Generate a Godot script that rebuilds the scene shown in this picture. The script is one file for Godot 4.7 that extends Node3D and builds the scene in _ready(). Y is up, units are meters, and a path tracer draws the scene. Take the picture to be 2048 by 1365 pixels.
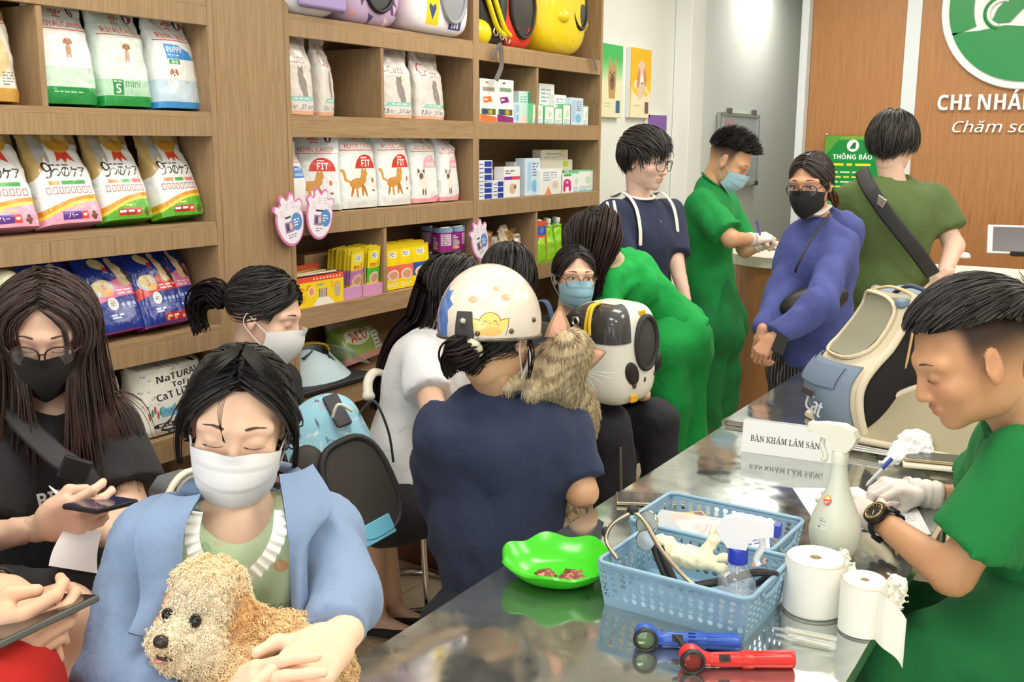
extends Node3D
func _ready() -> void:
	var cam := Camera3D.new(); cam.name = "camera"; add_child(cam)
	cam.transform = Transform3D(Basis(Vector3(.851978, .00628, -.52354), Vector3(-.104356, .981902, -.158045), Vector3(.513072, .189285, .837214)), Vector3(0, 1.6, 0))
	cam.keep_aspect = Camera3D.KEEP_HEIGHT
	cam.fov = rad_to_deg(2.0 * atan(682.5 / 2070.8)); cam.near = .05; cam.far = 60.0; cam.current = true
	var we := WorldEnvironment.new(); we.name = "environment"
	var env := Environment.new()
	env.background_mode = Environment.BG_COLOR; env.background_color = Color(.93, .96, 1.0); env.background_energy_multiplier = 4.5
	env.tonemap_mode = Environment.TONE_MAPPER_LINEAR; env.tonemap_exposure = 1.05
	env.sdfgi_enabled = true; env.ssao_enabled = true; env.ssil_enabled = true
	we.environment = env; add_child(we)
	for p in [[-1.35, -1.2, 1.2, .6, 0, "the long-haired woman with the phone"], [.75, -1.2, 1.2, .6, 0, "the floor right of the foreground table's near end"], [-1.35, -3.6, 1.2, .6, 0, "the masked woman with the rucksack"], [.75, -3.6, 1.2, .6, 0, "the floor right of the second steel table"], [-1.35, -5.6, 1.2, .6, 0, "the round end of the reception counter"], [.75, -5.6, 1.2, .6, 0, "the tablet end of the reception counter"], [-.3, 1.2, 1.2, .6, 0, "the floor before the unseen shop front"], [-2.35, -8.0, .6, .6, 0, "the corridor behind the sign wall"]]:
		unseen_ceiling_lamp(p)
	rng.seed = 7
	materials()
	build_room()
	build_shelves()
	build_goods()
	build_table()
	build_people()
	build_pets()
const LAMP := 2.55
func unseen_ceiling_lamp(p: Array) -> void:  # panels out of view overhead, placed to light the room and steel tables
	var t := thing("unseen_ceiling_lamp", "unseen white ceiling light panel over %s" % p[5], "light", Vector3(p[0], 2.9, p[1]), .0, "unseen ceiling light panels")
	part("frame", boxm(V(0, -.008, 0), V(p[2] + .04, .016, p[3] + .04)), mat(Color(.9, .9, .9), .5), t)
	part("diffuser", boxm(V(0, -.0165, 0), V(p[2], .006, p[3])), mat(Color(.9, .9, .9), .5, .0, {"emission_enabled": true, "emission": Color(1, .985, .95), "emission_energy_multiplier": 2.2}), t)
	var l := AreaLight3D.new(); l.name = "lamp_light"; t.add_child(l)
	l.area_size = Vector2(p[2], p[3]); l.position = V(0, -.03, 0); l.rotation.x = -PI / 2
	l.light_color = Color(1.0, .975, .93); l.light_energy = LAMP * (.5 if p[1] < -7.0 else 1.0); l.shadow_enabled = true
	l.set("area_range", 20.0); l.set("area_attenuation", 2.0)
class Mb:
	var v := PackedVector3Array()
	var n := PackedVector3Array()
	var t := PackedVector2Array()
	var c := PackedColorArray()
	var f := PackedInt32Array()
	var col := Color.WHITE
	func vert(p: Vector3, uv := Vector2.ZERO) -> int:
		v.append(p); n.append(Vector3.ZERO); t.append(uv); c.append(col)
		return v.size() - 1
	func tri(a: int, b: int, d: int) -> void:
		f.append(a); f.append(b); f.append(d)
	func quad(a: int, b: int, d: int, e: int) -> void:
		f.append(a); f.append(b); f.append(d); f.append(a); f.append(d); f.append(e)
	func norm(vs: int, fs: int) -> void:
		for i in range(fs, f.size(), 3):
			var a := f[i]; var b := f[i + 1]; var d := f[i + 2]
			var m := (v[d] - v[a]).cross(v[b] - v[a])
			n[a] += m; n[b] += m; n[d] += m
		for i in range(vs, v.size()):
			n[i] = n[i].normalized() if n[i].length_squared() > 1e-24 else Vector3.UP
	func box(ct: Vector3, s: Vector3, bs := Basis.IDENTITY, r := .003, art := -1, edge_uv := Vector2(.004, .004)) -> void:
		var vs := v.size()
		r = minf(r, .49 * minf(s.x, minf(s.y, s.z)))
		var h := s * .5
		for k in 8:
			var sg := Vector3(1 if k & 1 else -1, 1 if k & 2 else -1, 1 if k & 4 else -1)
			for ax in 3:
				var q := sg * h
				for o in 3:
					if o != ax: q[o] -= sg[o] * r
				var uv := Vector2(q.x / s.x + .5, .5 - q.y / s.y)
				if ax == 0: uv = Vector2(.5 - q.z / s.z * sg.x, .5 - q.y / s.y)
				elif ax == 1: uv = Vector2(q.x / s.x + .5, .5 + q.z / s.z)
				elif sg.z < 0: uv.x = 1.0 - uv.x
				if art >= 0 and art != ax * 2 + (1 if sg[ax] > 0 else 0): uv = edge_uv
				var i := vert(ct + bs * q, uv)
				var m := Vector3.ZERO; m[ax] = sg[ax]
				n[i] = bs * m
		for ax in 3:
			var b1 := 1 << ((ax + 1) % 3); var b2 := 1 << ((ax + 2) % 3)
			for s_ in 2:
				var o := (1 << ax) * s_
				var a0 := vs + o * 3 + ax; var a1 := vs + (o | b1) * 3 + ax; var a2 := vs + (o | b1 | b2) * 3 + ax; var a3 := vs + (o | b2) * 3 + ax
				if s_: quad(a0, a3, a2, a1)
				else: quad(a0, a1, a2, a3)
			var x1 := (ax + 1) % 3; var x2 := (ax + 2) % 3
			for k in 4:
				var o := (b1 if k & 1 else 0) | (b2 if k & 2 else 0)
				var p0 := vs + o * 3; var p1 := vs + (o | (1 << ax)) * 3
				if k == 0 or k == 3: quad(p0 + x1, p1 + x1, p1 + x2, p0 + x2)
				else: quad(p0 + x2, p1 + x2, p1 + x1, p0 + x1)
		for k in 8:
			var p := vs + k * 3
			if (k & 1) ^ ((k >> 1) & 1) ^ ((k >> 2) & 1): tri(p, p + 2, p + 1)
			else: tri(p, p + 1, p + 2)
	func tube(pts: PackedVector3Array, r: Array, seg := 8, flat := 1.0, side := Vector3.ZERO, caps := true, closed := false) -> void:
		var vs := v.size(); var fs := f.size(); var m := pts.size()
		var up := side
		for i in m:
			var d := pts[(i + 1) % m if closed else mini(i + 1, m - 1)] - pts[(i - 1 + m) % m if closed else maxi(i - 1, 0)]
			d = d.normalized()
			if up == Vector3.ZERO: up = Vector3.UP.cross(d) if absf(d.y) < .9 else Vector3.RIGHT.cross(d)
			var sx := (up - d * up.dot(d)).normalized()
			up = sx
			var sy := d.cross(sx)
			var rr: float = r[mini(i, r.size() - 1)]
			for k in seg:
				var a := TAU * k / seg
				vert(pts[i] + sx * cos(a) * rr + sy * sin(a) * rr * flat, Vector2(float(k) / seg, float(i) / maxi(1, m - 1)))
		var mm := m if closed else m - 1
		for i in mm:
			var i2 := (i + 1) % m
			for k in seg:
				var k2 := (k + 1) % seg
				quad(vs + i * seg + k, vs + i2 * seg + k, vs + i2 * seg + k2, vs + i * seg + k2)
		if caps and not closed:
			var a := vert(pts[0]); var b := vert(pts[m - 1])
			for k in seg:
				tri(a, vs + k, vs + (k + 1) % seg)
				tri(b, vs + (m - 1) * seg + (k + 1) % seg, vs + (m - 1) * seg + k)
		norm(vs, fs)
	func lathe(pr: Array, seg := 24, xf := Transform3D.IDENTITY, v0 := .0, v1 := 1.0) -> void:
		var vs := v.size(); var fs := f.size(); var m := pr.size()
		for i in m:
			for k in seg + 1:
				var a := TAU * k / seg
				vert(xf * Vector3(pr[i].x * sin(a), pr[i].y, pr[i].x * cos(a)), Vector2(float(k) / seg, lerpf(v1, v0, float(i) / (m - 1))))
		for i in m - 1:
			for k in seg:
				var a := vs + i * (seg + 1) + k
				quad(a, a + seg + 1, a + seg + 2, a + 1)
		norm(vs, fs)
		for i in m:
			var a := vs + i * (seg + 1)
			var q := (n[a] + n[a + seg]).normalized()
			if q != Vector3.ZERO: n[a] = q; n[a + seg] = q
	func grid(nu: int, nv: int, fn: Callable, uvr := Rect2(0, 0, 1, 1), wrap := false) -> void:
		var vs := v.size(); var fs := f.size()
		for j in nv + 1:
			for i in nu + 1:
				var u := float(i) / nu; var w := float(j) / nv
				vert(fn.call(u, w), Vector2(uvr.position.x + uvr.size.x * u, uvr.position.y + uvr.size.y * w))
		for j in nv:
			for i in nu:
				var a := vs + j * (nu + 1) + i
				quad(a, a + 1, a + nu + 2, a + nu + 1)
		norm(vs, fs)
		if wrap:
			for j in nv + 1:
				var a := vs + j * (nu + 1)
				var q := (n[a] + n[a + nu]).normalized()
				n[a] = q; n[a + nu] = q
	func sheet(nu: int, nv: int, fn: Callable, th: float) -> void:
		var vs := v.size(); var fs := f.size()
		grid(nu, nv, fn)
		var cnt := v.size() - vs; var fe := f.size()
		for i in cnt:
			var c0 := c[vs + i]
			var k := vert(v[vs + i] - n[vs + i] * th, t[vs + i])
			n[k] = -n[vs + i]; c[k] = c0
		for i in range(fs, fe, 3):
			tri(f[i] + cnt, f[i + 2] + cnt, f[i + 1] + cnt)
		for i in nu:
			quad(vs + i, vs + cnt + i, vs + cnt + i + 1, vs + i + 1)
			var o := vs + nv * (nu + 1) + i
			quad(o + 1, o + 1 + cnt, o + cnt, o)
		for j in nv:
			var o := vs + j * (nu + 1)
			quad(o + nu + 1, o + nu + 1 + cnt, o + cnt, o)
			o += nu
			quad(o, o + cnt, o + cnt + nu + 1, o + nu + 1)
	func ball(ct: Vector3, r: Vector3, bs := Basis.IDENTITY, nu := 16, nv := 10) -> void:
		grid(nu, nv, func(u, w): return ct + bs * (r * Vector3(sin(TAU * u) * sin(PI * w), cos(PI * w), cos(TAU * u) * sin(PI * w))), Rect2(0, 0, 1, 1), true)
	func prism(pts: PackedVector2Array, ct: Vector3, bs: Basis, d: float, bevel := .0) -> void:
		var lo := pts[0]; var hi := pts[0]
		for p in pts: lo = lo.min(p); hi = hi.max(p)
		var ids := Geometry2D.triangulate_polygon(pts)
		if Geometry2D.is_polygon_clockwise(pts): pass
		var inner := pts
		if bevel > .0:
			var off := Geometry2D.offset_polygon(pts, -bevel)
			if off.size() == 1 and off[0].size() == pts.size(): inner = off[0]
		for s_ in 2:
			var vs := v.size()
			for p in (inner if s_ else pts):
				var i := vert(ct + bs * Vector3(p.x, p.y, d * s_), Vector2((p.x - lo.x) / (hi.x - lo.x), 1.0 - (p.y - lo.y) / (hi.y - lo.y)))
				n[i] = bs.z * (1.0 if s_ else -1.0)
			var id2 := Geometry2D.triangulate_polygon(inner) if s_ else ids
			for i in range(0, id2.size(), 3):
				var a := id2[i]; var b := id2[i + 1]; var e := id2[i + 2]
				var cr: float = ((inner if s_ else pts)[b] - (inner if s_ else pts)[a]).cross((inner if s_ else pts)[e] - (inner if s_ else pts)[a])
				if (cr > 0) == (s_ == 1): tri(vs + a, vs + e, vs + b)
				else: tri(vs + a, vs + b, vs + e)
		var ccw := not Geometry2D.is_polygon_clockwise(pts)
		for i in pts.size():
			var j := (i + 1) % pts.size()
			var vs := v.size(); var fs := f.size()
			vert(ct + bs * Vector3(pts[i].x, pts[i].y, 0)); vert(ct + bs * Vector3(pts[j].x, pts[j].y, 0))
			vert(ct + bs * Vector3(inner[j % inner.size()].x, inner[j % inner.size()].y, d)); vert(ct + bs * Vector3(inner[i % inner.size()].x, inner[i % inner.size()].y, d))
			if ccw: quad(vs, vs + 3, vs + 2, vs + 1)
			else: quad(vs, vs + 1, vs + 2, vs + 3)
			norm(vs, fs)
	func add(a: Array, xf := Transform3D.IDENTITY, cols = null) -> void:
		var vs := v.size()
		var flip := xf.basis.determinant() < 0
		var nb := xf.basis.inverse().transposed()
		var av: PackedVector3Array = a[0]; var an: PackedVector3Array = a[1]; var af: PackedInt32Array = a[2]
		for i in av.size():
			v.append(xf * av[i]); n.append((nb * an[i]).normalized()); t.append(Vector2.ZERO)
			c.append(cols[i] if cols else col)
		for i in range(0, af.size(), 3):
			if flip: tri(vs + af[i], vs + af[i + 2], vs + af[i + 1])
			else: tri(vs + af[i], vs + af[i + 1], vs + af[i + 2])
	func mesh(off := Vector3.ZERO) -> ArrayMesh:
		if off != Vector3.ZERO:
			for i in v.size(): v[i] -= off
		var a := []
		a.resize(Mesh.ARRAY_MAX)
		a[Mesh.ARRAY_VERTEX] = v; a[Mesh.ARRAY_NORMAL] = n; a[Mesh.ARRAY_TEX_UV] = t; a[Mesh.ARRAY_COLOR] = c; a[Mesh.ARRAY_INDEX] = f
		var m := ArrayMesh.new()
		m.add_surface_from_arrays(Mesh.PRIMITIVE_TRIANGLES, a)
		return m
class Sdf:
	var ps := []
	var cuts := []
	func cap(a: Vector3, b: Vector3, ra: float, rb: float, k := .03, n := Vector3.ZERO, s := 1.0, flat := 0, op := 0) -> Sdf:
		ps.append([0, a, b, ra, rb, k, n, s, flat, op]); return self
	func ell(ct: Vector3, r: Vector3, bs := Basis.IDENTITY, k := .02, op := 0) -> Sdf:
		ps.append([1, ct, r, bs.orthonormalized().inverse(), maxf(r.x, maxf(r.y, r.z)), k, bs, 1.0, 0, op]); return self
	func cut(at: Vector3, dir: Vector3) -> Sdf:
		cuts.append([at, dir.normalized()]); return self
	func build(cell: float, noise: FastNoiseLite = null, amp := .0, nscale := Vector3.ONE, smooth := 1) -> Array:
		var lo := Vector3(1e9, 1e9, 1e9); var hi := -lo
		for p in ps:
			if p[9] == 1: continue
			var r: float = maxf(p[3], p[4]) if p[0] == 0 else p[4]
			var rv := Vector3(r, r, r)
			lo = lo.min(p[1] - rv); hi = hi.max(p[1] + rv)
			if p[0] == 0: lo = lo.min(p[2] - rv); hi = hi.max(p[2] + rv)
		var pad := cell * 2.5 + amp
		lo -= Vector3(pad, pad, pad); hi += Vector3(pad, pad, pad)
		var nx := int((hi.x - lo.x) / cell) + 2; var ny := int((hi.y - lo.y) / cell) + 2; var nz := int((hi.z - lo.z) / cell) + 2
		var g := PackedFloat32Array()
		g.resize(nx * ny * nz); g.fill(1.0)
		var sxy := nx * ny
		for p in ps:
			var k: float = p[5]; var op: int = p[9]; var ty: int = p[0]
			var r: float = (maxf(p[3], p[4]) if ty == 0 else p[4]) + k + cell * 2.0
			var a: Vector3 = p[1]; var b: Vector3 = p[2] if ty == 0 else p[1]
			var l0 := (a.min(b) - Vector3(r, r, r) - lo) / cell; var h0 := (a.max(b) + Vector3(r, r, r) - lo) / cell
			var x0 := maxi(0, int(l0.x)); var y0 := maxi(0, int(l0.y)); var z0 := maxi(0, int(l0.z))
			var x1 := mini(nx - 1, int(h0.x) + 1); var y1 := mini(ny - 1, int(h0.y) + 1); var z1 := mini(nz - 1, int(h0.z) + 1)
			var ba := b - a; var n: Vector3 = p[6] if ty == 0 else Vector3.ZERO; var s: float = p[7]; var sq := 1.0 / s - 1.0
			var flat: int = p[8]
			if ty == 0 and s != 1.0: ba += n * (ba.dot(n) * sq)
			var bb := maxf(ba.length_squared(), 1e-9); var bl := sqrt(bb)
			var ra: float = p[3] if ty == 0 else .0; var rb: float = p[4] if ty == 0 else .0
			var inv: Basis = p[3] if ty == 1 else Basis.IDENTITY
			var er: Vector3 = p[2] if ty == 1 else Vector3.ONE
			var rm := minf(er.x, minf(er.y, er.z))
			for z in range(z0, z1 + 1):
				for y in range(y0, y1 + 1):
					var i := z * sxy + y * nx + x0
					var q0 := Vector3(lo.x - a.x, lo.y + y * cell - a.y, lo.z + z * cell - a.z)
					for x in range(x0, x1 + 1):
						var q := q0; q.x += x * cell
						var d: float
						if ty == 0:
							if s != 1.0: q += n * (q.dot(n) * sq)
							var h := q.dot(ba) / bb
							if flat and ((flat & 2 and h > 1.0) or (flat & 1 and h < .0)):
								var hc := clampf(h, .0, 1.0)
								var pr := (q - ba * h).length() - lerpf(ra, rb, hc)
								var ax := absf(h - hc) * bl
								d = ax if pr < .0 else sqrt(pr * pr + ax * ax)
							else:
								h = clampf(h, .0, 1.0)
								d = (q - ba * h).length() - lerpf(ra, rb, h)
								if flat: d = maxf(d, maxf((q.dot(ba) / bb - 1.0) * bl if flat & 2 else -1.0, -q.dot(ba) / bl if flat & 1 else -1.0))
						else:
							var e := inv * q
							var l := Vector3(e.x / er.x, e.y / er.y, e.z / er.z)
							var kl := l.length()
							var l2 := Vector3(l.x / er.x, l.y / er.y, l.z / er.z).length()
							d = kl * (kl - 1.0) / l2 if l2 > 1e-6 else -rm
						var o := g[i]
						if op == 0:
							var h2 := k - absf(o - d)
							g[i] = (minf(o, d) - h2 * h2 * .25 / k) if h2 > .0 else minf(o, d)
						else:
							d = -d
							var h2 := k - absf(o - d)
							g[i] = (maxf(o, d) + h2 * h2 * .25 / k) if h2 > .0 else maxf(o, d)
						i += 1
		if noise or cuts:
			var i := 0
			for z in nz:
				for y in ny:
					for x in nx:
						var d := g[i]
						if d < cell * 2.0 + amp and d > -cell * 3.0 - amp:
							var q := lo + Vector3(x, y, z) * cell
							if noise: d += noise.get_noise_3dv(q * nscale) * amp
							for ct in cuts: d = maxf(d, (q - ct[0]).dot(ct[1]))
							g[i] = d
						elif cuts and d <= .0:
							var q := lo + Vector3(x, y, z) * cell
							for ct in cuts: d = maxf(d, (q - ct[0]).dot(ct[1]))
							g[i] = d
						i += 1
		var vi := PackedInt32Array(); vi.resize(nx * ny * nz); vi.fill(-1)
		var v := PackedVector3Array(); var f := PackedInt32Array()
		var off := [0, 1, nx, nx + 1, sxy, sxy + 1, sxy + nx, sxy + nx + 1]
		var e0 := [0, 2, 4, 6, 0, 1, 4, 5, 0, 1, 2, 3]; var e1 := [1, 3, 5, 7, 2, 3, 6, 7, 4, 5, 6, 7]
		var o3 := [Vector3(0, 0, 0), Vector3(1, 0, 0), Vector3(0, 1, 0), Vector3(1, 1, 0), Vector3(0, 0, 1), Vector3(1, 0, 1), Vector3(0, 1, 1), Vector3(1, 1, 1)]
		var o1 := nx; var o2 := sxy
		for z in nz - 1:
			for y in ny - 1:
				var i := z * sxy + y * nx
				for x in nx - 1:
					var s0 := g[i] < .0
					if (g[i + 1] < .0) != s0 or (g[i + o1] < .0) != s0 or (g[i + o2] < .0) != s0 or (g[i + o1 + 1] < .0) != s0 or (g[i + o2 + 1] < .0) != s0 or (g[i + o1 + o2] < .0) != s0 or (g[i + o1 + o2 + 1] < .0) != s0:
						var sm := Vector3.ZERO; var cn := 0
						for e in 12:
							var ga := g[i + off[e0[e]]]; var gb := g[i + off[e1[e]]]
							if (ga < .0) != (gb < .0):
								var pa: Vector3 = o3[e0[e]]; var pb: Vector3 = o3[e1[e]]
								sm += pa.lerp(pb, ga / (ga - gb)); cn += 1
						vi[i] = v.size()
						v.append(lo + (Vector3(x, y, z) + sm / cn) * cell)
					i += 1
		for z in range(1, nz - 1):
			for y in range(1, ny - 1):
				var i := z * sxy + y * nx
				for x in range(1, nx - 1):
					i += 1
					if vi[i] < 0: continue
					var s0 := g[i] < .0
					for ax in 3:
						var oa := [1, nx, sxy][ax] as int
						if (g[i + oa] < .0) == s0: continue
						var u: int = [nx, sxy, 1][ax]; var w: int = [sxy, 1, nx][ax]
						var a := vi[i]; var b := vi[i - u]; var d := vi[i - u - w]; var e := vi[i - w]
						if a < 0 or b < 0 or d < 0 or e < 0: continue
						if s0: f.append_array([a, d, b, a, e, d])
						else: f.append_array([a, b, d, a, d, e])
		for it in smooth:
			var ac := PackedVector3Array(); ac.resize(v.size()); var cn := PackedInt32Array(); cn.resize(v.size())
			for i in range(0, f.size(), 3):
				var a := f[i]; var b := f[i + 1]; var d := f[i + 2]
				ac[a] += v[b] + v[d]; ac[b] += v[a] + v[d]; ac[d] += v[a] + v[b]
				cn[a] += 2; cn[b] += 2; cn[d] += 2
			for i in v.size():
				if cn[i]: v[i] = v[i].lerp(ac[i] / cn[i], .5)
		var nn := PackedVector3Array(); nn.resize(v.size())
		for i in range(0, f.size(), 3):
			var a := f[i]; var b := f[i + 1]; var d := f[i + 2]
			var m := (v[d] - v[a]).cross(v[b] - v[a])
			nn[a] += m; nn[b] += m; nn[d] += m
		for i in nn.size(): nn[i] = nn[i].normalized() if nn[i].length_squared() > 1e-20 else Vector3.UP
		return [v, nn, f]
class Cv:
	var im: Image
	static var fonts := {}
	static var glyphs := {}
	func _init(w: int, h: int, bg: Color) -> void:
		im = Image.create(w, h, false, Image.FORMAT_RGBA8); im.fill(bg)
	func rect(x: float, y: float, w: float, h: float, cl: Color) -> void:
		im.fill_rect(Rect2i(int(x), int(y), int(w), int(h)), cl)
	func poly(p: PackedVector2Array, cl: Color) -> void:
		var lo := 1e9; var hi := -1e9
		for q in p: lo = minf(lo, q.y); hi = maxf(hi, q.y)
		for y in range(maxi(0, int(floor(lo))), mini(im.get_height() - 1, int(ceil(hi))) + 1):
			var yy := y + .5; var xs := []
			for i in p.size():
				var a := p[i]; var b := p[(i + 1) % p.size()]
				if (a.y <= yy) != (b.y <= yy): xs.append(a.x + (yy - a.y) / (b.y - a.y) * (b.x - a.x))
			xs.sort()
			for i in range(0, xs.size() - 1, 2):
				var x0 := int(round(xs[i])); var x1 := int(round(xs[i + 1]))
				if x1 > x0: im.fill_rect(Rect2i(x0, y, x1 - x0, 1), cl)
	func ell(x: float, y: float, rx: float, ry: float, cl: Color, rot := .0) -> void:
		var p := PackedVector2Array()
		for i in 28: p.append(Vector2(x, y) + Vector2(cos(TAU * i / 28) * rx, sin(TAU * i / 28) * ry).rotated(rot))
		poly(p, cl)
	func line(pts: Array, w: float, cl: Color) -> void:
		for i in pts.size() - 1:
			var a: Vector2 = pts[i]; var b: Vector2 = pts[i + 1]
			var d := (b - a).normalized().orthogonal() * w * .5
			poly(PackedVector2Array([a + d, b + d, b - d, a - d]), cl)
			if w > 2.5: ell(b.x, b.y, w * .5, w * .5, cl)
		if w > 2.5 and pts.size(): ell(pts[0].x, pts[0].y, w * .5, w * .5, cl)
	static func arrays(s: String, face: String, bold: bool) -> Array:
		var key := s + face + str(bold)
		if not glyphs.has(key):
			var fk := face + str(bold)
			if not fonts.has(fk):
				var fo := SystemFont.new(); fo.font_names = PackedStringArray([face]); fo.font_weight = 700 if bold else 400
				fonts[fk] = fo
			var tm := TextMesh.new(); tm.font = fonts[fk]; tm.font_size = 32; tm.pixel_size = .01; tm.depth = .0; tm.text = s; tm.curve_step = 1.5
			var a := tm.get_mesh_arrays()
			glyphs[key] = [a[Mesh.ARRAY_VERTEX], a[Mesh.ARRAY_INDEX]]
		return glyphs[key]
	func text(s: String, x: float, y: float, h: float, cl: Color, bold := false, mid := false, skew := .0, wide := 1.0, face := "Droid Sans", rot := .0) -> void:
		var a := Cv.arrays(s, face, bold); var vv: PackedVector3Array = a[0]; var ii = a[1]
		if vv.is_empty(): return
		var lo := vv[0]; var hi := vv[0]
		for q in vv: lo = lo.min(q); hi = hi.max(q)
		var k := h / maxf(.001, hi.y - lo.y); var wd := (hi.x - lo.x) * k * wide
		var x0 := x - (wd * .5 if mid else .0)
		var pp := PackedVector2Array()
		for q in vv: pp.append(Vector2(x0 + (q.x - lo.x) * k * wide + (q.y - lo.y) * k * skew, y - (q.y - lo.y) * k))
		if rot != .0:
			for i in pp.size(): pp[i] = Vector2(x, y) + (pp[i] - Vector2(x, y)).rotated(rot)
		var cnt: int = ii.size() if ii != null and ii.size() else pp.size()
		for i in range(0, cnt, 3):
			if ii != null and ii.size(): poly(PackedVector2Array([pp[ii[i]], pp[ii[i + 1]], pp[ii[i + 2]]]), cl)
			else: poly(PackedVector2Array([pp[i], pp[i + 1], pp[i + 2]]), cl)
	func lines(x: float, y: float, w: float, nrow: int, gap: float, th: float, cl: Color, sd := 1) -> void:
		var r := RandomNumberGenerator.new(); r.seed = sd
		for i in nrow:
			var xx := x
			while xx < x + w * (1.0 if i < nrow - 1 else .6):
				var l := r.randf_range(2.0, 7.0) * th
				rect(xx, y + i * gap, minf(l, x + w - xx), maxf(1, th), cl)
				xx += l + th * 1.3
	func tex() -> ImageTexture:
		return ImageTexture.create_from_image(im)
var M := {}
var rng := RandomNumberGenerator.new()
var org := Vector3.ZERO
func V(x: float, y: float, z: float) -> Vector3: return Vector3(x, y, z)
func mat(cl: Color, rough := .6, metal := .0, opts := {}) -> StandardMaterial3D:
	var m := StandardMaterial3D.new()
	m.albedo_color = cl; m.roughness = rough; m.metallic = metal
	for k in opts: m.set(k, opts[k])
	return m
func rgb(r: int, g: int, b: int) -> Color: return Color(r / 255.0, g / 255.0, b / 255.0)
func noise_tex(freq: float, sz: int, sd: int, ramp: Array = [], octaves := 4, normal := false, type := FastNoiseLite.TYPE_SIMPLEX_SMOOTH, bump := 4.0) -> NoiseTexture2D:
	var fn := FastNoiseLite.new(); fn.noise_type = type; fn.frequency = freq; fn.fractal_octaves = octaves; fn.seed = sd
	var nt := NoiseTexture2D.new(); nt.width = sz; nt.height = sz; nt.seamless = true; nt.noise = fn; nt.as_normal_map = normal; nt.bump_strength = bump
	if ramp.size():
		var gr := Gradient.new(); var o := PackedFloat32Array(); var cs := PackedColorArray()
		for i in ramp.size(): o.append(float(i) / (ramp.size() - 1)); cs.append(ramp[i])
		gr.offsets = o; gr.colors = cs; nt.color_ramp = gr
	return nt
func fnl(freq: float, sd: int, oct := 2) -> FastNoiseLite:
	var fn := FastNoiseLite.new(); fn.noise_type = FastNoiseLite.TYPE_SIMPLEX_SMOOTH; fn.frequency = freq; fn.seed = sd; fn.fractal_octaves = oct
	return fn
var used := {}
func numbered(called: String) -> String:
	var k: int = used.get(called, 0)
	used[called] = k + 1
	return called if k == 0 else "%s_%03d" % [called, k]
func tag(o: Node, label: String, category: String, group := "") -> void:
	o.set_meta("label", label); o.set_meta("category", category)
	if group: o.set_meta("group", group)
func thing(called: String, label: String, category: String, at := Vector3.ZERO, turn := .0, group := "") -> Node3D:
	var o := Node3D.new(); o.name = numbered(called); add_child(o)
	o.position = at; o.rotation.y = turn
	tag(o, label, category, group)
	org = Vector3.ZERO
	return o
func part(called: String, mb: Mb, m: Material, parent: Node) -> MeshInstance3D:
	var o := MeshInstance3D.new(); o.name = called; o.mesh = mb.mesh(org); o.material_override = m
	parent.add_child(o, true)
	return o
func solo(called: String, mb: Mb, m: Material, label: String, category: String, at := Vector3.ZERO, bs := Basis.IDENTITY, group := "") -> MeshInstance3D:
	var o := MeshInstance3D.new(); o.name = numbered(called); o.mesh = mb.mesh(); o.material_override = m
	add_child(o); o.transform = Transform3D(bs, at)
	tag(o, label, category, group)
	return o
func struct(called: String, mb: Mb, m: Material, parent: Node = self) -> MeshInstance3D:
	var o := MeshInstance3D.new(); o.name = called; o.mesh = mb.mesh(); o.material_override = m
	parent.add_child(o, true)
	if parent == self: o.set_meta("kind", "structure")
	return o
func boxm(ct: Vector3, s: Vector3, r := .003, bs := Basis.IDENTITY, art := -1) -> Mb:
	var mb := Mb.new(); mb.box(ct, s, bs, r, art); return mb
func aim(fwd: Vector3, up: Vector3) -> Basis: 
	var z := fwd.normalized(); var x := up.cross(z).normalized()
	return Basis(x, z.cross(x), z)
func curve(pts: Array, n := 6) -> PackedVector3Array: 
	var o := PackedVector3Array(); var m := pts.size()
	for i in m - 1:
		var a: Vector3 = pts[maxi(0, i - 1)]; var b: Vector3 = pts[i]; var c: Vector3 = pts[i + 1]; var d: Vector3 = pts[mini(m - 1, i + 2)]
		for k in n: o.append(b.cubic_interpolate(c, a, d, float(k) / n))
	o.append(pts[m - 1])
	return o
func letters(s: String, h: float, depth: float, bold := true, skew := .0, face := "Droid Sans", wide := 1.0) -> Mb:
	var a := Cv.arrays(s, face, bold); var vv: PackedVector3Array = a[0]; var ii = a[1]
	var fo: SystemFont = Cv.fonts[face + str(bold)]
	var tm := TextMesh.new(); tm.font = fo; tm.font_size = 48; tm.pixel_size = .01; tm.depth = .1; tm.text = s; tm.curve_step = 1.0
	var ar := tm.get_mesh_arrays()
	var mb := Mb.new()
	var p: PackedVector3Array = ar[Mesh.ARRAY_VERTEX]; var nn: PackedVector3Array = ar[Mesh.ARRAY_NORMAL]; var id = ar[Mesh.ARRAY_INDEX]
	var lo := p[0]; var hi := p[0]
	for q in p: lo = lo.min(q); hi = hi.max(q)
	var k := h / (hi.y - lo.y)
	for i in p.size():
		var y := (p[i].y - lo.y) * k
		mb.vert(Vector3((p[i].x - lo.x) * k * wide + y * skew, y, (p[i].z + .05) / .1 * depth))
		mb.n[i] = nn[i]
	if id != null and id.size():
		for i in id: mb.f.append(i)
	else:
		for i in p.size(): mb.f.append(i)
	return mb
func wood(light: Color, mid: Color, dark: Color, sd: int, sc: Vector3, rough := .45) -> StandardMaterial3D:
	var m := mat(Color.WHITE, rough)
	m.albedo_texture = noise_tex(.014, 512, sd, [dark, mid, light, mid.lerp(light, .5), mid, light, mid.lerp(dark, .5), light], 6)
	m.uv1_triplanar = true; m.uv1_world_triplanar = true; m.uv1_scale = sc; m.uv1_triplanar_sharpness = 8.0
	m.metallic_specular = .4
	return m
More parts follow.
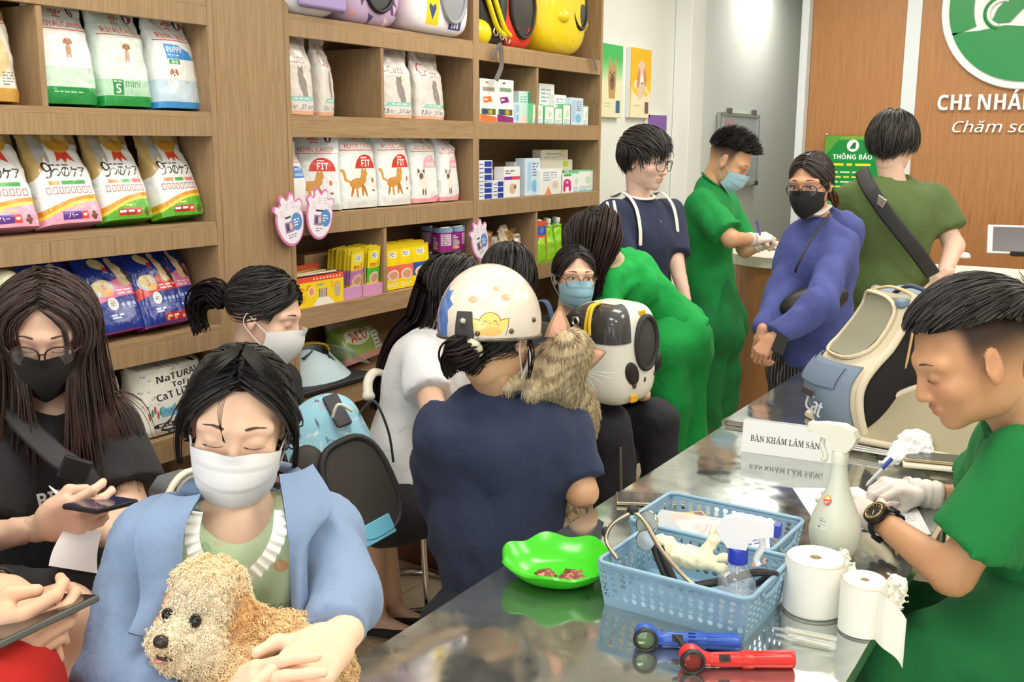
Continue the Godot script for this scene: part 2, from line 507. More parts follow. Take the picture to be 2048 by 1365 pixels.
func materials() -> void:
	var wa := rgb(173, 144, 108); var wb := rgb(157, 128, 94); var wc := rgb(138, 110, 80)
	M.wood_v = wood(wa, wb, wc, 3, V(5.0, .2, 5.0))    
	M.wood_h = wood(wa, wb, wc, 5, V(5.0, 5.0, .25))    
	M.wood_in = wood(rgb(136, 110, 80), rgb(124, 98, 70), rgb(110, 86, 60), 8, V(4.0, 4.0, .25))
	M.oak = wood(rgb(178, 130, 84), rgb(165, 116, 73), rgb(142, 95, 57), 11, V(7.0, .14, 7.0), .4)
	M.darkwood = wood(rgb(112, 74, 50), rgb(95, 60, 40), rgb(70, 42, 28), 13, V(.4, 4.0, 3.0), .4)
	M.wall = mat(rgb(226, 231, 226), .75, .0, {"normal_enabled": true, "normal_texture": noise_tex(.05, 256, 21, [], 3, true), "normal_scale": .12, "uv1_triplanar": true, "uv1_world_triplanar": true, "uv1_scale": V(3, 3, 3)})
	M.white = mat(rgb(238, 240, 238), .4)
	M.trim = mat(rgb(214, 224, 228), .35)
	M.tile = mat(rgb(222, 214, 198), .22, .0, {"albedo_texture": noise_tex(.01, 256, 31, [rgb(235, 225, 205), rgb(255, 246, 228), rgb(240, 230, 212)], 4), "uv1_triplanar": true, "uv1_world_triplanar": true, "uv1_scale": V(.9, .9, .9)})
	M.grout = mat(rgb(150, 142, 128), .9)
	M.ceil = mat(rgb(235, 235, 232), .9)
	M.steel = mat(rgb(205, 207, 205), .25, 1.0)
	M.chrome = mat(rgb(215, 212, 205), .14, 1.0)
	M.black = mat(rgb(26, 26, 28), .5)
	M.blackcloth = mat(rgb(30, 29, 31), .9, .0, {"rim_enabled": true, "rim": .2})
	M.rubber = mat(rgb(34, 34, 36), .6)
	M.glass = mat(Color(.95, .98, .97, .14), .03, .0, {"transparency": BaseMaterial3D.TRANSPARENCY_ALPHA})
	M.paper = mat(rgb(240, 240, 242), .8)
	M.green = mat(rgb(8, 134, 60), .3)
	M.vc = mat(Color.WHITE, .6, .0, {"vertex_color_use_as_albedo": true})
func build_room() -> void:
	struct("ceiling", boxm(V(-.2, 2.99, -3.2), V(6.2, .18, 13.2)), M.ceil)
	struct("wall_left", boxm(V(-2.83, 1.45, -3.2), V(.16, 2.9, 13.2)), M.wall)
	struct("wall_right", boxm(V(2.68, 1.45, -3.2), V(.16, 2.9, 13.2)), M.wall)
	var wr := struct("unseen_wall_rear", boxm(V(-.1, 2.75, 3.3), V(5.6, .3, .16)), M.wall)  # out of view behind the camera, left open so daylight reaches the faces
	struct("sill", boxm(V(-.1, .15, 3.3), V(5.6, .3, .16)), M.wall, wr)
	for i in 5: struct("post", boxm(V(-2.68 + i * 1.29, 1.45, 3.3), V(.1, 2.4, .12)), M.trim, wr)
	for i in 4: struct("unseen_window_%d" % (i + 1), boxm(V(-2.035 + i * 1.29, 1.45, 3.3), V(1.18, 2.3, .008)), M.glass)  # unseen panes; sky light coming through them brightens faces and masks
	struct("unseen_pavement", boxm(V(0, -.16, 8.5), V(30, .1, 10)), mat(rgb(170, 168, 160), .9))  # ground outside the unseen panes, out of view
	struct("wall_far", boxm(V(-.1, 1.45, -9.6), V(5.6, 2.9, .16)), M.wall)
	var fl := struct("floor", boxm(V(-.1, -.06, -3.2), V(5.8, .1, 13.2)), M.grout)
	var tm := Mb.new(); tm.box(V(0, -.005, 0), V(.597, .01, .597), Basis.IDENTITY, .0015)
	var tmesh := tm.mesh()
	for i in 9:
		for j in 16:
			var o := MeshInstance3D.new(); o.name = "tile"; o.mesh = tmesh; o.material_override = M.tile
			o.position = V(-2.45 + i * .6, .0, .3 - j * .6)
			fl.add_child(o, true)
	struct("baseboard_left", boxm(V(-2.742, .05, -7.2), V(.016, .1, 4.6)), M.trim)
	struct("trim_1", boxm(V(-2.69, 1.45, -6.6), V(.12, 2.9, .24), .006), M.white)
	var d := struct("door_1", boxm(V(-2.35, 1.25, -9.49), V(.86, 2.5, .06), .006), mat(rgb(222, 222, 208), .5))
	var dm := mat(rgb(228, 228, 214), .5)
	for y in [[.55, .7], [1.42, .7], [2.16, .44]]:
		for x in [-2.56, -2.14]:
			var fr := Mb.new()
			for e in [[.0, .5, 1], [.0, -.5, 1], [.5, .0, 0], [-.5, .0, 0]]:
				if e[2]: fr.box(V(x, y[0] + e[1] * y[1], -9.45), V(.34, .03, .03), Basis.IDENTITY, .008)
				else: fr.box(V(x + e[0] * .32, y[0], -9.45), V(.03, y[1], .03), Basis.IDENTITY, .008)
			struct("door_panel", fr, dm, d)
	struct("trim_2", boxm(V(-2.84, 1.3, -9.46), V(.1, 2.6, .1), .02), dm)
	struct("trim_3", boxm(V(-2.35, 2.56, -9.46), V(1.1, .12, .1), .02), dm)
	struct("wall_sign", boxm(V(.32, 1.45, -7.0), V(4.66, 2.9, .14)), M.white)
	struct("trim_4", boxm(V(-2.005, 1.45, -6.92), V(.05, 2.9, .2), .004), M.trim)
	var sg := struct("wall_panelling", boxm(V(-1.69, 1.45, -6.915), V(.575, 2.9, .03), .002), M.oak)
	struct("panel", boxm(V(.65, 1.45, -6.915), V(3.93, 2.9, .03), .002), M.oak, sg)
	struct("trim_5", boxm(V(-1.358, 1.45, -6.912), V(.088, 2.9, .04), .003), M.trim)
	sign_wall()
	counter()
	wall_things()
func sign_wall() -> void:
	var z := -6.9
	var c := V(-.719, 2.401, -6.9) + V(0, 0, .002)
	var t := thing("clinic_logo", "large round green and white logo of a sitting dog above a hand, on wood panelling", "sign", c)
	var disc := Mb.new()
	disc.lathe([Vector2(0, .03), Vector2(.474, .03), Vector2(.482, .022), Vector2(.482, .0)], 64, Transform3D(Basis(Vector3.RIGHT, PI / 2), Vector3.ZERO))
	part("disc", disc, mat(rgb(236, 240, 240), .35), t)
	var gm: Material = M.green
	var ring := PackedVector2Array()   
	var a0 := deg_to_rad(-158); var a1 := deg_to_rad(-22)
	for i in 49:
		var a := lerpf(a1, a0 + TAU, i / 48.0)
		ring.append(Vector2(cos(a), sin(a)) * .435)
	for i in 49:
		var a := lerpf(a0 + TAU, a1, i / 48.0)
		ring.append(Vector2(cos(a), sin(a)) * .3)
	var rm := Mb.new(); rm.prism(ring, V(0, 0, .03), Basis.IDENTITY, .012); part("ring", rm, gm, t)
	var hill := PackedVector2Array()
	for i in 33:
		var a := deg_to_rad(lerpf(-160, -20, i / 32.0))
		hill.append(Vector2(cos(a), sin(a)) * .435)
	for p in [Vector2(.36, -.1), Vector2(.2, -.17), Vector2(.02, -.13), Vector2(-.12, -.115), Vector2(-.26, -.14)]: hill.append(p)
	rm = Mb.new(); rm.prism(hill, V(0, 0, .03), Basis.IDENTITY, .012); part("hill", rm, gm, t)
	var dog := PackedVector2Array([Vector2(-.2, -.1), Vector2(-.17, -.02), Vector2(-.1, .06), Vector2(-.03, .14), Vector2(.0, .24), Vector2(.06, .28), Vector2(.11, .27), Vector2(.18, .23), Vector2(.17, .19), Vector2(.1, .18), Vector2(.12, .08), Vector2(.1, -.02), Vector2(.09, -.1), Vector2(.03, -.1), Vector2(.02, .0), Vector2(-.04, -.03), Vector2(-.1, -.1)])
	rm = Mb.new(); rm.prism(dog, V(0, 0, .03), Basis.IDENTITY, .012); part("dog_figure", rm, gm, t)
	for q in [[.2, .035, 0], [.165, .03, 1]]:
		var pts := []
		for i in 8:
			var a := lerpf(1.3, 4.4, i / 7.0)
			pts.append(V(-.135 + cos(a) * q[0] * .5, -.045 + sin(a) * q[0] * .45, .038))
		rm = Mb.new(); rm.tube(curve(pts, 3), [.012], 8, 1.0); part("tail_line", rm, gm if q[2] == 0 else M.white, t)
	var wl := Mb.new()
	wl.tube(curve([V(.0, -.24, .042), V(.12, -.23, .042), V(.24, -.17, .042), V(.33, -.09, .042)], 5), [.004, .01, .014, .016, .01], 8, .5)
	wl.tube(curve([V(.14, -.25, .042), V(.26, -.2, .042), V(.36, -.12, .042)], 5), [.006], 8, .5)
	part("finger_line", wl, M.white, t)
	var b := letters("CHI NHÁNH", .118, .022, true, .0, "Droid Sans", .9)
	solo("sign_lettering", b, mat(rgb(240, 242, 240), .35), "upper line of raised white capitals CHI NHÁNH on the wood wall", "lettering", V(-1.181, 1.804, -6.9))
	b = letters("Chăm sóc b", .07, .016, false, .25, "Droid Sans", 1.18)
	solo("sign_lettering", b, mat(rgb(240, 242, 240), .35), "lower line of raised white italic letters Chăm sóc on the wood wall", "lettering", V(-1.093, 1.672, -6.9))
	var cv := Cv.new(300, 420, rgb(22, 142, 62))
	cv.rect(0, 0, 300, 18, rgb(120, 170, 60)); cv.poly(PackedVector2Array([Vector2(0, 0), Vector2(90, 0), Vector2(0, 110)]), rgb(90, 160, 60))
	cv.ell(150, 50, 32, 32, Color.WHITE); cv.poly(PackedVector2Array([Vector2(132, 66), Vector2(150, 34), Vector2(166, 32), Vector2(164, 66)]), rgb(22, 120, 60))
	cv.text("THÔNG BÁO", 150, 122, 34, Color.WHITE, true, true, .0, 1.0)
	cv.lines(30, 144, 240, 1, 20, 12, rgb(240, 226, 60), 9)
	for i in 6: cv.lines(40, 186 + i * 26, 220, 1, 26, 9, rgb(206, 232, 196) if i % 2 == 0 else rgb(226, 226, 90), i + 3)
	for i in 3: cv.lines(40, 350 + i * 20, 200, 1, 20, 6, rgb(206, 232, 196), i + 13)
	t = thing("notice_board", "green THÔNG BÁO notice with round emblem on wood panel behind the standing people", "sign", V(-1.666, 1.397, -6.87))
	var pm := mat(Color.WHITE, .25, .0, {"albedo_texture": cv.tex()})
	part("poster", boxm(V(0, 0, 0), V(.36, .5, .006), .002, Basis.IDENTITY, 5), pm, t)
	for x in [-.17, .17]:
		var k := Mb.new(); k.lathe([Vector2(0, .012), Vector2(.011, .01), Vector2(.012, 0)], 12, Transform3D(Basis(Vector3.RIGHT, PI / 2), V(x, .262, .002)))
		part("standoff", k, M.chrome, t)
func counter() -> void:
	var t := thing("reception_counter", "round-ended wood reception counter with thick white top below the wall sign", "counter", V(-1.67, 0, -5.77))
	var o := func(r: float) -> PackedVector2Array:
		var p := PackedVector2Array()
		for i in 25:
			var a := lerpf(-.35, -PI * 1.5, i / 24.0)
			p.append(Vector2(cos(a) * r, sin(a) * r))
		p.append(Vector2(2.6, .34 + r)); p.append(Vector2(2.6, .53 - r)); p.append(Vector2(.5, .53 - r))
		return p
	var flat := Basis(Vector3.RIGHT, Vector3(0, 0, 1), Vector3(0, -1, 0))
	var mb := Mb.new(); mb.prism(o.call(.38), V(0, 1.0, 0), flat, .055); part("countertop", mb, mat(rgb(240, 238, 228), .25), t)
	mb = Mb.new(); mb.prism(o.call(.345), V(0, .95, 0), flat, .87); part("body", mb, M.oak, t)
	var rib := Mb.new()
	for i in 44:
		var a := lerpf(-.4, -PI * 1.45, i / 43.0)
		rib.box(V(cos(a) * .345, .51, sin(a) * -.345), V(.012, .86, .027), Basis(Vector3.UP, a), .004)
	mb = Mb.new(); mb.prism(o.call(.375), V(0, .08, 0), flat, .079); part("plinth", mb, M.white, t)
	var p := V(-.66, 1.0, -6.256)
	t = thing("tablet", "white tablet leaning on a black holder on the reception counter", "tablet", p + V(.02, 0, -.06), .25)
	var bs := Basis(Vector3.RIGHT, -.35)
	part("case", boxm(V(.02, .085, 0), V(.29, .165, .012), .005, bs), M.white, t)
	part("screen", boxm(bs * V(0, 0, .0065) + V(.02, .085, 0), V(.235, .14, .002), .001, bs), mat(rgb(92, 88, 90), .25), t)
	var hd := boxm(V(.03, .012, .045), V(.075, .024, .05), .004); hd.box(V(.03, .08, -.05), V(.06, .17, .015), Basis(Vector3.RIGHT, -.35), .004)
	part("holder", hd, M.black, t)
	p = V(-.832, 1.0, -6.016)
	var ms := Mb.new(); ms.lathe([Vector2(.03, 0), Vector2(.032, .01), Vector2(.024, .024), Vector2(.01, .03), Vector2(0, .031)], 16)
	solo("computer_mouse", ms, M.white, "small white mouse on the reception counter beside the tablet", "mouse", p)
	p = V(-1.912, 1.0, -6.126)
	solo("form_sheet", boxm(V(0, .002, 0), V(.21, .002, .29), .0005), M.paper, "white sheet of paper under the gloved writing hand on the counter", "paper", p + V(-.02, 0, -.05), Basis(Vector3.UP, .5))
	solo("ink_pad", boxm(V(0, .016, 0), V(.05, .032, .04), .004), mat(rgb(214, 52, 40), .4), "small red box on the counter beside the writing hand", "box", V(-1.874, 1.0, -6.152), Basis(Vector3.UP, .3))
func wall_things() -> void:
	var art := []
	var cv := Cv.new(180, 256, rgb(226, 226, 190))  
	for i in 90: cv.rect(0, 130 - i, 180, 2, rgb(220, 228, 190).lerp(rgb(60, 180, 90), i / 90.0))
	cv.rect(0, 0, 180, 42, rgb(70, 184, 98))
	cv.poly(PackedVector2Array([Vector2(62, 90), Vector2(66, 36), Vector2(88, 72), Vector2(104, 72), Vector2(126, 36), Vector2(128, 100), Vector2(120, 190), Vector2(70, 190), Vector2(60, 120)]), rgb(186, 150, 98))
	cv.ell(95, 130, 20, 30, rgb(120, 96, 70)); cv.ell(95, 124, 6, 5, rgb(40, 30, 30)); cv.ell(80, 98, 4, 4, rgb(30, 24, 22)); cv.ell(110, 98, 4, 4, rgb(30, 24, 22))
	cv.rect(30, 206, 60, 3, rgb(190, 190, 160)); cv.rect(36, 216, 48, 3, rgb(190, 190, 160)); cv.rect(128, 196, 34, 44, rgb(60, 100, 140))
	art.append(cv)
	cv = Cv.new(180, 256, rgb(236, 226, 190)); cv.rect(0, 0, 180, 160, rgb(242, 184, 26))
	for i in 12: cv.ell(20 + i * 13, 158 - (i % 3) * 12, 22, 18, rgb(246, 196, 40) if i % 2 else rgb(240, 220, 170))
	cv.poly(PackedVector2Array([Vector2(60, 60), Vector2(90, 40), Vector2(122, 56), Vector2(130, 110), Vector2(112, 176), Vector2(66, 190), Vector2(58, 120)]), rgb(224, 196, 180))
	cv.ell(66, 110, 12, 40, rgb(204, 140, 100), .2); cv.ell(124, 104, 12, 36, rgb(204, 140, 100), -.2); cv.ell(96, 116, 14, 22, rgb(246, 240, 232)); cv.ell(98, 128, 6, 5, rgb(90, 60, 50))
	cv.rect(30, 210, 60, 3, rgb(190, 180, 150)); cv.rect(128, 196, 34, 44, rgb(110, 90, 110))
	art.append(cv)
	var q := [V(-2.72, 1.945, -5.507), V(-2.72, 1.951, -5.91)]
	var lb := ["small canvas print of a prick-eared dog on a green ground on the white wall", "small canvas print of a long-eared dog on a yellow ground on the white wall"]
	for i in 2:
		var t := thing("canvas_picture", lb[i], "picture", q[i], PI / 2)
		part("stretcher", boxm(V(0, 0, -.015), V(.29, .41, .03), .003), M.white, t)
		part("print", boxm(V(0, 0, .002), V(.286, .406, .004), .001, Basis.IDENTITY, 5), mat(Color.WHITE, .7, .0, {"albedo_texture": art[i].tex()}), t)
	var t := thing("canvas_picture", "small violet canvas print half hidden behind the dark-haired young man's head", "picture", V(-2.72, 1.607, -6.176), PI / 2)
	part("stretcher", boxm(V(0, 0, -.015), V(.29, .33, .03), .003), M.white, t)
	part("print", boxm(V(0, 0, .002), V(.286, .326, .004), .001), mat(rgb(130, 96, 170), .7), t)
	t = thing("whiteboard", "small silver-framed whiteboard hung by clips on the far white wall", "board", V(-2.73, 1.548, -7.729), PI / 2)
	part("panel", boxm(V(0, 0, 0), V(.84, .5, .012)), mat(rgb(196, 206, 208), .25), t)
	var fr := Mb.new()
	fr.box(V(0, .26, 0), V(.88, .025, .03)); fr.box(V(0, -.26, 0), V(.88, .025, .03)); fr.box(V(-.43, 0, 0), V(.025, .52, .03)); fr.box(V(.43, 0, 0), V(.025, .52, .03))
	part("frame", fr, M.steel, t)
	for x in [-.25, .3]:
		part("clip", boxm(V(x, .285, .01), V(.05, .04, .03), .004), mat(rgb(120, 110, 108), .5), t)
		part("corner_cap", boxm(V(signf(x) * .425, -.262, .004), V(.06, .035, .034), .004), mat(rgb(60, 60, 62), .5), t)
	var mk := Mb.new(); mk.box(V(0, 0, 0), V(.2, .08, .004))
	part("note", boxm(V(-.22, .17, .01), V(.2, .1, .004), .001), mat(rgb(206, 170, 178), .7), t)
const TOPS := [2.006, 1.682, 1.352, 1.029, .715]
func unit(label: String, z0: float, z1: float, divs: Array, post := .0) -> void:
	var t := thing("shelf_unit", label, "shelving", V(-2.6, 0, (z0 + z1) * .5), .0, "brown wood shelf units along the left wall")
	var L := z0 - z1
	for s in [1.0, -1.0]:
		part("side_panel", boxm(V(0, 1.23, s * (L * .5 - .011)), V(.3, 2.46, .022), .0015), M.wood_v, t)
	part("back_panel", boxm(V(-.14, 1.23, 0), V(.012, 2.46, L - .04), .001), M.wood_in, t)
	for y in TOPS:
		part("shelf_board", boxm(V(-.001, y - .009, 0), V(.298, .018, L - .044), .0015), M.wood_h, t)
		part("fascia", boxm(V(.139, y - .045, 0), V(.02, .055, L - .044), .001), M.wood_h if absf(y - 1.682) < .01 and z0 < -2.5 and z0 > -3.0 or (y < 1.36 and z0 < -2.5 and y < 1.2) else M.wood_v, t)
	part("top_board", boxm(V(0, 2.45, 0), V(.3, .05, L - .044), .0015), M.wood_h, t)
	part("shelf_board", boxm(V(0, .07, 0), V(.3, .02, L - .044), .0015), M.wood_h, t)
	part("kick_board", boxm(V(.12, .03, 0), V(.02, .06, L - .044), .001), M.darkwood, t)
	for d in divs:
		part("divider", boxm(V(.0, (d[0] + d[1]) * .5, d[2] - (z0 + z1) * .5), V(.29, d[1] - d[0], .018), .001), M.wood_v, t)
	if post > .0:
		part("post_panel", boxm(V(.14, 1.23, -L * .5 - post * .5), V(.018, 2.46, post - .002), .001), M.wood_v, t)
func build_shelves() -> void:
	unit("brown wood shelf unit with the wide post, left end, holding dog food bags", -.9, -2.275, [[1.682, 1.933, -1.7], [.08, .65, -1.6]], .302)
	unit("middle brown wood shelf unit between wide post and narrow upright, holding cat food bags", -2.577, -3.7, [[1.682, 1.933, -3.085], [1.029, 1.279, -3.085], [.08, .65, -3.1]])
	unit("brown wood shelf unit with medicine boxes, right end beside the white wall", -3.7, -4.86, [[1.682, 1.933, -4.215], [1.029, 1.279, -4.22], [.08, .65, -4.2]])
	var t := thing("storage_chest", "low dark reddish wood chest standing on the floor in front of the middle shelves", "cabinet", V(-2.29, 0, -3.2))
	part("body", boxm(V(0, .25, 0), V(.3, .5, .4), .004), M.darkwood, t)
	part("lid", boxm(V(0, .51, 0), V(.32, .02, .42), .004), M.darkwood, t)
func bag(w: float, h: float, d: float, sd: int, pinch := .72, crease := .004) -> Mb:
	var mb := Mb.new(); var fn := fnl(9.0, sd, 3)
	var pf := func(v: float) -> Vector2:  
		var b := 1.0 if v < pinch else lerpf(1.0, .05, pow((v - pinch) / (1.0 - pinch), .75))
		if v < .07: b *= lerpf(.86, 1.0, v / .07)
		if v > .94: b = .03
		return Vector2(1.0 - .05 * sin(PI * clampf(v, 0, 1)) - (.02 if v > .94 else .0), b)
	mb.grid(44, 22, func(u, v):
		var a: float = u * TAU
		var q: Vector2 = pf.call(v)
		var e := lerpf(.42, .9, smoothstep(.3, .95, v))
		var cx := signf(sin(a)) * pow(absf(sin(a)), e); var cz := signf(-cos(a)) * pow(absf(cos(a)), e)
		var p := Vector3(cx * w * .5 * q.x, v * h, cz * d * .5 * q.y)
		var k := fn.get_noise_3d(p.x * 3.0 + sd, p.y * 2.0, p.z * 3.0)
		p.z += k * crease * 2.5 * (.4 + smoothstep(.5, 1.0, v)) * signf(cz); p.x += k * crease * .8
		if v > .93: p.z += fn.get_noise_2d(p.x * 4.0, sd) * .01
		return p, Rect2(0, 0, 1, 1), true)
	for i in mb.v.size(): mb.t[i] = Vector2(clampf(mb.v[i].x / w + .5, .01, .99), clampf(1.0 - mb.v[i].y / h, .005, .995))
	var vs := mb.v.size(); var c0 := mb.vert(V(0, .002, 0), Vector2(.5, .995)); mb.n[c0] = V(0, -1, 0)
	for i in 44:
		var k := mb.vert(mb.v[i], Vector2(.5, .99)); mb.n[k] = V(0, -1, 0)
	for i in 44: mb.tri(c0, vs + 1 + (i + 1) % 44, vs + 1 + i)
	return mb
func foil(cv: Cv, rough := .28) -> StandardMaterial3D:
	if not M.has("crumple"): M.crumple = noise_tex(.02, 256, 77, [], 3, true, FastNoiseLite.TYPE_SIMPLEX, 5.0)
	return mat(Color.WHITE, rough, .0, {"albedo_texture": cv.tex(), "texture_repeat": false, "clearcoat_enabled": true, "clearcoat": .4, "clearcoat_roughness": .12, "normal_enabled": true, "normal_texture": M.crumple, "normal_scale": .35})
func put_bag(p: Vector3, w: float, h: float, d: float, m: Material, label: String, group: String, lean := .0, sd := 1, turn := .0, pinch := .72, called := "food_bag", cat := "bag") -> Node3D:
	var t := thing(called, label, cat, p - V(d * .5, 0, 0), .0, group)
	t.basis = Basis(Vector3.UP, PI / 2 + turn) * Basis(Vector3.RIGHT, -lean)
	t.position.y += sin(absf(lean)) * d * .5
	part("pouch", bag(w, h, d, sd, pinch), m, t)
	return t
func seal(t: Node3D, w: float, h: float, m: Material) -> void:   
	var mb := Mb.new()
	for i in 4: mb.box(V(0, h - .006 - i * .004, 0), V(w * .93, .0022, .0065 if i % 2 else .005), Basis.IDENTITY, .001)
	part("top_seal", mb, m, t)
func crown(cv: Cv, x: float, y: float, s: float, cl: Color) -> void:
	for i in 5:
		var a := (i - 2) * .42
		cv.ell(x + sin(a) * s * 1.0, y - cos(a) * s * .8, s * .13, s * .19, cl, a)
		if i < 4: cv.ell(x + sin(a + .21) * s * .62, y - cos(a + .21) * s * .45, s * .09, s * .12, cl, a)
	cv.line([Vector2(x - s * .6, y + s * .08), Vector2(x, y - s * .06), Vector2(x + s * .6, y + s * .08)], s * .14, cl)
func kana(cv: Cv, x: float, y: float, s: float, cl: Color) -> void:  
	cv.text("9", x, y + s * .1, s * 1.35, cl, false)
	var X := x + s * .85; var w := s * .11
	var arc := func(cx: float, cy: float, rx: float, ry: float, a0: float, a1: float) -> Array:
		var o := []
		for i in 9: o.append(Vector2(cx + cos(lerpf(a0, a1, i / 8.0)) * rx, cy + sin(lerpf(a0, a1, i / 8.0)) * ry))
		return o
	cv.line(arc.call(X + s * .32, y - s * .36, s * .36, s * .26, -2.9, 1.6), w, cl)
	X += s * .85
	cv.line(arc.call(X + s * .35, y - s * .38, s * .34, s * .34, -1.3, -5.0), w, cl); cv.line(arc.call(X + s * .35, y - s * .38, s * .36, s * .36, -1.5, 1.2), w, cl)
	cv.line([Vector2(X + s * .42, y - s * .7), Vector2(X + s * .2, y - s * .1)], w, cl)
	X += s * .88
	cv.line([Vector2(X + s * .22, y - s * .75), Vector2(X, y - s * .38)], w, cl); cv.line([Vector2(X + s * .12, y - s * .55), Vector2(X + s * .68, y - s * .55)], w, cl); cv.line([Vector2(X + s * .46, y - s * .55), Vector2(X + s * .42, y - s * .25), Vector2(X + s * .22, y)], w, cl)
	X += s * .85
	cv.line([Vector2(X, y - s * .68), Vector2(X + s * .66, y - s * .68), Vector2(X + s * .42, y - s * .4)], w, cl); cv.line([Vector2(X + s * .34, y - s * .48), Vector2(X + s * .3, y - s * .2), Vector2(X + s * .08, y)], w, cl)
func art_care(green: bool) -> Cv:
	var cv := Cv.new(256, 384, rgb(238, 240, 240))
	cv.rect(0, 0, 256, 96, rgb(168, 146, 96)); cv.rect(0, 0, 256, 40, rgb(206, 150, 160) if not green else rgb(150, 132, 70)); cv.poly(PackedVector2Array([Vector2(0, 60), Vector2(90, 96), Vector2(40, 190), Vector2(0, 230)]), rgb(190, 160, 100))
	cv.poly(PackedVector2Array([Vector2(256, 96), Vector2(60, 96), Vector2(40, 140), Vector2(256, 150)]), rgb(238, 240, 240))
	cv.rect(126, 0, 44, 52, rgb(206, 44, 40))
	cv.poly(PackedVector2Array([Vector2(124, 120), Vector2(178, 120), Vector2(190, 168), Vector2(162, 152), Vector2(150, 172), Vector2(138, 152), Vector2(112, 166)]), rgb(226, 76, 54))
	cv.ell(150, 84, 62, 46, rgb(212, 178, 98)); cv.ell(150, 78, 58, 34, rgb(228, 200, 130)); cv.ell(150, 104, 50, 22, rgb(226, 170, 60))
	cv.text("SmartHeart", 150, 92, 16, rgb(176, 140, 66), true, true, .0, .95)
	for q in [[58, 110, 24, 40, .2], [48, 76, 18, 16, .0], [74, 146, 10, 26, .1], [40, 150, 10, 26, .1]]: cv.ell(q[0], q[1], q[2], q[3], rgb(176, 174, 168), q[4])
	cv.lines(60, 176, 150, 1, 8, 5, rgb(60, 60, 60), 4)
	kana(cv, 34, 222, 44, rgb(36, 36, 38))
	if green:
		for i in 3: cv.rect(40 + i * 64, 236, 54, 14, [rgb(240, 150, 90), rgb(80, 176, 90), rgb(236, 130, 130)][i])
	else:
		cv.rect(40, 236, 46, 14, rgb(240, 150, 60)); cv.rect(94, 236, 110, 14, rgb(70, 170, 80))
	for i in 8:
		cv.rect(24 + i * 26, 258, 19, 24, rgb(176, 96, 92)); cv.rect(27 + i * 26, 261, 13, 18, rgb(240, 236, 232))
	var low := rgb(94, 178, 46) if green else rgb(240, 172, 200)
	var wave := func(y0: float, y1: float, y2: float, cl: Color) -> void:
		var p := PackedVector2Array()
		for i in 17: p.append(Vector2(i * 16.0, lerpf(y0, y1, i / 16.0) - sin(i / 16.0 * PI) * y2))
		p.append(Vector2(256, 384)); p.append(Vector2(0, 384)); cv.poly(p, cl)
	wave.call(334, 286, 12, rgb(226, 156, 40)); wave.call(352, 300, 14, rgb(246, 214, 70)); wave.call(364, 312, 16, low)
	if green:
		cv.rect(52, 346, 92, 24, rgb(182, 52, 40)); cv.rect(144, 346, 34, 24, rgb(226, 70, 50)); cv.lines(58, 352, 80, 1, 8, 8, Color.WHITE, 3); cv.rect(152, 354, 18, 8, Color.WHITE)
		cv.lines(60, 330, 120, 1, 8, 6, rgb(246, 236, 90), 5)
	else:
		cv.rect(62, 344, 84, 28, rgb(96, 52, 150)); cv.rect(146, 344, 30, 28, rgb(226, 70, 60)); cv.line([Vector2(88, 366), Vector2(96, 352)], 3, Color.WHITE); cv.line([Vector2(104, 352), Vector2(110, 364)], 3, Color.WHITE); cv.line([Vector2(116, 358), Vector2(128, 358)], 3, Color.WHITE); cv.rect(153, 353, 16, 9, Color.WHITE)
		cv.lines(90, 328, 110, 1, 8, 6, rgb(240, 214, 120), 5)
	for q in [[204, 352], [212, 362], [198, 364], [208, 370]]: cv.ell(q[0], q[1], 8, 6, rgb(120, 84, 66))
	cv.text("1kg", 226, 374, 10, Color.WHITE, true)
	return cv
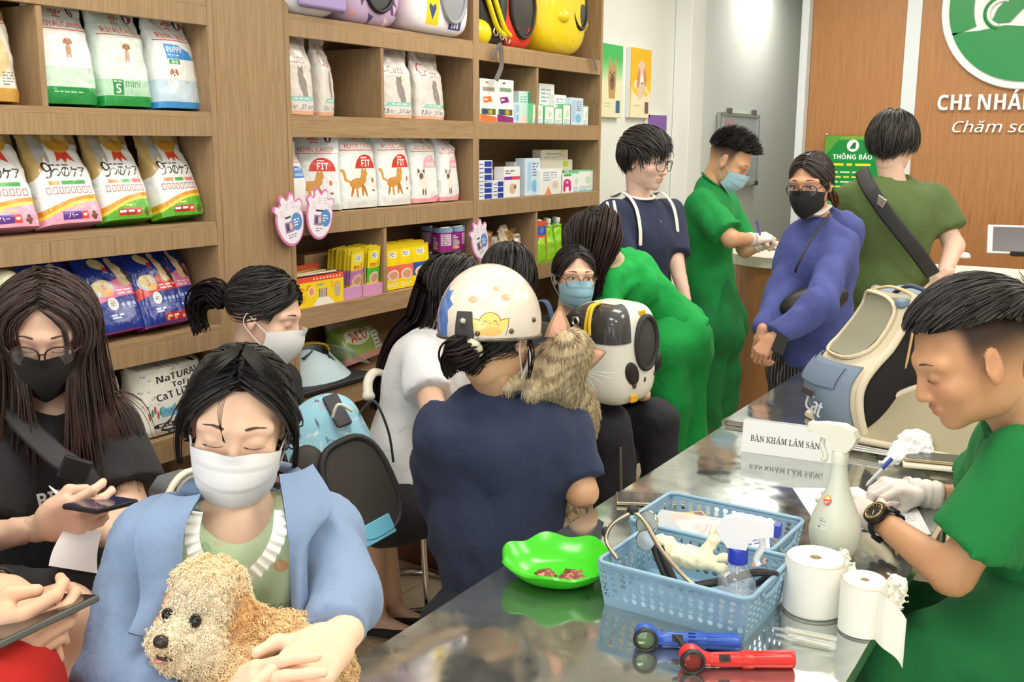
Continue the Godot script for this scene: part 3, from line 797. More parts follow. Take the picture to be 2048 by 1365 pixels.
func art_royal(kind: String) -> Cv:
	var cv := Cv.new(220, 340, rgb(240, 243, 242)); var red := rgb(220, 60, 50)
	match kind:
		"gold": cv.im.fill(rgb(232, 226, 214)); cv.rect(0, 0, 220, 90, rgb(190, 160, 110)); cv.rect(0, 300, 220, 40, rgb(206, 158, 70))
		"mini": cv.im.fill(rgb(226, 240, 230)); cv.rect(0, 306, 220, 34, rgb(24, 152, 70)); cv.rect(0, 250, 220, 56, rgb(186, 224, 196))
		"puppy": cv.rect(0, 240, 220, 100, rgb(206, 226, 240)); cv.rect(0, 318, 220, 22, rgb(70, 156, 226))
	crown(cv, 105, 52, 26, red)
	cv.text("ROYAL CANIN", 110, 92, 21, red, false, true, .0, .92)
	cv.rect(14, 98, 196, 3, red)
	cv.ell(168, 34, 16, 18, rgb(50, 56, 130)); cv.rect(164, 22, 8, 26, Color.WHITE); cv.rect(172, 22, 8, 26, rgb(214, 50, 50))
	var dogf := func(x: float, y: float, s: float, a: Color, b: Color) -> void:
		cv.ell(x, y + s * 1.25, s * .55, s * .8, b); cv.ell(x - s * .3, y + s * 2.1, s * .16, s * .5, b); cv.ell(x + s * .3, y + s * 2.1, s * .16, s * .5, b)
		cv.ell(x, y, s * .6, s * .62, b); cv.ell(x - s * .55, y - s * .1, s * .26, s * .5, a, .5); cv.ell(x + s * .55, y - s * .1, s * .26, s * .5, a, -.5); cv.ell(x - s * .25, y - s * .15, s * .24, s * .3, a)
		cv.ell(x, y + s * .3, s * .14, s * .11, rgb(40, 30, 28)); cv.ell(x - s * .24, y - s * .08, s * .08, s * .08, rgb(30, 24, 22)); cv.ell(x + s * .24, y - s * .08, s * .08, s * .08, rgb(30, 24, 22))
	match kind:
		"mini":
			dogf.call(112, 140, 20, rgb(176, 116, 74), rgb(200, 150, 110))
			cv.rect(34, 252, 44, 52, rgb(24, 146, 70)); cv.text("S", 56, 298, 32, Color.WHITE, true, true); cv.lines(38, 256, 34, 1, 6, 4, Color.WHITE)
			cv.text("mini", 88, 276, 26, rgb(40, 140, 80)); cv.text("adult", 88, 304, 20, rgb(150, 186, 160))
		"mini_plain":
			dogf.call(112, 140, 20, rgb(176, 116, 74), rgb(200, 150, 110)); cv.rect(0, 286, 220, 54, rgb(20, 146, 66)); cv.lines(40, 300, 150, 1, 6, 4, rgb(190, 230, 200)); cv.rect(0, 220, 220, 66, rgb(206, 232, 214))
		"puppy":
			cv.poly(PackedVector2Array([Vector2(44, 112), Vector2(110, 116), Vector2(160, 136), Vector2(190, 166), Vector2(50, 166)]), rgb(56, 148, 222)); cv.text("PUPPY", 54, 142, 20, Color.WHITE, true, false, .0, .9); cv.lines(56, 150, 90, 1, 6, 4, rgb(220, 236, 250))
			cv.rect(58, 168, 54, 16, rgb(40, 160, 80)); cv.text("MINI", 85, 182, 10, Color.WHITE, true, true)
			dogf.call(76, 216, 26, rgb(178, 116, 72), rgb(244, 242, 238)); cv.ell(138, 248, 6, 6, rgb(220, 180, 120))
		"gold":
			cv.ell(110, 200, 76, 76, rgb(224, 196, 140)); dogf.call(100, 180, 34, rgb(206, 160, 100), rgb(222, 186, 130)); cv.lines(150, 250, 50, 5, 9, 4, rgb(130, 130, 140))
		"fit", "kitten", "indoor":
			var cl: Color = {"fit": rgb(214, 60, 52), "kitten": rgb(242, 176, 194), "indoor": rgb(56, 130, 210)}[kind]
			var p := PackedVector2Array()
			for i in 15: p.append(Vector2(136 + cos(PI + PI * i / 14.0) * 60, 176 + sin(PI + PI * i / 14.0) * 58))
			cv.poly(p, cl)
			cv.text({"fit": "FIT", "kitten": "KITTEN", "indoor": "INDOOR"}[kind], 138, 168, 28 if kind == "fit" else 15, Color.WHITE, true, true, .0, .95); cv.lines(112, 128, 50, 1, 6, 6, rgb(250, 220, 216), 2)
			if kind == "fit":   
				var og := rgb(212, 152, 74)
				cv.ell(82, 238, 44, 22, og, -.1); cv.ell(124, 198, 18, 18, og); cv.poly(PackedVector2Array([Vector2(110, 190), Vector2(112, 172), Vector2(124, 184), Vector2(136, 172), Vector2(140, 196)]), og); cv.ell(118, 218, 18, 22, og)
				for q in [[52, 268, .3], [78, 272, -.1], [112, 266, .1], [128, 270, -.3]]: cv.ell(q[0], q[1], 7, 26, og if int(q[0]) % 4 else rgb(190, 128, 56), q[2])
				cv.line([Vector2(44, 232), Vector2(22, 222), Vector2(20, 196), Vector2(14, 182)], 10, og)
				cv.ell(172, 226, 7, 12, rgb(206, 120, 110)); cv.ell(176, 270, 8, 5, rgb(150, 100, 70))
			else:
				var x := 60.0 if kind == "kitten" else 50.0
				cv.ell(x, 212, 30, 26, rgb(236, 226, 214)); cv.ell(x, 216, 16, 16, rgb(120, 92, 76)); cv.poly(PackedVector2Array([Vector2(x - 28, 204), Vector2(x - 26, 176), Vector2(x - 8, 192)]), rgb(110, 80, 66)); cv.poly(PackedVector2Array([Vector2(x + 28, 204), Vector2(x + 26, 176), Vector2(x + 8, 192)]), rgb(110, 80, 66))
				cv.ell(x - 8, 210, 3, 3, rgb(60, 110, 170)); cv.ell(x + 8, 210, 3, 3, rgb(60, 110, 170)); cv.ell(x + 14, 258, 34, 34, rgb(240, 232, 222)); cv.ell(x + 4, 290, 7, 16, rgb(130, 100, 84)); cv.ell(x + 28, 292, 7, 16, rgb(130, 100, 84))
				if kind == "kitten": cv.poly(PackedVector2Array([Vector2(0, 340), Vector2(0, 318), Vector2(120, 322), Vector2(220, 296), Vector2(220, 340)]), rgb(244, 170, 180))
	return cv
func art_cats() -> Cv:
	var cv := Cv.new(200, 340, rgb(226, 220, 214))
	cv.rect(0, 0, 200, 50, rgb(190, 180, 172)); cv.text("Cats", 56, 128, 34, rgb(150, 90, 84), false)
	cv.line([Vector2(60, 66), Vector2(34, 60), Vector2(26, 90), Vector2(34, 122), Vector2(56, 118)], 5, rgb(170, 60, 54))
	for q in [[112, 170, 16, 24, .2], [122, 214, 20, 44, -.25], [134, 250, 16, 24, .0]]: cv.ell(q[0], q[1], q[2], q[3], rgb(150, 142, 136), q[4])
	cv.poly(PackedVector2Array([Vector2(98, 160), Vector2(98, 138), Vector2(110, 150), Vector2(124, 136), Vector2(126, 164)]), rgb(140, 132, 126))
	cv.poly(PackedVector2Array([Vector2(20, 290), Vector2(46, 264), Vector2(190, 264), Vector2(190, 284), Vector2(44, 284)]), rgb(150, 206, 196)); cv.lines(70, 270, 100, 1, 6, 6, rgb(226, 240, 236))
	cv.text("7.5", 16, 316, 20, rgb(40, 54, 110), true, false, .15); cv.lines(60, 302, 30, 2, 8, 4, rgb(120, 130, 160)); cv.text("31", 108, 316, 20, rgb(70, 76, 120), false, false, .2); cv.lines(146, 302, 40, 2, 8, 4, rgb(120, 130, 160))
	cv.rect(0, 324, 200, 16, rgb(236, 186, 156))
	return cv
func art_sack(red: bool) -> Cv:    
	var cv := Cv.new(256, 384, rgb(28, 52, 140)); var band := rgb(214, 46, 48) if red else rgb(232, 120, 164)
	cv.rect(0, 0, 256, 70, rgb(22, 40, 112))
	cv.ell(86, 120, 34, 20, rgb(226, 206, 150), .5); cv.poly(PackedVector2Array([Vector2(100, 134), Vector2(120, 140), Vector2(112, 160), Vector2(96, 150)]), rgb(206, 40, 44))
	cv.poly(PackedVector2Array([Vector2(0, 238), Vector2(60, 210), Vector2(256, 150), Vector2(256, 250), Vector2(120, 252), Vector2(0, 276)]), band)
	for q in [[160, 150, 20, 44, -.45], [146, 112, 16, 16, .0], [180, 190, 24, 30, -.6]]: cv.ell(q[0], q[1], q[2], q[3], rgb(222, 196, 150), q[4])
	for q in [[204, 176, 12, 34, -.8], [216, 200, 26, 10, .5]]: cv.ell(q[0], q[1], q[2], q[3], rgb(60, 58, 60), q[4])
	cv.ell(70, 214, 52, 32, rgb(190, 208, 220)); cv.ell(66, 206, 40, 24, rgb(236, 216, 160)); cv.ell(86, 230, 30, 16, rgb(240, 196, 110)); cv.text("S", 76, 226, 24, band, true, true)
	cv.lines(130, 226, 110, 2, 12, 6, rgb(250, 230, 236), 3)
	cv.ell(96, 276, 24, 24, rgb(236, 236, 232)); cv.ell(96, 276, 18, 18, rgb(206, 210, 206)); cv.lines(86, 272, 20, 2, 7, 3, rgb(70, 80, 90))
	for i in 4: cv.ell(140 + i * 26, 284, 8, 8, rgb(160, 190, 230)); cv.rect(134 + i * 26, 296, 13, 3, rgb(160, 190, 230))
	cv.lines(70, 316, 60, 2, 10, 7, rgb(210, 220, 240), 7)
	if red:
		cv.rect(110, 340, 126, 32, rgb(170, 34, 44)); cv.lines(124, 350, 90, 1, 6, 8, rgb(240, 200, 190))
		for i in 3: cv.ell(126 + i * 46, 362, 9, 7, rgb(220, 150, 100))
	cv.rect(0, 376, 256, 8, rgb(120, 40, 90))
	return cv
func art_litter() -> Cv:
	var cv := Cv.new(256, 380, rgb(232, 229, 218)); var k := rgb(40, 38, 36); var r := RandomNumberGenerator.new(); r.seed = 4
	for i in 46:
		var p := Vector2(r.randf_range(14, 240), r.randf_range(14, 250)); var a := r.randf() * TAU
		if p.x > 62 and p.x < 236 and p.y > 52: continue
		cv.line([p, p + Vector2.from_angle(a) * 9, p + Vector2.from_angle(a + 1.2) * 11], 1.6, rgb(120, 116, 112))
		if i % 3 == 0: cv.ell(p.x, p.y, 4, 4, rgb(150, 146, 140))
	cv.poly(PackedVector2Array([Vector2(206, 36), Vector2(206, 20), Vector2(213, 26), Vector2(221, 20), Vector2(222, 36)]), k)
	cv.text("NaTURAL", 150, 104, 34, k, true, true, .05, .8, "Droid Sans", -.1)
	cv.text("ToFu", 156, 146, 28, k, true, true, .0, .9, "Droid Sans", -.03)
	cv.text("CaT LiTTeR", 152, 194, 40, k, true, true, .0, .66, "Droid Sans", -.14)
	for i in 5: cv.ell(36 + i * 9, 272 - (i % 3) * 14, 4, 22, [rgb(206, 90, 96), rgb(70, 150, 130), rgb(196, 70, 80)][i % 3])
	var catf := func(x: float, cl: Color) -> void:
		cv.rect(x - 26, 246, 52, 44, cl); cv.poly(PackedVector2Array([Vector2(x - 26, 248), Vector2(x - 24, 228), Vector2(x - 8, 246)]), cl); cv.poly(PackedVector2Array([Vector2(x + 26, 248), Vector2(x + 24, 228), Vector2(x + 8, 246)]), cl)
		cv.ell(x - 10, 258, 3, 3, k); cv.ell(x + 10, 258, 3, 3, k); cv.line([Vector2(x - 6, 268), Vector2(x, 264), Vector2(x + 6, 268)], 2, k); cv.line([Vector2(x - 28, 264), Vector2(x - 14, 266)], 1.5, k); cv.line([Vector2(x + 28, 264), Vector2(x + 14, 266)], 1.5, k)
	catf.call(100, rgb(110, 176, 206)); catf.call(164, rgb(236, 182, 70)); catf.call(222, rgb(150, 150, 150))
	cv.ell(58, 330, 14, 11, k); cv.rect(58, 319, 54, 22, k); cv.ell(112, 330, 14, 11, k); cv.text("MILK", 85, 336, 13, Color.WHITE, true, true)
	return cv
func art_box(kind: int, seed_: int) -> Cv:   
	var cv := Cv.new(96, 128, rgb(238, 240, 240)); var r := RandomNumberGenerator.new(); r.seed = seed_
	match kind:
		0: # white twin pack, orange and plum
			var cl := rgb(240, 116, 60) if seed_ % 2 else rgb(140, 40, 116)
			cv.lines(30, 8, 40, 1, 5, 5, cl); cv.rect(14, 24, 68, 12, rgb(170, 150, 130) if seed_ % 2 else rgb(130, 160, 130)); cv.poly(PackedVector2Array([Vector2(16, 54), Vector2(60, 50), Vector2(70, 66), Vector2(22, 72)]), cl); cv.lines(24, 58, 36, 1, 5, 5, Color.WHITE)
			cv.rect(8, 88, 80, 18, rgb(60, 110, 60)); cv.ell(30, 97, 12, 8, rgb(50, 60, 130)); cv.ell(60, 97, 12, 8, rgb(210, 150, 60)); cv.poly(PackedVector2Array([Vector2(0, 104), Vector2(96, 112), Vector2(96, 128), Vector2(0, 128)]), cl)
		1: # mint carton
			cv.im.fill(rgb(206, 236, 230)); cv.rect(54, 0, 20, 70, rgb(40, 170, 130)); cv.lines(8, 20, 40, 3, 10, 4, rgb(90, 180, 170), seed_); cv.rect(0, 96, 96, 32, rgb(240, 214, 206))
		2: # white with pale green print
			cv.rect(0, 0, 96, 8, rgb(120, 206, 150)); cv.ell(r.randf_range(30, 66), 60, 18, 24, rgb(190, 226, 196)); cv.lines(10, 96, 70, 3, 9, 4, rgb(120, 160, 190), seed_); cv.rect(0, 118, 96, 10, rgb(150, 210, 230))
		3: # royal blue blister pack
			cv.im.fill(rgb(226, 230, 236)); cv.rect(40, 6, 50, 34, rgb(36, 62, 160)); cv.rect(40, 46, 50, 34, rgb(36, 62, 160)); cv.rect(40, 88, 50, 34, rgb(36, 62, 160)); cv.lines(6, 20, 28, 4, 26, 6, rgb(60, 80, 150), seed_)
		4: # white, violet and red band
			cv.rect(0, 40, 48, 14, rgb(130, 50, 170)); cv.rect(48, 40, 48, 14, rgb(226, 70, 90)); cv.lines(8, 14, 60, 2, 10, 5, rgb(120, 110, 100), seed_); cv.ell(50, 92, 18, 22, rgb(214, 186, 150)); cv.ell(66, 84, 8, 10, rgb(150, 110, 80))
		5: # sky-blue carton
			cv.im.fill(rgb(206, 224, 240)); cv.rect(14, 12, 26, 100, rgb(170, 206, 236)); cv.ell(60, 96, 18, 22, rgb(120, 190, 226)); cv.lines(46, 16, 40, 5, 10, 5, rgb(110, 130, 160), seed_)
		6: # cream carton with dark lettering
			cv.im.fill(rgb(226, 224, 206)); cv.text("PRONIL", 48, 58, 15, rgb(80, 90, 70), true, true, .0, .8); cv.rect(66, 6, 16, 22, rgb(206, 206, 60)); cv.lines(10, 84, 70, 3, 10, 4, rgb(150, 146, 130), seed_); cv.ell(76, 72, 14, 18, rgb(240, 190, 170))
		7: # white with orange foot
			cv.lines(12, 16, 60, 4, 12, 5, rgb(150, 170, 200), seed_); cv.poly(PackedVector2Array([Vector2(20, 128), Vector2(36, 84), Vector2(50, 128)]), rgb(244, 150, 90)); cv.ell(66, 80, 14, 20, rgb(226, 206, 190))
		8: # magenta animal print
			cv.rect(20, 0, 60, 16, rgb(50, 176, 90)); cv.ell(48, 60, 30, 26, rgb(206, 40, 130)); cv.ell(26, 90, 10, 30, rgb(206, 40, 130)); cv.ell(70, 90, 10, 30, rgb(206, 40, 130)); cv.ell(48, 56, 10, 8, rgb(240, 200, 220))
		9: # blue and orange packet
			cv.im.fill(rgb(226, 90, 60)); cv.rect(8, 30, 80, 54, rgb(50, 90, 180)); cv.ell(48, 56, 20, 20, rgb(90, 140, 210)); cv.lines(14, 100, 64, 2, 10, 6, rgb(250, 226, 180), seed_)
	return cv
func carton(p: Vector3, w: float, h: float, d: float, m: Material, label: String, group: String, turn := .0) -> Node3D:
	var t := thing("carton", label, "box", p - V(d * .5, 0, 0), PI / 2 + turn, group)
	part("body", boxm(V(0, h * .5, 0), V(w, h, d), .002, Basis.IDENTITY, 5), m, t)
	part("flap", boxm(V(0, h - .0005, .002), V(w * .96, .002, d * .92), .0008, Basis.IDENTITY, 0), m, t)
	return t
func art_stick(base: Color, side: Color, text: String) -> Cv:
	var cv := Cv.new(96, 192, base)
	cv.rect(0, 0, 96, 12, base.darkened(.1)); cv.rect(0, 84, 96, 60, side); cv.rect(26, 22, 42, 26, Color(.94, .95, .95)); cv.lines(30, 26, 32, 3, 7, 3, rgb(60, 60, 60))
	cv.ell(48, 128, 36, 26, rgb(240, 214, 190)); cv.ell(48, 128, 26, 18, rgb(226, 160, 130)); cv.text(text, 48, 80, 20, rgb(206, 46, 40), true, true, .0, .9); cv.lines(12, 164, 70, 2, 9, 5, rgb(250, 246, 220))
	return cv
func sachet(p: Vector3, w: float, h: float, m: Material, label: String, group: String, lean: float, turn := .0, fan := .0) -> void:
	var t := thing("treat_sachet", label, "sachet", p, .0, group)
	t.basis = Basis(Vector3.UP, PI / 2 + turn) * Basis(Vector3.RIGHT, -lean) * Basis(Vector3.BACK, fan)
	var mb := Mb.new(); mb.sheet(6, 8, func(u, v): return V((u - .5) * w, v * h, sin(PI * u) * sin(PI * v) * .007), .003)
	for i in mb.v.size(): mb.t[i].y = 1.0 - mb.v[i].y / h
	part("pouch", mb, m, t)
func tin(p: Vector3, r: float, h: float, m: Material, label: String, turn := .0) -> void:
	var t := thing("food_tin", label, "tin", p, turn, "purple tins of cat food")
	var mb := Mb.new(); mb.lathe([Vector2(r, .004), Vector2(r, h - .004)], 24); part("printed_wall", mb, m, t)
	mb = Mb.new(); mb.lathe([Vector2(0, h - .004), Vector2(r * .93, h - .004), Vector2(r * .95, h), Vector2(r * 1.01, h), Vector2(r * 1.01, h - .005)], 24); mb.lathe([Vector2(r * 1.01, .006), Vector2(r * 1.01, 0), Vector2(0, .001)], 24); part("metal_rim", mb, M.steel, t)
func shell_pack(w: float, h: float, d: float, m: Material, back: Material, t: Node3D, e := .5) -> void:
	var sg := func(x: float, k: float) -> float: return signf(x) * pow(absf(x), k)
	var mb := Mb.new()
	mb.grid(40, 24, func(u, v):
		var a: float = u * TAU; var b: float = (v - .5) * PI
		return V(w * .5 * sg.call(sin(a), e) * pow(cos(b), e), h * .5 + h * .5 * sg.call(sin(b), e), d * .5 * sg.call(-cos(a), e) * pow(cos(b), e * .8)), Rect2(0, 0, 1, 1), true)
	for i in mb.v.size():
		mb.t[i] = Vector2(mb.v[i].x / w + .5, 1.0 - mb.v[i].y / h)
	part("shell", mb, m, t)
	part("back_panel", boxm(V(0, h * .48, -d * .3), V(w * 1.01, h * .93, d * .42), .03), back, t)
func ringed(t: Node3D, ct: Vector3, rx: float, ry: float, rim: Material, mesh_m: Material, tilt := .0) -> void:
	var bs := Basis(Vector3.RIGHT, -tilt)
	var pts := PackedVector3Array()
	for i in 28: pts.append(ct + bs * V(cos(TAU * i / 28) * rx, sin(TAU * i / 28) * ry, 0))
	var mb := Mb.new(); mb.tube(pts, [.011], 8, .8, Vector3.ZERO, false, true); part("window_ring", mb, rim, t)
	mb = Mb.new(); mb.grid(28, 4, func(u, v): return ct + bs * V(cos(TAU * u) * rx * (1.0 - v), -sin(TAU * u) * ry * (1.0 - v), sin(v * 1.5) * .014 - .002), Rect2(0, 0, 1, 1), true)
	part("mesh_window", mb, mesh_m, t)
func build_goods() -> void:
	var gold := "gold and white dog food bags of the second row"
	var mp := foil(art_care(false)); var mg := foil(art_care(true))
	var foilm := mat(rgb(176, 152, 92), .25, .6)
	var k := 0
	for q in [[V(-2.47, 1.352, -1.589), .188, .266, mp, "leftmost pink-footed white and gold dog food bag, at the frame's edge"], [V(-2.47, 1.352, -1.786), .188, .269, mp, "pink-footed white and gold dog food bag beside the green-footed ones"], [V(-2.47, 1.352, -1.967), .165, .265, mg, "green-footed white and gold dog food bag next to the pink-footed bags"], [V(-2.47, 1.352, -2.16), .176, .267, mg, "green-footed white and gold dog food bag nearest the wide post"]]:
		var t := put_bag(q[0], q[1], .3, .09, q[3], q[4], gold, .3, k + 3, [.0, .08, .05, .12][k], .5)
		seal(t, q[1], .3, foilm); k += 1
	var rc := "white dog food bags of the top row"
	k = 0
	for q in [[V(-2.48, 1.682, -1.579), .159, .241, "gold", "gold and white dog food bag left of the divider, top row"], [V(-2.48, 1.682, -1.804), .183, .262, "mini_plain", "white dog food bag with a broad green foot, just right of the divider"], [V(-2.48, 1.682, -1.99), .177, .261, "mini", "white dog food bag with mini lettering and a narrow green foot"], [V(-2.48, 1.682, -2.174), .177, .268, "puppy", "white and blue PUPPY bag beside the wide post"]]:
		var t := put_bag(q[0], q[1], .275, .1, foil(art_royal(q[3]), .35), q[4], rc, .1, k + 11, .04 * k, .7)
		seal(t, q[1], .275, [foilm, mat(rgb(24, 140, 66), .3), mat(rgb(24, 140, 66), .3), mat(rgb(70, 150, 220), .3)][k]); k += 1
	var ms := [foil(art_sack(false), .22), foil(art_sack(true), .22)]
	k = 0
	for q in [[V(-2.475, 1.029, -1.748), .154, .221, 0, "dark blue dog food sack mostly hidden behind the long-haired woman's head"], [V(-2.475, 1.029, -1.926), .182, .203, 0, "dark blue sack with a pink band, beside the long-haired woman's head"], [V(-2.47, 1.029, -2.074), .16, .219, 1, "dark blue sack with a red band, between the two pink-banded sacks"], [V(-2.49, 1.029, -2.178), .142, .231, 0, "dark blue sack with a pink band, beside the wide post"]]:
		put_bag(q[0] + V(0, 0, .02 if k == 3 else .0), q[1] * 1.08, .3, .08, ms[q[3]], q[4], "dark blue dog food sacks", .36, k + 21, .1, .62, "dog_food_sack", "sack"); k += 1
	var b := Mb.new(); b.ball(Vector3.ZERO, V(.04, .037, .04), Basis.IDENTITY, 20, 14)
	solo("toy_ball", b, mat(rgb(226, 224, 190), .5), "cream ball on the third shelf at the photo's left edge", "ball", V(-2.5, 1.233, -1.572) )
	for i in 2:
		b = Mb.new(); b.tube(curve([V(-2.5, 1.165, -1.541) - V(0, .024 * i, 0), V(-2.5, 1.178, -1.584) - V(0, .02 * i, 0), V(-2.52, 1.178, -1.654) - V(0, .016 * i, 0)], 5), [.006], 8)
		solo("chew_stick", b, mat(rgb(206, 190, 150), .7), ["upper pale chew stick on the third shelf at the left edge", "lower pale chew stick on the third shelf at the left edge"][i], "stick")
	var ml := mat(Color.WHITE, .75, .0, {"albedo_texture": art_litter().tex(), "texture_repeat": false, "heightmap_enabled": false})
	k = 0
	for q in [[V(-2.47, .715, -1.801), .224, .288, "white cat litter pack partly hidden behind the long-haired woman's shoulder"], [V(-2.47, .715, -2.081), .274, .259, "white NATURAL TOFU CAT LITTER pack above the silver carrier"]]:
		var t := put_bag(q[0], q[1], .225, .12, ml, q[3], "white cat litter packs on the bottom shelf", .06, k + 31, .0, .965, "litter_pack", "pack"); k += 1
	var mc := foil(art_cats(), .4)
	k = 0
	for q in [[V(-2.47, 1.682, -2.662), .17, .252, "white Cats food bag beside the wide post, front one of the three"], [V(-2.55, 1.682, -2.816), .114, .262, "white Cats food bag in the middle of the three beside the post"], [V(-2.5, 1.682, -2.838), .094, .251, "white Cats food bag furthest from the post, before the dark recess"], [V(-2.47, 1.682, -3.201), .185, .268, "crumpled white Cats food bag leaning on the divider"], [V(-2.48, 1.682, -3.435), .218, .267, "crumpled white Cats food bag right of the one on the divider"]]:
		put_bag(q[0], q[1], [.27, .27, .265, .265, .26][k], .09, mc, q[3], "white cat food bags of the second row", .03, k + 41, [.0, .0, .25, -.15, .1][k], .66)
		k += 1
	var fit := foil(art_royal("fit"), .35); var kit := foil(art_royal("kitten"), .35); var ind := foil(art_royal("indoor"), .35)
	k = 0
	for q in [[V(-2.48, 1.352, -2.644), .137, .229, ind, "white and blue cat food bag beside the wide post, third row", .1], [V(-2.49, 1.352, -2.803), .116, .253, fit, "narrow-looking white FIT bag turned sideways beside the blue-printed bag", -.75], [V(-2.47, 1.352, -2.982), .211, .258, fit, "white FIT cat food bag with a ginger cat, left one of the wide pair", .0], [V(-2.47, 1.352, -3.194), .2, .259, fit, "white FIT cat food bag with a ginger cat, beside the pink-footed bags", .0], [V(-2.48, 1.352, -3.399), .184, .252, kit, "white and pink kitten food bag touching the FIT bags", .06], [V(-2.48, 1.352, -3.569), .142, .245, kit, "white and pink kitten food bag nearest the narrow upright", .12]]:
		put_bag(q[0], q[1] * (1.5 if k == 1 else 1.0), [.24, .28, .295, .295, .285, .275][k], .1, q[3], q[4], "white cat food bags of the third row", .06, k + 51, q[5], .78 if k > 1 else .6)
		k += 1
	for q in [[V(-2.64, 1.455, -2.979), .13], [V(-2.66, 1.484, -2.885), .13]]:
		put_bag(V(-2.58, 1.352, q[0].z), q[1], .24, .08, foil(art_royal("plain"), .4), "plain silvery white bag standing at the back behind the FIT bags" if q[0].x > -2.65 else "plain silvery white bag at the back behind the blue-printed bag", "white cat food bags of the third row", .0, 61, .3)
	paw_tag(V(-2.425, 1.341, -2.542), "white and pink paw-shaped hang tag on the wide post's edge, left of the pair", .2, 1)
	paw_tag(V(-2.425, 1.353, -2.688), "white and pink paw-shaped hang tag in front of the FIT bags", -.12, 2)
	paw_tag(V(-2.425, 1.188, -3.683), "pale paw-shaped hang tag on the narrow upright above the seated people", .3, 3)
	var yb := Cv.new(256, 128, rgb(250, 214, 30)); yb.rect(0, 0, 256, 22, rgb(236, 84, 56))
	for i in 9: yb.ell(110 + i * 16, 11, 4, 4, rgb(250, 230, 220))
	yb.text("me-O", 8, 62, 26, rgb(226, 90, 40), true); yb.lines(10, 74, 60, 4, 10, 5, rgb(236, 170, 50), 3); yb.ell(96, 64, 18, 22, rgb(250, 226, 150)); yb.ell(96, 64, 12, 16, rgb(240, 150, 130))
	for i in 4: yb.rect(132 + i * 11, 56, 7, 38, [rgb(120, 110, 190), rgb(70, 170, 200), rgb(230, 120, 160), rgb(90, 120, 190)][i])
	yb.poly(PackedVector2Array([Vector2(100, 128), Vector2(130, 92), Vector2(180, 96), Vector2(214, 128)]), rgb(246, 240, 226)); yb.ell(224, 70, 16, 34, rgb(196, 176, 150)); yb.ell(224, 46, 14, 12, rgb(210, 190, 160)); yb.text("PARTY", 122, 44, 10, rgb(50, 150, 190), true); yb.lines(190, 34, 50, 3, 9, 5, rgb(236, 170, 50), 8)
	var my := mat(Color.WHITE, .4, .0, {"albedo_texture": yb.tex()})
	var bx := [V(-2.46, 1.029, -2.711), .27, .105]
	var t := thing("display_box", "open yellow and red treat display box at the left end of the fourth shelf", "box", bx[0] - V(.06, 0, 0), PI / 2)
	var w: float = bx[1]; var h: float = bx[2]
	part("front", boxm(V(0, h * .5, .058), V(w, h, .004), .001, Basis.IDENTITY, 5), my, t)
	var red := mat(rgb(230, 90, 60), .5)
	part("side", boxm(V(w * .5, h * .5, 0), V(.004, h, .116), .001), my, t); part("side", boxm(V(-w * .5, h * .5, 0), V(.004, h, .116), .001), my, t)
	part("back", boxm(V(0, h * .62, -.058), V(w, h * 1.24, .004), .001), red, t)
	var cols := [rgb(226, 214, 190), rgb(90, 150, 150), rgb(230, 200, 160), rgb(120, 100, 80), rgb(214, 190, 70)]
	for i in 5: solo("treat_tube", boxm(V(0, 0, 0), V(w * .85, .006, .014), .002), mat(cols[i], .3), ["pale", "teal", "cream", "brown", "mustard"][i] + " flat treat tube lying in the open yellow display box", "sachet", bx[0] + V(-.02 - i * .018, h + .006 - (i % 2) * .006, 0), Basis(Vector3.UP, PI / 2 + .05 * i), "treat tubes in the yellow display box")
	var cb := Cv.new(128, 96, rgb(196, 158, 112)); cb.text("me-O", 24, 56, 26, rgb(90, 60, 40), true); cb.lines(20, 74, 60, 1, 8, 6, rgb(120, 84, 56))
	var q2 := [V(-2.62, 1.029, -2.943), .247, .156]
	carton(q2[0], q2[1], q2[2] * 1.0, .09, mat(Color.WHITE, .8, .0, {"albedo_texture": cb.tex()}), "brown me-O carton at the back of the fourth shelf behind the sachets", "brown cartons")
	var sm := [mat(Color.WHITE, .25, .0, {"albedo_texture": art_stick(rgb(246, 222, 60), rgb(196, 130, 190), "me-O").tex()}), mat(Color.WHITE, .25, .0, {"albedo_texture": art_stick(rgb(246, 222, 40), rgb(90, 190, 50), "me-O").tex()})]
	var tan := mat(rgb(206, 174, 120), .8)
	for i in 2:
		var qs = [[V(-2.475, 1.029, -2.92), .102, .159], [V(-2.47, 1.029, -3.024), .071, .16]][i]
		var tr := thing("sachet_tray", ["tan card tray with a pink foot holding yellow and lilac sachets", "tan card tray holding green and yellow sachets"][i], "tray", qs[0] - V(.07, 0, 0), PI / 2)
		part("side", boxm(V(.065, .055, 0), V(.003, .11, .15), .001), tan, tr); part("side", boxm(V(-.06, .045, 0), V(.003, .09, .15), .001), tan, tr)
		part("front", boxm(V(.0, .022, .075), V(.128, .044, .003), .001), mat([rgb(206, 150, 196), rgb(214, 150, 190)][i], .5), tr); part("base", boxm(V(0, .003, 0), V(.126, .004, .15), .001), tan, tr)
		for j in 9:
			sachet(qs[0] + V(-.012 - j * .013, .008, -.02 + .012 * i + .004 * (j % 3)), .075, .175 + .004 * (j % 2), sm[i], ["%s yellow and lilac treat sachet in the left tray", "%s green and yellow treat sachet in the right tray"][i] % ["front", "second", "third", "fourth", "fifth", "sixth", "seventh", "eighth", "rear"][j], ["yellow and lilac sachets in the left tray", "green and yellow sachets in the right tray"][i], -.16 + .05 * i, .05, .08 - .04 * i)
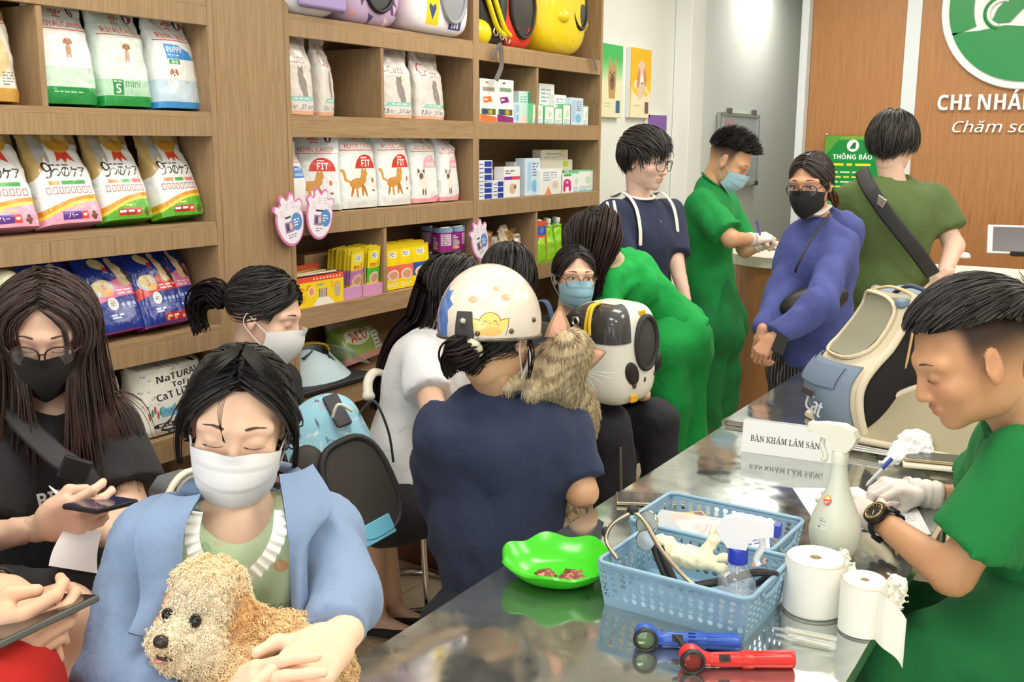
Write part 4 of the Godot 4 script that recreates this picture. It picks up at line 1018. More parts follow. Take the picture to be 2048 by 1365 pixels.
	var ym := [mat(Color.WHITE, .25, .0, {"albedo_texture": art_stick(rgb(248, 216, 30), rgb(236, 110, 90), "").tex()}), mat(Color.WHITE, .25, .0, {"albedo_texture": art_stick(rgb(248, 216, 30), rgb(240, 120, 90), "").tex()}), mat(Color.WHITE, .25, .0, {"albedo_texture": art_stick(rgb(248, 216, 30), rgb(50, 90, 170), "").tex()})]
	var names := ["red-printed yellow pouches beside the divider", "orange-printed yellow pouches", "blue-printed yellow pouches"]
	for i in 3:
		var qs = [[V(-2.475, 1.029, -3.156), .094, .169], [V(-2.475, 1.029, -3.242), .091, .17], [V(-2.475, 1.029, -3.342), .108, .158]][i]
		for j in 6:
			sachet(qs[0] + V(-.004 - j * .014, .003, 0), qs[1] * 1.05, .165 + .006 * (j % 3), ym[i], "%s of the %s on the fourth shelf" % [["front one", "second", "third", "fourth", "fifth", "rear one"][j], names[i]], names[i], .02 + .02 * i, .02 * j, .04 * sin(j * 2.0))
	var tc := Cv.new(160, 128, rgb(160, 40, 140)); tc.rect(0, 0, 160, 26, rgb(150, 190, 220))
	for i in 2: tc.rect(i * 80 + 4, 34, 30, 60, rgb(226, 206, 220)); tc.lines(i * 80 + 8, 40, 22, 6, 9, 3, rgb(120, 60, 110)); tc.ell(i * 80 + 60, 84, 16, 20, rgb(196, 180, 190)); tc.ell(i * 80 + 58, 108, 18, 9, rgb(236, 190, 90)); tc.lines(i * 80 + 44, 44, 30, 2, 10, 6, Color.WHITE)
	var tmm := mat(Color.WHITE, .3, .0, {"albedo_texture": tc.tex()})
	var tp := V(-2.52, 1.029, -3.577)
	var ti := 0
	for e in [[.0, .0, 0], [.002, -.087, 0], [-.088, -.04, 0], [.0, -.004, 1], [.003, -.09, 1], [-.087, -.045, 1]]:
		tin(tp + V(e[0], e[2] * .1115, e[1] + .03), .042, .11, tmm, ["lower", "upper"][e[2]] + " purple cat food tin at the " + ["front left", "front right", "back"][ti % 3] + " of the two-high stack", .4 + ti); ti += 1
	var gb := Cv.new(160, 128, rgb(150, 176, 90)); gb.rect(0, 0, 160, 30, rgb(206, 190, 200)); gb.ell(60, 66, 46, 22, rgb(226, 230, 206)); gb.text("ACO", 60, 78, 24, rgb(196, 60, 50), true, true); gb.rect(110, 50, 40, 60, rgb(226, 232, 220)); gb.lines(114, 60, 30, 5, 10, 4, rgb(120, 140, 100)); gb.rect(0, 112, 160, 16, rgb(206, 150, 140))
	var qg := [V(-2.56, .715, -3.112), .307, .167]
	put_bag(qg[0], .3, .2, .13, foil(gb, .35), "green and white pet food sack lying on the bottom shelf behind the white T-shirt woman", "soft packs on the bottom shelf", .35, 71, .2, .5, "pet_food_sack", "sack")
	var pk := thing("folded_pack", "pale blue and black folded carrier with a yellow strap, bottom shelf by the post", "bag", V(-2.56, .715, -2.799), PI / 2)
	var mb := Mb.new()
	mb.grid(20, 10, func(u, v):
		var a: float = u * TAU
		var e: float = 1.0 - .55 * v
		return V(sin(a) * .19 * e - .03 * v, v * .13 + .02 * sin(a * 2.0) * v, -cos(a) * .11 * e), Rect2(0, 0, 1, 1), true)
	part("pale_shell", mb, mat(rgb(196, 220, 226), .4), pk)
	part("black_base", boxm(V(0, .012, .01), V(.4, .026, .22), .01), M.rubber, pk)
	for i in 5: part("black_panel", boxm(V(-.09 + i * .03, .13 - i * .007, -.01), V(.05, .006, .12), .002, Basis(V(0, 0, 1), .5 - i * .3)), M.rubber if i % 2 else mat(rgb(70, 80, 90), .4), pk)
	mb = Mb.new(); mb.tube(curve([V(-.17, .12, .0), V(-.09, .165, .02), V(.0, .155, .03), V(.03, .13, .03)], 5), [.014], 8, .4); part("strap", mb, mat(rgb(214, 170, 30), .6), pk)
	part("clear_window", boxm(V(.12, .1, .04), V(.14, .004, .14), .001, Basis(V(0, 0, 1), -.6)), M.glass, pk)
	k = 0
	for i in 2:
		var qs = [[V(-2.47, 1.682, -3.826), .135, .18], [V(-2.47, 1.682, -3.963), .138, .183]][i]
		carton(qs[0], qs[1], qs[2], .09, mat(Color.WHITE, .4, .0, {"albedo_texture": art_box(0, 1 + i).tex()}), ["tall white medicine carton with orange print", "tall white medicine carton with plum print"][i] + ", second row by the upright", "medicine cartons")
	var arts := []
	for e in [[1, 3], [2, 4], [2, 5], [3, 6], [4, 7], [5, 8], [6, 9], [7, 10], [8, 11], [9, 12]]: arts.append(mat(Color.WHITE, .4, .0, {"albedo_texture": art_box(e[0], e[1]).tex()}))
	var rows := [
		[V(-2.47, 1.682, -4.057), .06, .09, 5, "low pale blue carton beside the plum-printed carton"], [V(-2.49, 1.682, -4.179), .135, .143, 0, "mint and green carton left of the small divider"], [V(-2.46, 1.682, -4.232), .092, .089, 1, "low white carton with green print in front of the divider"], [V(-2.53, 1.682, -4.435), .146, .19, 7, "tallest white carton just right of the divider"], [V(-2.46, 1.682, -4.34), .086, .084, 2, "small white carton in front of the tallest one"], [V(-2.5, 1.682, -4.515), .121, .141, 7, "white carton with an orange foot, middle of the right compartment"], [V(-2.46, 1.682, -4.427), .069, .077, 1, "small white carton with green print in the right compartment"], [V(-2.47, 1.682, -4.531), .081, .099, 2, "narrow white carton among the right compartment's boxes"], [V(-2.47, 1.682, -4.629), .137, .131, 5, "pale blue and white carton with a dog near the right end"], [V(-2.47, 1.682, -4.725), .054, .096, 1, "last small white carton at the right end of the second row"],
		[V(-2.46, 1.352, -3.788), .111, .076, 3, "lowest royal blue carton by the upright, third row"], [V(-2.53, 1.352, -3.898), .119, .124, 4, "white and violet carton behind the royal blue ones"], [V(-2.46, 1.352, -3.893), .091, .078, 3, "small royal blue carton right of the blue stack"], [V(-2.47, 1.352, -4.023), .138, .136, 4, "white carton with violet and red band, left one"], [V(-2.53, 1.352, -4.197), .1, .155, 4, "taller cream carton behind the violet-banded carton"], [V(-2.48, 1.352, -4.223), .139, .172, 5, "tall sky-blue carton in the third row"], [V(-2.46, 1.352, -4.365), .215, .121, 7, "wide white carton with orange feet, third row"], [V(-2.55, 1.352, -4.578), .329, .16, 6, "cream carton printed with dark capitals at the back"], [V(-2.46, 1.352, -4.524), .123, .094, 8, "white carton with a magenta animal print"], [V(-2.47, 1.352, -4.636), .064, .099, 2, "narrow white carton beside the magenta print"], [V(-2.48, 1.352, -4.759), .166, .108, 1, "white jar-like carton at the right end of the third row"]]
	for q in rows:
		carton(q[0], q[1], q[2], .055, arts[q[3]], q[4], "medicine cartons", .0)
	var st := [V(-2.46, 1.428, -3.788), .111, .089]
	carton(V(st[0].x, 1.352 + .0785, st[0].z), st[1], st[2], .055, arts[3], "upper royal blue carton of the stack by the upright", "medicine cartons")
	st = [V(-2.56, 1.507, -4.575), .275, .054]
	carton(V(st[0].x, 1.352 + .159, st[0].z), st[1], .05, .05, arts[6], "cream carton lying on top of the cream carton with dark capitals", "medicine cartons")
	var snack := [mat(rgb(206, 196, 186), .25, .3), mat(rgb(190, 150, 90), .25, .4), mat(rgb(222, 206, 180), .25, .2)]
	for i in 14:
		var g := thing("snack_pack", "%s foil snack pack from the narrow upright on the fourth shelf" % ["first", "second", "third", "fourth", "fifth", "sixth", "seventh", "eighth", "ninth", "tenth", "eleventh", "twelfth", "thirteenth", "last"][i], "sachet", V(-2.505 - .05 * (i % 2), 1.029, -3.745 - .031 * i), PI / 2 + .3, "foil snack packs on the fourth shelf")
		part("pouch", bag(.085, .15 + .02 * (i % 3), .05, 90 + i, .5, .01), snack[i % 3], g)
		part("label", boxm(V(0, .07, .026), V(.05, .05, .002), .001), [M.paper, mat(rgb(120, 150, 190), .4), mat(rgb(214, 120, 90), .4)][i % 3], g)
	for i in 2:
		var qs = [[V(-2.46, 1.141, -4.28), .091, .123], [V(-2.46, 1.029, -4.282), .091, .107]][i]
		carton(V(qs[0].x, [1.13, 1.029][i], qs[0].z), qs[1], .1, .04, arts[9], ["upper blue and orange packet beside the green pouches", "lower blue and orange packet beside the green pouches"][i], "blue and orange packets")
	var gm := mat(rgb(150, 214, 40), .2, .0, {"clearcoat_enabled": true, "clearcoat": .5})
	for i in 6:
		var p := V(-2.475 - .04 * (i % 2), 1.029, -4.275 - .045 * i)
		var g := thing("shampoo_pouch", "%s bright green spouted pouch from the blue and orange packets" % ["first", "second", "third", "fourth", "fifth", "sixth"][i], "pouch", p, PI / 2, "bright green spouted pouches")
		part("pouch", bag(.08, .175, .05, 80 + i, .55), gm, g)
		var cp := Mb.new(); cp.lathe([Vector2(.011, .17), Vector2(.011, .185), Vector2(.014, .186), Vector2(.014, .205), Vector2(.008, .208), Vector2(0, .208)], 12); part("cap", cp, mat(rgb(214, 232, 220), .4), g)
	packs()
func paw_tag(p: Vector3, label: String, rot: float, sd: int) -> void:
	var pts := PackedVector2Array()
	for i in 96:
		var a := TAU * i / 96
		var r := .07
		for j in 4:
			var c := 2.5 - j * .62
			r = maxf(r, .09 * exp(-pow(wrapf(a - c, -PI, PI) / .27, 4.0)))
		pts.append(Vector2(cos(a) * r * .92, sin(a) * r * (1.25 if sin(a) < 0 else 1.0)))
	var t := thing("paw_tag", label, "tag", p, .0, "paw-shaped hang tags")
	t.basis = Basis(Vector3.UP, PI / 2) * Basis(Vector3.BACK, rot)
	var mb := Mb.new(); mb.prism(pts, Vector3.ZERO, Basis.IDENTITY, .005, .0); part("rim", mb, mat(rgb(226, 130, 190), .5), t)
	var cv := Cv.new(128, 160, rgb(240, 234, 242)); cv.ell(92, 92, 26, 30, rgb(90, 140, 200)); cv.lines(78, 82, 28, 3, 9, 4, Color.WHITE, sd); cv.rect(34, 84, 40, 36, rgb(150, 130, 170)); cv.rect(40, 90, 14, 24, rgb(90, 70, 120)); cv.ell(62, 100, 8, 12, rgb(220, 190, 170)); cv.lines(40, 66, 50, 1, 8, 6, rgb(60, 50, 70), sd + 4); cv.lines(44, 128, 40, 2, 8, 3, rgb(120, 100, 140), sd)
	for i in 4: cv.lines([22, 48, 78, 100][i], [44, 24, 24, 44][i], 20, 3, 8, 3, rgb(220, 190, 200), i)
	var inn := PackedVector2Array()
	for q in pts: inn.append(q * .91)
	mb = Mb.new(); mb.prism(inn, V(0, 0, .005), Basis.IDENTITY, .0015); part("print", mb, mat(Color.WHITE, .5, .0, {"albedo_texture": cv.tex()}), t)
func packs() -> void:
	var y := 2.006
	var dk: Material = M.rubber; var dmesh := mat(rgb(74, 76, 78), .7); var grp := "pet rucksacks on the top shelf"
	var cv := Cv.new(128, 128, rgb(196, 170, 206)); var r := RandomNumberGenerator.new(); r.seed = 9
	for i in 26: cv.poly(PackedVector2Array([Vector2(r.randf() * 128, r.randf() * 128), Vector2(r.randf() * 128, r.randf() * 128), Vector2(r.randf() * 128, r.randf() * 128)]) if i < 3 else PackedVector2Array([Vector2(i * 5, (i * 37) % 128), Vector2(i * 5 + 12, (i * 37) % 128 + 4), Vector2(i * 5 + 6, (i * 37) % 128 + 14)]), [rgb(214, 180, 206), rgb(240, 220, 226), rgb(90, 70, 110), rgb(226, 160, 150)][i % 4])
	var q := [V(-2.42, 2.006, -2.704), .327, .049]
	var t := thing("pet_rucksack", "white pet carrier with a lavender front pocket, leftmost on the top shelf", "bag", q[0] - V(.13, 0, 0), PI / 2, grp)
	shell_pack(q[1], .34, .26, mat(rgb(236, 234, 240), .35), mat(rgb(220, 216, 226), .5), t)
	part("pocket", boxm(V(.03, .13, .125), V(q[1] * .72, .22, .03), .014), mat(rgb(168, 150, 204), .6), t)
	part("lettering", letters_at("cat cm", .035, V(-.03, .1, .1405)), M.white, t)
	q = [V(-2.44, 2.006, -3.037), .347, .088]
	t = thing("pet_rucksack", "lilac patterned pet rucksack with a black round window on the top shelf", "bag", q[0] - V(.13, 0, 0), PI / 2, grp)
	shell_pack(q[1], .38, .26, mat(Color.WHITE, .35, .0, {"albedo_texture": cv.tex()}), dk, t, .4)
	ringed(t, V(.02, .15, .128), .085, .1, M.black, dmesh)
	cv = Cv.new(128, 128, rgb(244, 232, 238)); cv.rect(0, 0, 40, 60, rgb(240, 232, 190)); cv.rect(40, 20, 30, 40, rgb(226, 180, 200)); cv.rect(70, 0, 40, 30, rgb(70, 90, 150)); cv.rect(30, 84, 24, 34, rgb(246, 210, 40)); cv.poly(PackedVector2Array([Vector2(36, 92), Vector2(42, 96), Vector2(48, 92), Vector2(49, 98), Vector2(42, 112), Vector2(35, 98)]), rgb(60, 76, 140)); cv.rect(76, 100, 26, 20, rgb(60, 76, 140)); cv.text("M", 89, 118, 14, Color.WHITE, true, true); cv.rect(0, 62, 30, 30, rgb(236, 206, 220))
	q = [V(-2.42, 2.006, -3.422), .417, .13]
	t = thing("pet_rucksack", "white patchwork-printed pet rucksack with a grey round window, beside the upright", "bag", q[0] - V(.13, 0, 0), PI / 2, grp)
	shell_pack(q[1], .4, .27, mat(Color.WHITE, .3, .0, {"albedo_texture": cv.tex()}), dk, t, .36)
	ringed(t, V(.06, .17, .137), .085, .12, mat(rgb(150, 152, 160), .4), mat(rgb(150, 154, 160), .6))
	q = [V(-2.5, 2.006, -3.963), .303, .196]
	t = thing("pet_rucksack", "black pet rucksack with yellow piping and glossy window beside the upright", "bag", q[0] - V(.13, 0, 0), PI / 2, grp)
	shell_pack(q[1], .38, .26, mat(rgb(40, 38, 40), .25), dk, t, .45)
	ringed(t, V(.07, .2, .125), .1, .14, M.black, mat(rgb(70, 84, 76), .3))
	for s in [[-.16, .0, -.02], [-.1, .0, .0]]:
		var mb := Mb.new(); mb.tube(curve([V(s[0], .34, .09), V(s[0] + .03, .22, .135), V(s[0] + .12, .08, .14), V(s[0] + .2, .05, .13)], 5), [.012], 8); part("yellow_piping", mb, mat(rgb(236, 214, 30), .35), t)
	var mb := Mb.new(); mb.ball(V(-.12, .05, .09), V(.07, .06, .06)); part("yellow_foot", mb, mat(rgb(236, 214, 30), .3), t)
	for i in 3:
		mb = Mb.new(); mb.lathe([Vector2(.012, 0), Vector2(.014, .006), Vector2(.02, .004), Vector2(.02, 0)], 14, Transform3D(Basis(Vector3.RIGHT, PI / 2), V(-.04 + i * .05, .06 - i * .012, .132))); part("eyelet", mb, M.steel, t)
	q = [V(-2.47, 2.006, -4.12), .244, .212]
	t = thing("pet_rucksack", "red pet rucksack with a black oval window between the black and yellow ones", "bag", q[0] - V(.13, 0, 0), PI / 2, grp)
	shell_pack(q[1], .36, .25, mat(rgb(226, 60, 40), .3), dk, t, .45)
	ringed(t, V(.0, .18, .122), .1, .13, M.black, mat(rgb(60, 56, 54), .6))
	q = [V(-2.42, 2.006, -4.476), .457, .247]
	t = thing("pet_rucksack", "glossy yellow shell pet rucksack with a black oval window at the shelf's right end", "bag", q[0] - V(.14, 0, 0), PI / 2, grp)
	var yl := mat(rgb(242, 214, 14), .18, .0, {"clearcoat_enabled": true, "clearcoat": .6})
	shell_pack(q[1], .42, .28, yl, dk, t, .62)
	ringed(t, V(.09, .24, .125), .075, .115, M.black, mat(rgb(70, 66, 62), .6), .1)
	mb = Mb.new(); mb.ball(V(-.08, .17, .125), V(.05, .035, .035)); part("shell_foot", mb, yl, t)
	mb = Mb.new(); mb.ball(V(.19, .16, .06), V(.04, .05, .06)); part("shell_foot", mb, yl, t)
	for i in 3:
		mb = Mb.new(); mb.ball(V(.03 + i * .055, .075 + .004 * i, .118 - .008 * i), V(.012, .017, .012)); part("air_hole", mb, M.black, t)
	for e: Array in [[V(-2.43, 1.941, -3.794), V(-2.42, 2.001, -3.836), V(-2.425, 1.92, -3.857), V(-2.425, 1.856, -3.814)], [V(-2.43, 2.023, -4.713), V(-2.43, 1.988, -4.737), V(-2.43, 1.954, -4.76)]]:
		mb = Mb.new(); mb.tube(curve(e, 6), [.012], 8, .25, Vector3(0, 0, 1)); solo("rucksack_strap", mb, mat(rgb(110, 104, 100), .8), "grey webbing strap hanging below the black rucksack" if e.size() > 3 else "short grey webbing strap hanging below the yellow rucksack", "strap")
func letters_at(s: String, h: float, p: Vector3) -> Mb:
	var mb := letters(s, h, .003, false, .2)
	for i in mb.v.size(): mb.v[i] += p
	return mb
func build_table() -> void:
	var st := mat(rgb(222, 226, 224), .1, .9)
	st.roughness_texture = noise_tex(.012, 512, 41, [Color(.22, .22, .22), Color(.5, .5, .5), Color(.9, .9, .9), Color(.35, .35, .35)], 5); st.roughness = .13
	st.albedo_texture = noise_tex(.008, 512, 42, [rgb(196, 199, 198), rgb(228, 230, 227), rgb(214, 217, 215), rgb(236, 237, 234)], 5)
	st.normal_enabled = true; st.normal_texture = noise_tex(.006, 512, 43, [], 2, true, FastNoiseLite.TYPE_SIMPLEX_SMOOTH, 6.0); st.normal_scale = .09
	st.uv1_triplanar = true; st.uv1_world_triplanar = true; st.uv1_scale = V(1.3, 1.3, 1.3)
	for i in 2:
		var z0: float = [-1.13, -3.0][i]; var z1: float = [-2.995, -3.98][i]; var y: float = [.74, .757][i]; var x1: float = [-.343, -.34][i]
		var t := thing("exam_table", ["long polished steel examination table in the foreground", "second steel examination table beyond, under the grey pet carrier"][i], "table", V((-1.062 + x1) * .5, 0, (z0 + z1) * .5))
		var w := x1 + 1.062; var l := z0 - z1
		part("tabletop", boxm(V(0, y - .0015, 0), V(w, .003, l), .001), st, t)
		part("rim", boxm(V(0, y - .02, 0), V(w - .004, .034, l - .004), .003), M.steel, t)
		for s in [[1, 1], [1, -1], [-1, 1], [-1, -1]]:
			var mb := Mb.new(); mb.tube(PackedVector3Array([V(s[0] * (w * .5 - .05), .0, s[1] * (l * .5 - .08)), V(s[0] * (w * .5 - .05), y - .03, s[1] * (l * .5 - .08))]), [.019], 12)
			part("leg", mb, M.chrome, t)
		part("lower_shelf", boxm(V(0, .2, 0), V(w - .08, .02, l - .14), .003), M.steel, t)
	baskets(); instruments(); bottles(); papers(); carrier()
func hole_wall(mb: Mb, w: float, h: float, nx: int, ny: int, r: float, fr: Callable, skip = null) -> void:
	var m := 12
	for j in ny:
		for i in nx:
			var x0 := w * i / nx; var x1 := w * (i + 1) / nx; var y0 := h * j / ny; var y1 := h * (j + 1) / ny
			var c := Vector2((x0 + x1) * .5, (y0 + y1) * .5)
			if skip != null and skip.call(i, j):
				for s in 2:
					var vs := mb.v.size(); var fs := mb.f.size()
					for q in [Vector2(x0, y0), Vector2(x1, y0), Vector2(x1, y1), Vector2(x0, y1)]: mb.vert(fr.call(q.x, q.y, s))
					if s: mb.quad(vs, vs + 1, vs + 2, vs + 3)
					else: mb.quad(vs, vs + 3, vs + 2, vs + 1)
					mb.norm(vs, fs)
				continue
			var rim := PackedVector2Array(); var sq := PackedVector2Array()
			for k in m:
				var a := TAU * k / m + PI / 4
				var d := Vector2(cos(a), sin(a))
				rim.append(c + d * r)
				var e := maxf(absf(d.x), absf(d.y))
				sq.append(Vector2(clampf(c.x + d.x / e * (x1 - x0) * .5, x0, x1), clampf(c.y + d.y / e * (y1 - y0) * .5, y0, y1)))
			for s in 2:
				var vs := mb.v.size(); var fs := mb.f.size()
				for k in m: mb.vert(fr.call(rim[k].x, rim[k].y, s)); mb.vert(fr.call(sq[k].x, sq[k].y, s))
				for k in m:
					var a := vs + k * 2; var b := vs + ((k + 1) % m) * 2
					if s: mb.quad(a, a + 1, b + 1, b)
					else: mb.quad(a, b, b + 1, a + 1)
				mb.norm(vs, fs)
			var vs := mb.v.size(); var fs := mb.f.size()
			for k in m: mb.vert(fr.call(rim[k].x, rim[k].y, 0)); mb.vert(fr.call(rim[k].x, rim[k].y, 1))
			for k in m:
				var a := vs + k * 2; var b := vs + ((k + 1) % m) * 2
				mb.quad(a, a + 1, b + 1, b)
			mb.norm(vs, fs)
func basket(label: String, at: Vector3, turn: float, w: float, d: float, h: float) -> Node3D:
	var t := thing("plastic_basket", label, "basket", at, turn, "grey-blue perforated baskets")
	var m := mat(rgb(142, 178, 202), .35)
	var o := .012  
	var mk := func(nx: int, L: float, f: Callable, handle: bool) -> Mb:
		var mb := Mb.new()
		hole_wall(mb, L, h - .026, nx, 5, .0056, func(x, y, s): return f.call(x, y + .016, s), (func(i, j): return j > 3 and absf(i - nx * .5 + .5) < 2.6) if handle else null)
		hole_wall(mb, L, .016, 1, 1, .0, f, func(_i, _j): return true)
		hole_wall(mb, L, .011, 1, 1, .0, func(x, y, s): return f.call(x, y + h - .011, s), func(_i, _j): return true)
		return mb
	for s in [1.0, -1.0]:
		part("long_wall", mk.call(15, w, func(x, y, k): return V((x - w * .5) * (1.0 + o * 2.0 / w * y / h), y, s * (d * .5 + o * y / h - k * .0022)), false), m, t)
		part("short_wall", mk.call(9, d, func(x, y, k): return V(s * (w * .5 + o * y / h - k * .0022), y, (x - d * .5) * (1.0 + o * 2.0 / d * y / h)), true), m, t)
		var pr := PackedVector2Array()
		for i in 13: pr.append(Vector2(lerpf(-.045, .045, i / 12.0), -.01 * sin(PI * i / 12.0) - .002))
		for q in [Vector2(.05, .0), Vector2(-.05, .0)]: pr.append(q)
		var gm := Mb.new(); gm.tube(curve([V(s * (w * .5 + o), h - .012, -.05), V(s * (w * .5 + o), h - .024, -.03), V(s * (w * .5 + o), h - .025, .03), V(s * (w * .5 + o), h - .012, .05)], 4), [.004], 8); part("grip", gm, m, t)
	part("base", boxm(V(0, .002, 0), V(w, .003, d), .001), m, t)
	var rp := []
	var W := w * .5 + o; var D := d * .5 + o
	for q in [[W, D, 0], [W, -D, 1], [-W, -D, 2], [-W, D, 3]]:
		for k in 5:
			var a: float = PI / 2 - (q[2] + k / 4.0) * PI / 2
			var c := V(q[0] - signf(q[0]) * .018, h, q[1] - signf(q[1]) * .018)
			rp.append(c + V(cos(a) * .018, 0, sin(a) * .018))
	var mb := Mb.new(); mb.tube(PackedVector3Array(rp), [.0045], 8, 1.0, Vector3.ZERO, false, true); part("rim", mb, m, t)
	return t
func baskets() -> void:
	basket("grey-blue perforated plastic basket in front, holding stethoscope and spray bottle", V(-.664, .74, -1.73) + V(0, 0, -.02), -.03, .275, .2, .088)
	basket("grey-blue perforated plastic basket behind, holding leaflets and packets", V(-.712, .74, -1.991), -.03, .285, .185, .08)
	var c2 := V(-.712, .74, -1.991)
	var cv := Cv.new(128, 96, rgb(240, 236, 232)); cv.rect(0, 0, 128, 30, rgb(226, 150, 50)); cv.ell(40, 16, 26, 10, rgb(206, 60, 40)); cv.lines(50, 50, 60, 4, 9, 5, rgb(180, 60, 60)); cv.rect(90, 4, 30, 22, rgb(90, 40, 40))
	solo("treat_packet", boxm(V(0, 0, 0), V(.08, .004, .11), .001, Basis.IDENTITY, 3), mat(Color.WHITE, .3, .0, {"albedo_texture": cv.tex()}), "orange and red packet lying in the rear basket", "packet", c2 + V(-.05, .055, -.01), Basis(Vector3.UP, .8) * Basis(Vector3.RIGHT, .15))
	cv = Cv.new(128, 96, rgb(244, 238, 236)); cv.rect(4, 20, 120, 60, rgb(206, 60, 60)); cv.rect(12, 26, 104, 48, rgb(236, 214, 206)); cv.ell(60, 50, 20, 16, rgb(90, 70, 66)); cv.lines(84, 36, 26, 4, 9, 4, rgb(90, 40, 40))
	solo("treat_packet", boxm(V(0, 0, 0), V(.1, .004, .09), .001, Basis.IDENTITY, 3), mat(Color.WHITE, .3, .0, {"albedo_texture": cv.tex()}), "red and white printed packet in the middle of the rear basket", "packet", c2 + V(.02, .052, .0), Basis(Vector3.UP, .1) * Basis(Vector3.RIGHT, .2))
	solo("plastic_sleeve", boxm(V(0, 0, 0), V(.2, .003, .12), .001), mat(Color(.95, .96, .97, .35), .1, .0, {"transparency": BaseMaterial3D.TRANSPARENCY_ALPHA}), "clear plastic sleeve lying over the packets in the rear basket", "sleeve", c2 + V(-.03, .062, .02), Basis(Vector3.UP, .15) * Basis(Vector3.RIGHT, .1))
	cv = Cv.new(96, 128, rgb(236, 238, 244)); cv.poly(PackedVector2Array([Vector2(0, 0), Vector2(36, 0), Vector2(20, 60), Vector2(34, 128), Vector2(0, 128)]), rgb(40, 56, 160)); cv.lines(40, 16, 46, 6, 9, 4, rgb(80, 90, 150)); cv.rect(34, 90, 62, 38, rgb(246, 160, 100)); cv.lines(42, 102, 46, 1, 9, 8, Color.WHITE)
	solo("leaflet", boxm(V(0, 0, 0), V(.075, .1, .004), .001, Basis.IDENTITY, 5), mat(Color.WHITE, .4, .0, {"albedo_texture": cv.tex()}), "white, blue and orange carton leaning in the rear basket's right corner", "box", c2 + V(.095, .062, .05), Basis(Vector3.UP, -.25) * Basis(Vector3.RIGHT, -.75) * Basis(Vector3.BACK, .5))
	var c1 := V(-.664, .74, -1.73) + V(0, 0, -.02)
	var sd := Sdf.new()
	sd.ell(V(0, .045, 0), V(.055, .022, .03), Basis.IDENTITY, .012); sd.ell(V(-.05, .05, -.01), V(.03, .022, .025), Basis.IDENTITY, .012)
	for q in [[V(.03, .05, .0), V(.05, .085, -.02), .009], [V(.05, .05, .0), V(.098, .065, -.005), .009], [V(.04, .05, .02), V(.09, .05, .02), .009], [V(.05, .085, -.02), V(.047, .105, -.02), .008]]: sd.cap(q[0], q[1], q[2] * 1.2, q[2], .01)
	var a := sd.build(.0035, fnl(45.0, 5, 3), .006, Vector3.ONE, 1)
	var mb := Mb.new(); mb.add(a)
	solo("rubber_glove", mb, mat(rgb(236, 232, 200), .45, .0, {"subsurf_scatter_enabled": true, "subsurf_scatter_strength": .2}), "crumpled cream rubber glove lying in the front basket", "glove", c1 + V(-.03, .035, -.02), Basis(Vector3.UP, -.1))
	var t := thing("stethoscope", "black-tubed stethoscope with metal chest piece hooked over the front basket's left rim", "stethoscope", c1)
	var l := func(x: float, y: float, z: float) -> Vector3: return V(x, y, z)
	var metal := mat(rgb(196, 176, 150), .25, 1.0)
	for s in 2:
		mb = Mb.new()
		mb.tube(curve([l.call(-.128 + .012 * s, .16, .01 - .012 * s), l.call(-.16, .135 - .01 * s, .03), l.call(-.165 + .01 * s, .105, .045), l.call(-.128, .085, .07)], 6) if s == 0 else curve([l.call(-.128, .16, .01), l.call(-.1, .152, .02), l.call(-.05, .11, .045), l.call(.005, .075, .06), l.call(.03, .062, .06)], 6), [.0042], 10)
		part("ear_tube", mb, metal, t)
	for p in [[V(-.128, .163, .008), V(.012, .01, .01)], [V(-.172, .118, .035), V(.008, .011, .008)]]:
		mb = Mb.new(); mb.ball(p[0], p[1]); part("ear_tip", mb, M.rubber, t)
	for s in 2:
		mb = Mb.new(); mb.tube(curve([l.call(.02, .06, .06 - .012 * s), l.call(.07, .075 + .004 * s, .04), l.call(.12, .095, .02 - .01 * s), l.call(.15, .09, -.01), l.call(.13, .07, -.05), l.call(.09, .03, -.06)], 6), [.0058], 10); part("rubber_tube", mb, M.rubber, t)
	part("tube_clip", boxm(V(.075, .079, .036), V(.012, .022, .026), .003, Basis(V(0, 0, 1), .3)), M.chrome, t)
	var ax := Basis(V(.9, .3, .3).normalized().cross(Vector3.UP).normalized(), .0)
	for q in [[V(-.098, .142, .004), .024, V(-.2, .45, 1.0)], [V(-.088, .118, .03), .02, V(.1, .25, 1.0)]]:
		var bs := aim(q[2], Vector3.UP) * Basis(Vector3.RIGHT, PI / 2)
		mb = Mb.new(); mb.lathe([Vector2(0, -.012), Vector2(q[1] * .5, -.012), Vector2(q[1] * .8, -.004), Vector2(q[1], .0), Vector2(q[1], .004), Vector2(q[1] * .9, .006)], 28, Transform3D(bs, q[0])); part("chest_piece", mb, M.chrome, t)
		mb = Mb.new(); mb.lathe([Vector2(q[1] * .9, .0055), Vector2(q[1] * .5, .0065), Vector2(0, .007)], 28, Transform3D(bs, q[0])); part("diaphragm", mb, mat(rgb(170, 180, 184), .3, .4), t)
	for s in 2:
		mb = Mb.new(); mb.tube(curve([l.call(-.078 + s * .014, .108, .02), l.call(-.06 + s * .014, .08, .03), l.call(-.035 + s * .016, .045, .04)], 5), [.0068], 10); part("rubber_tube", mb, M.rubber, t)
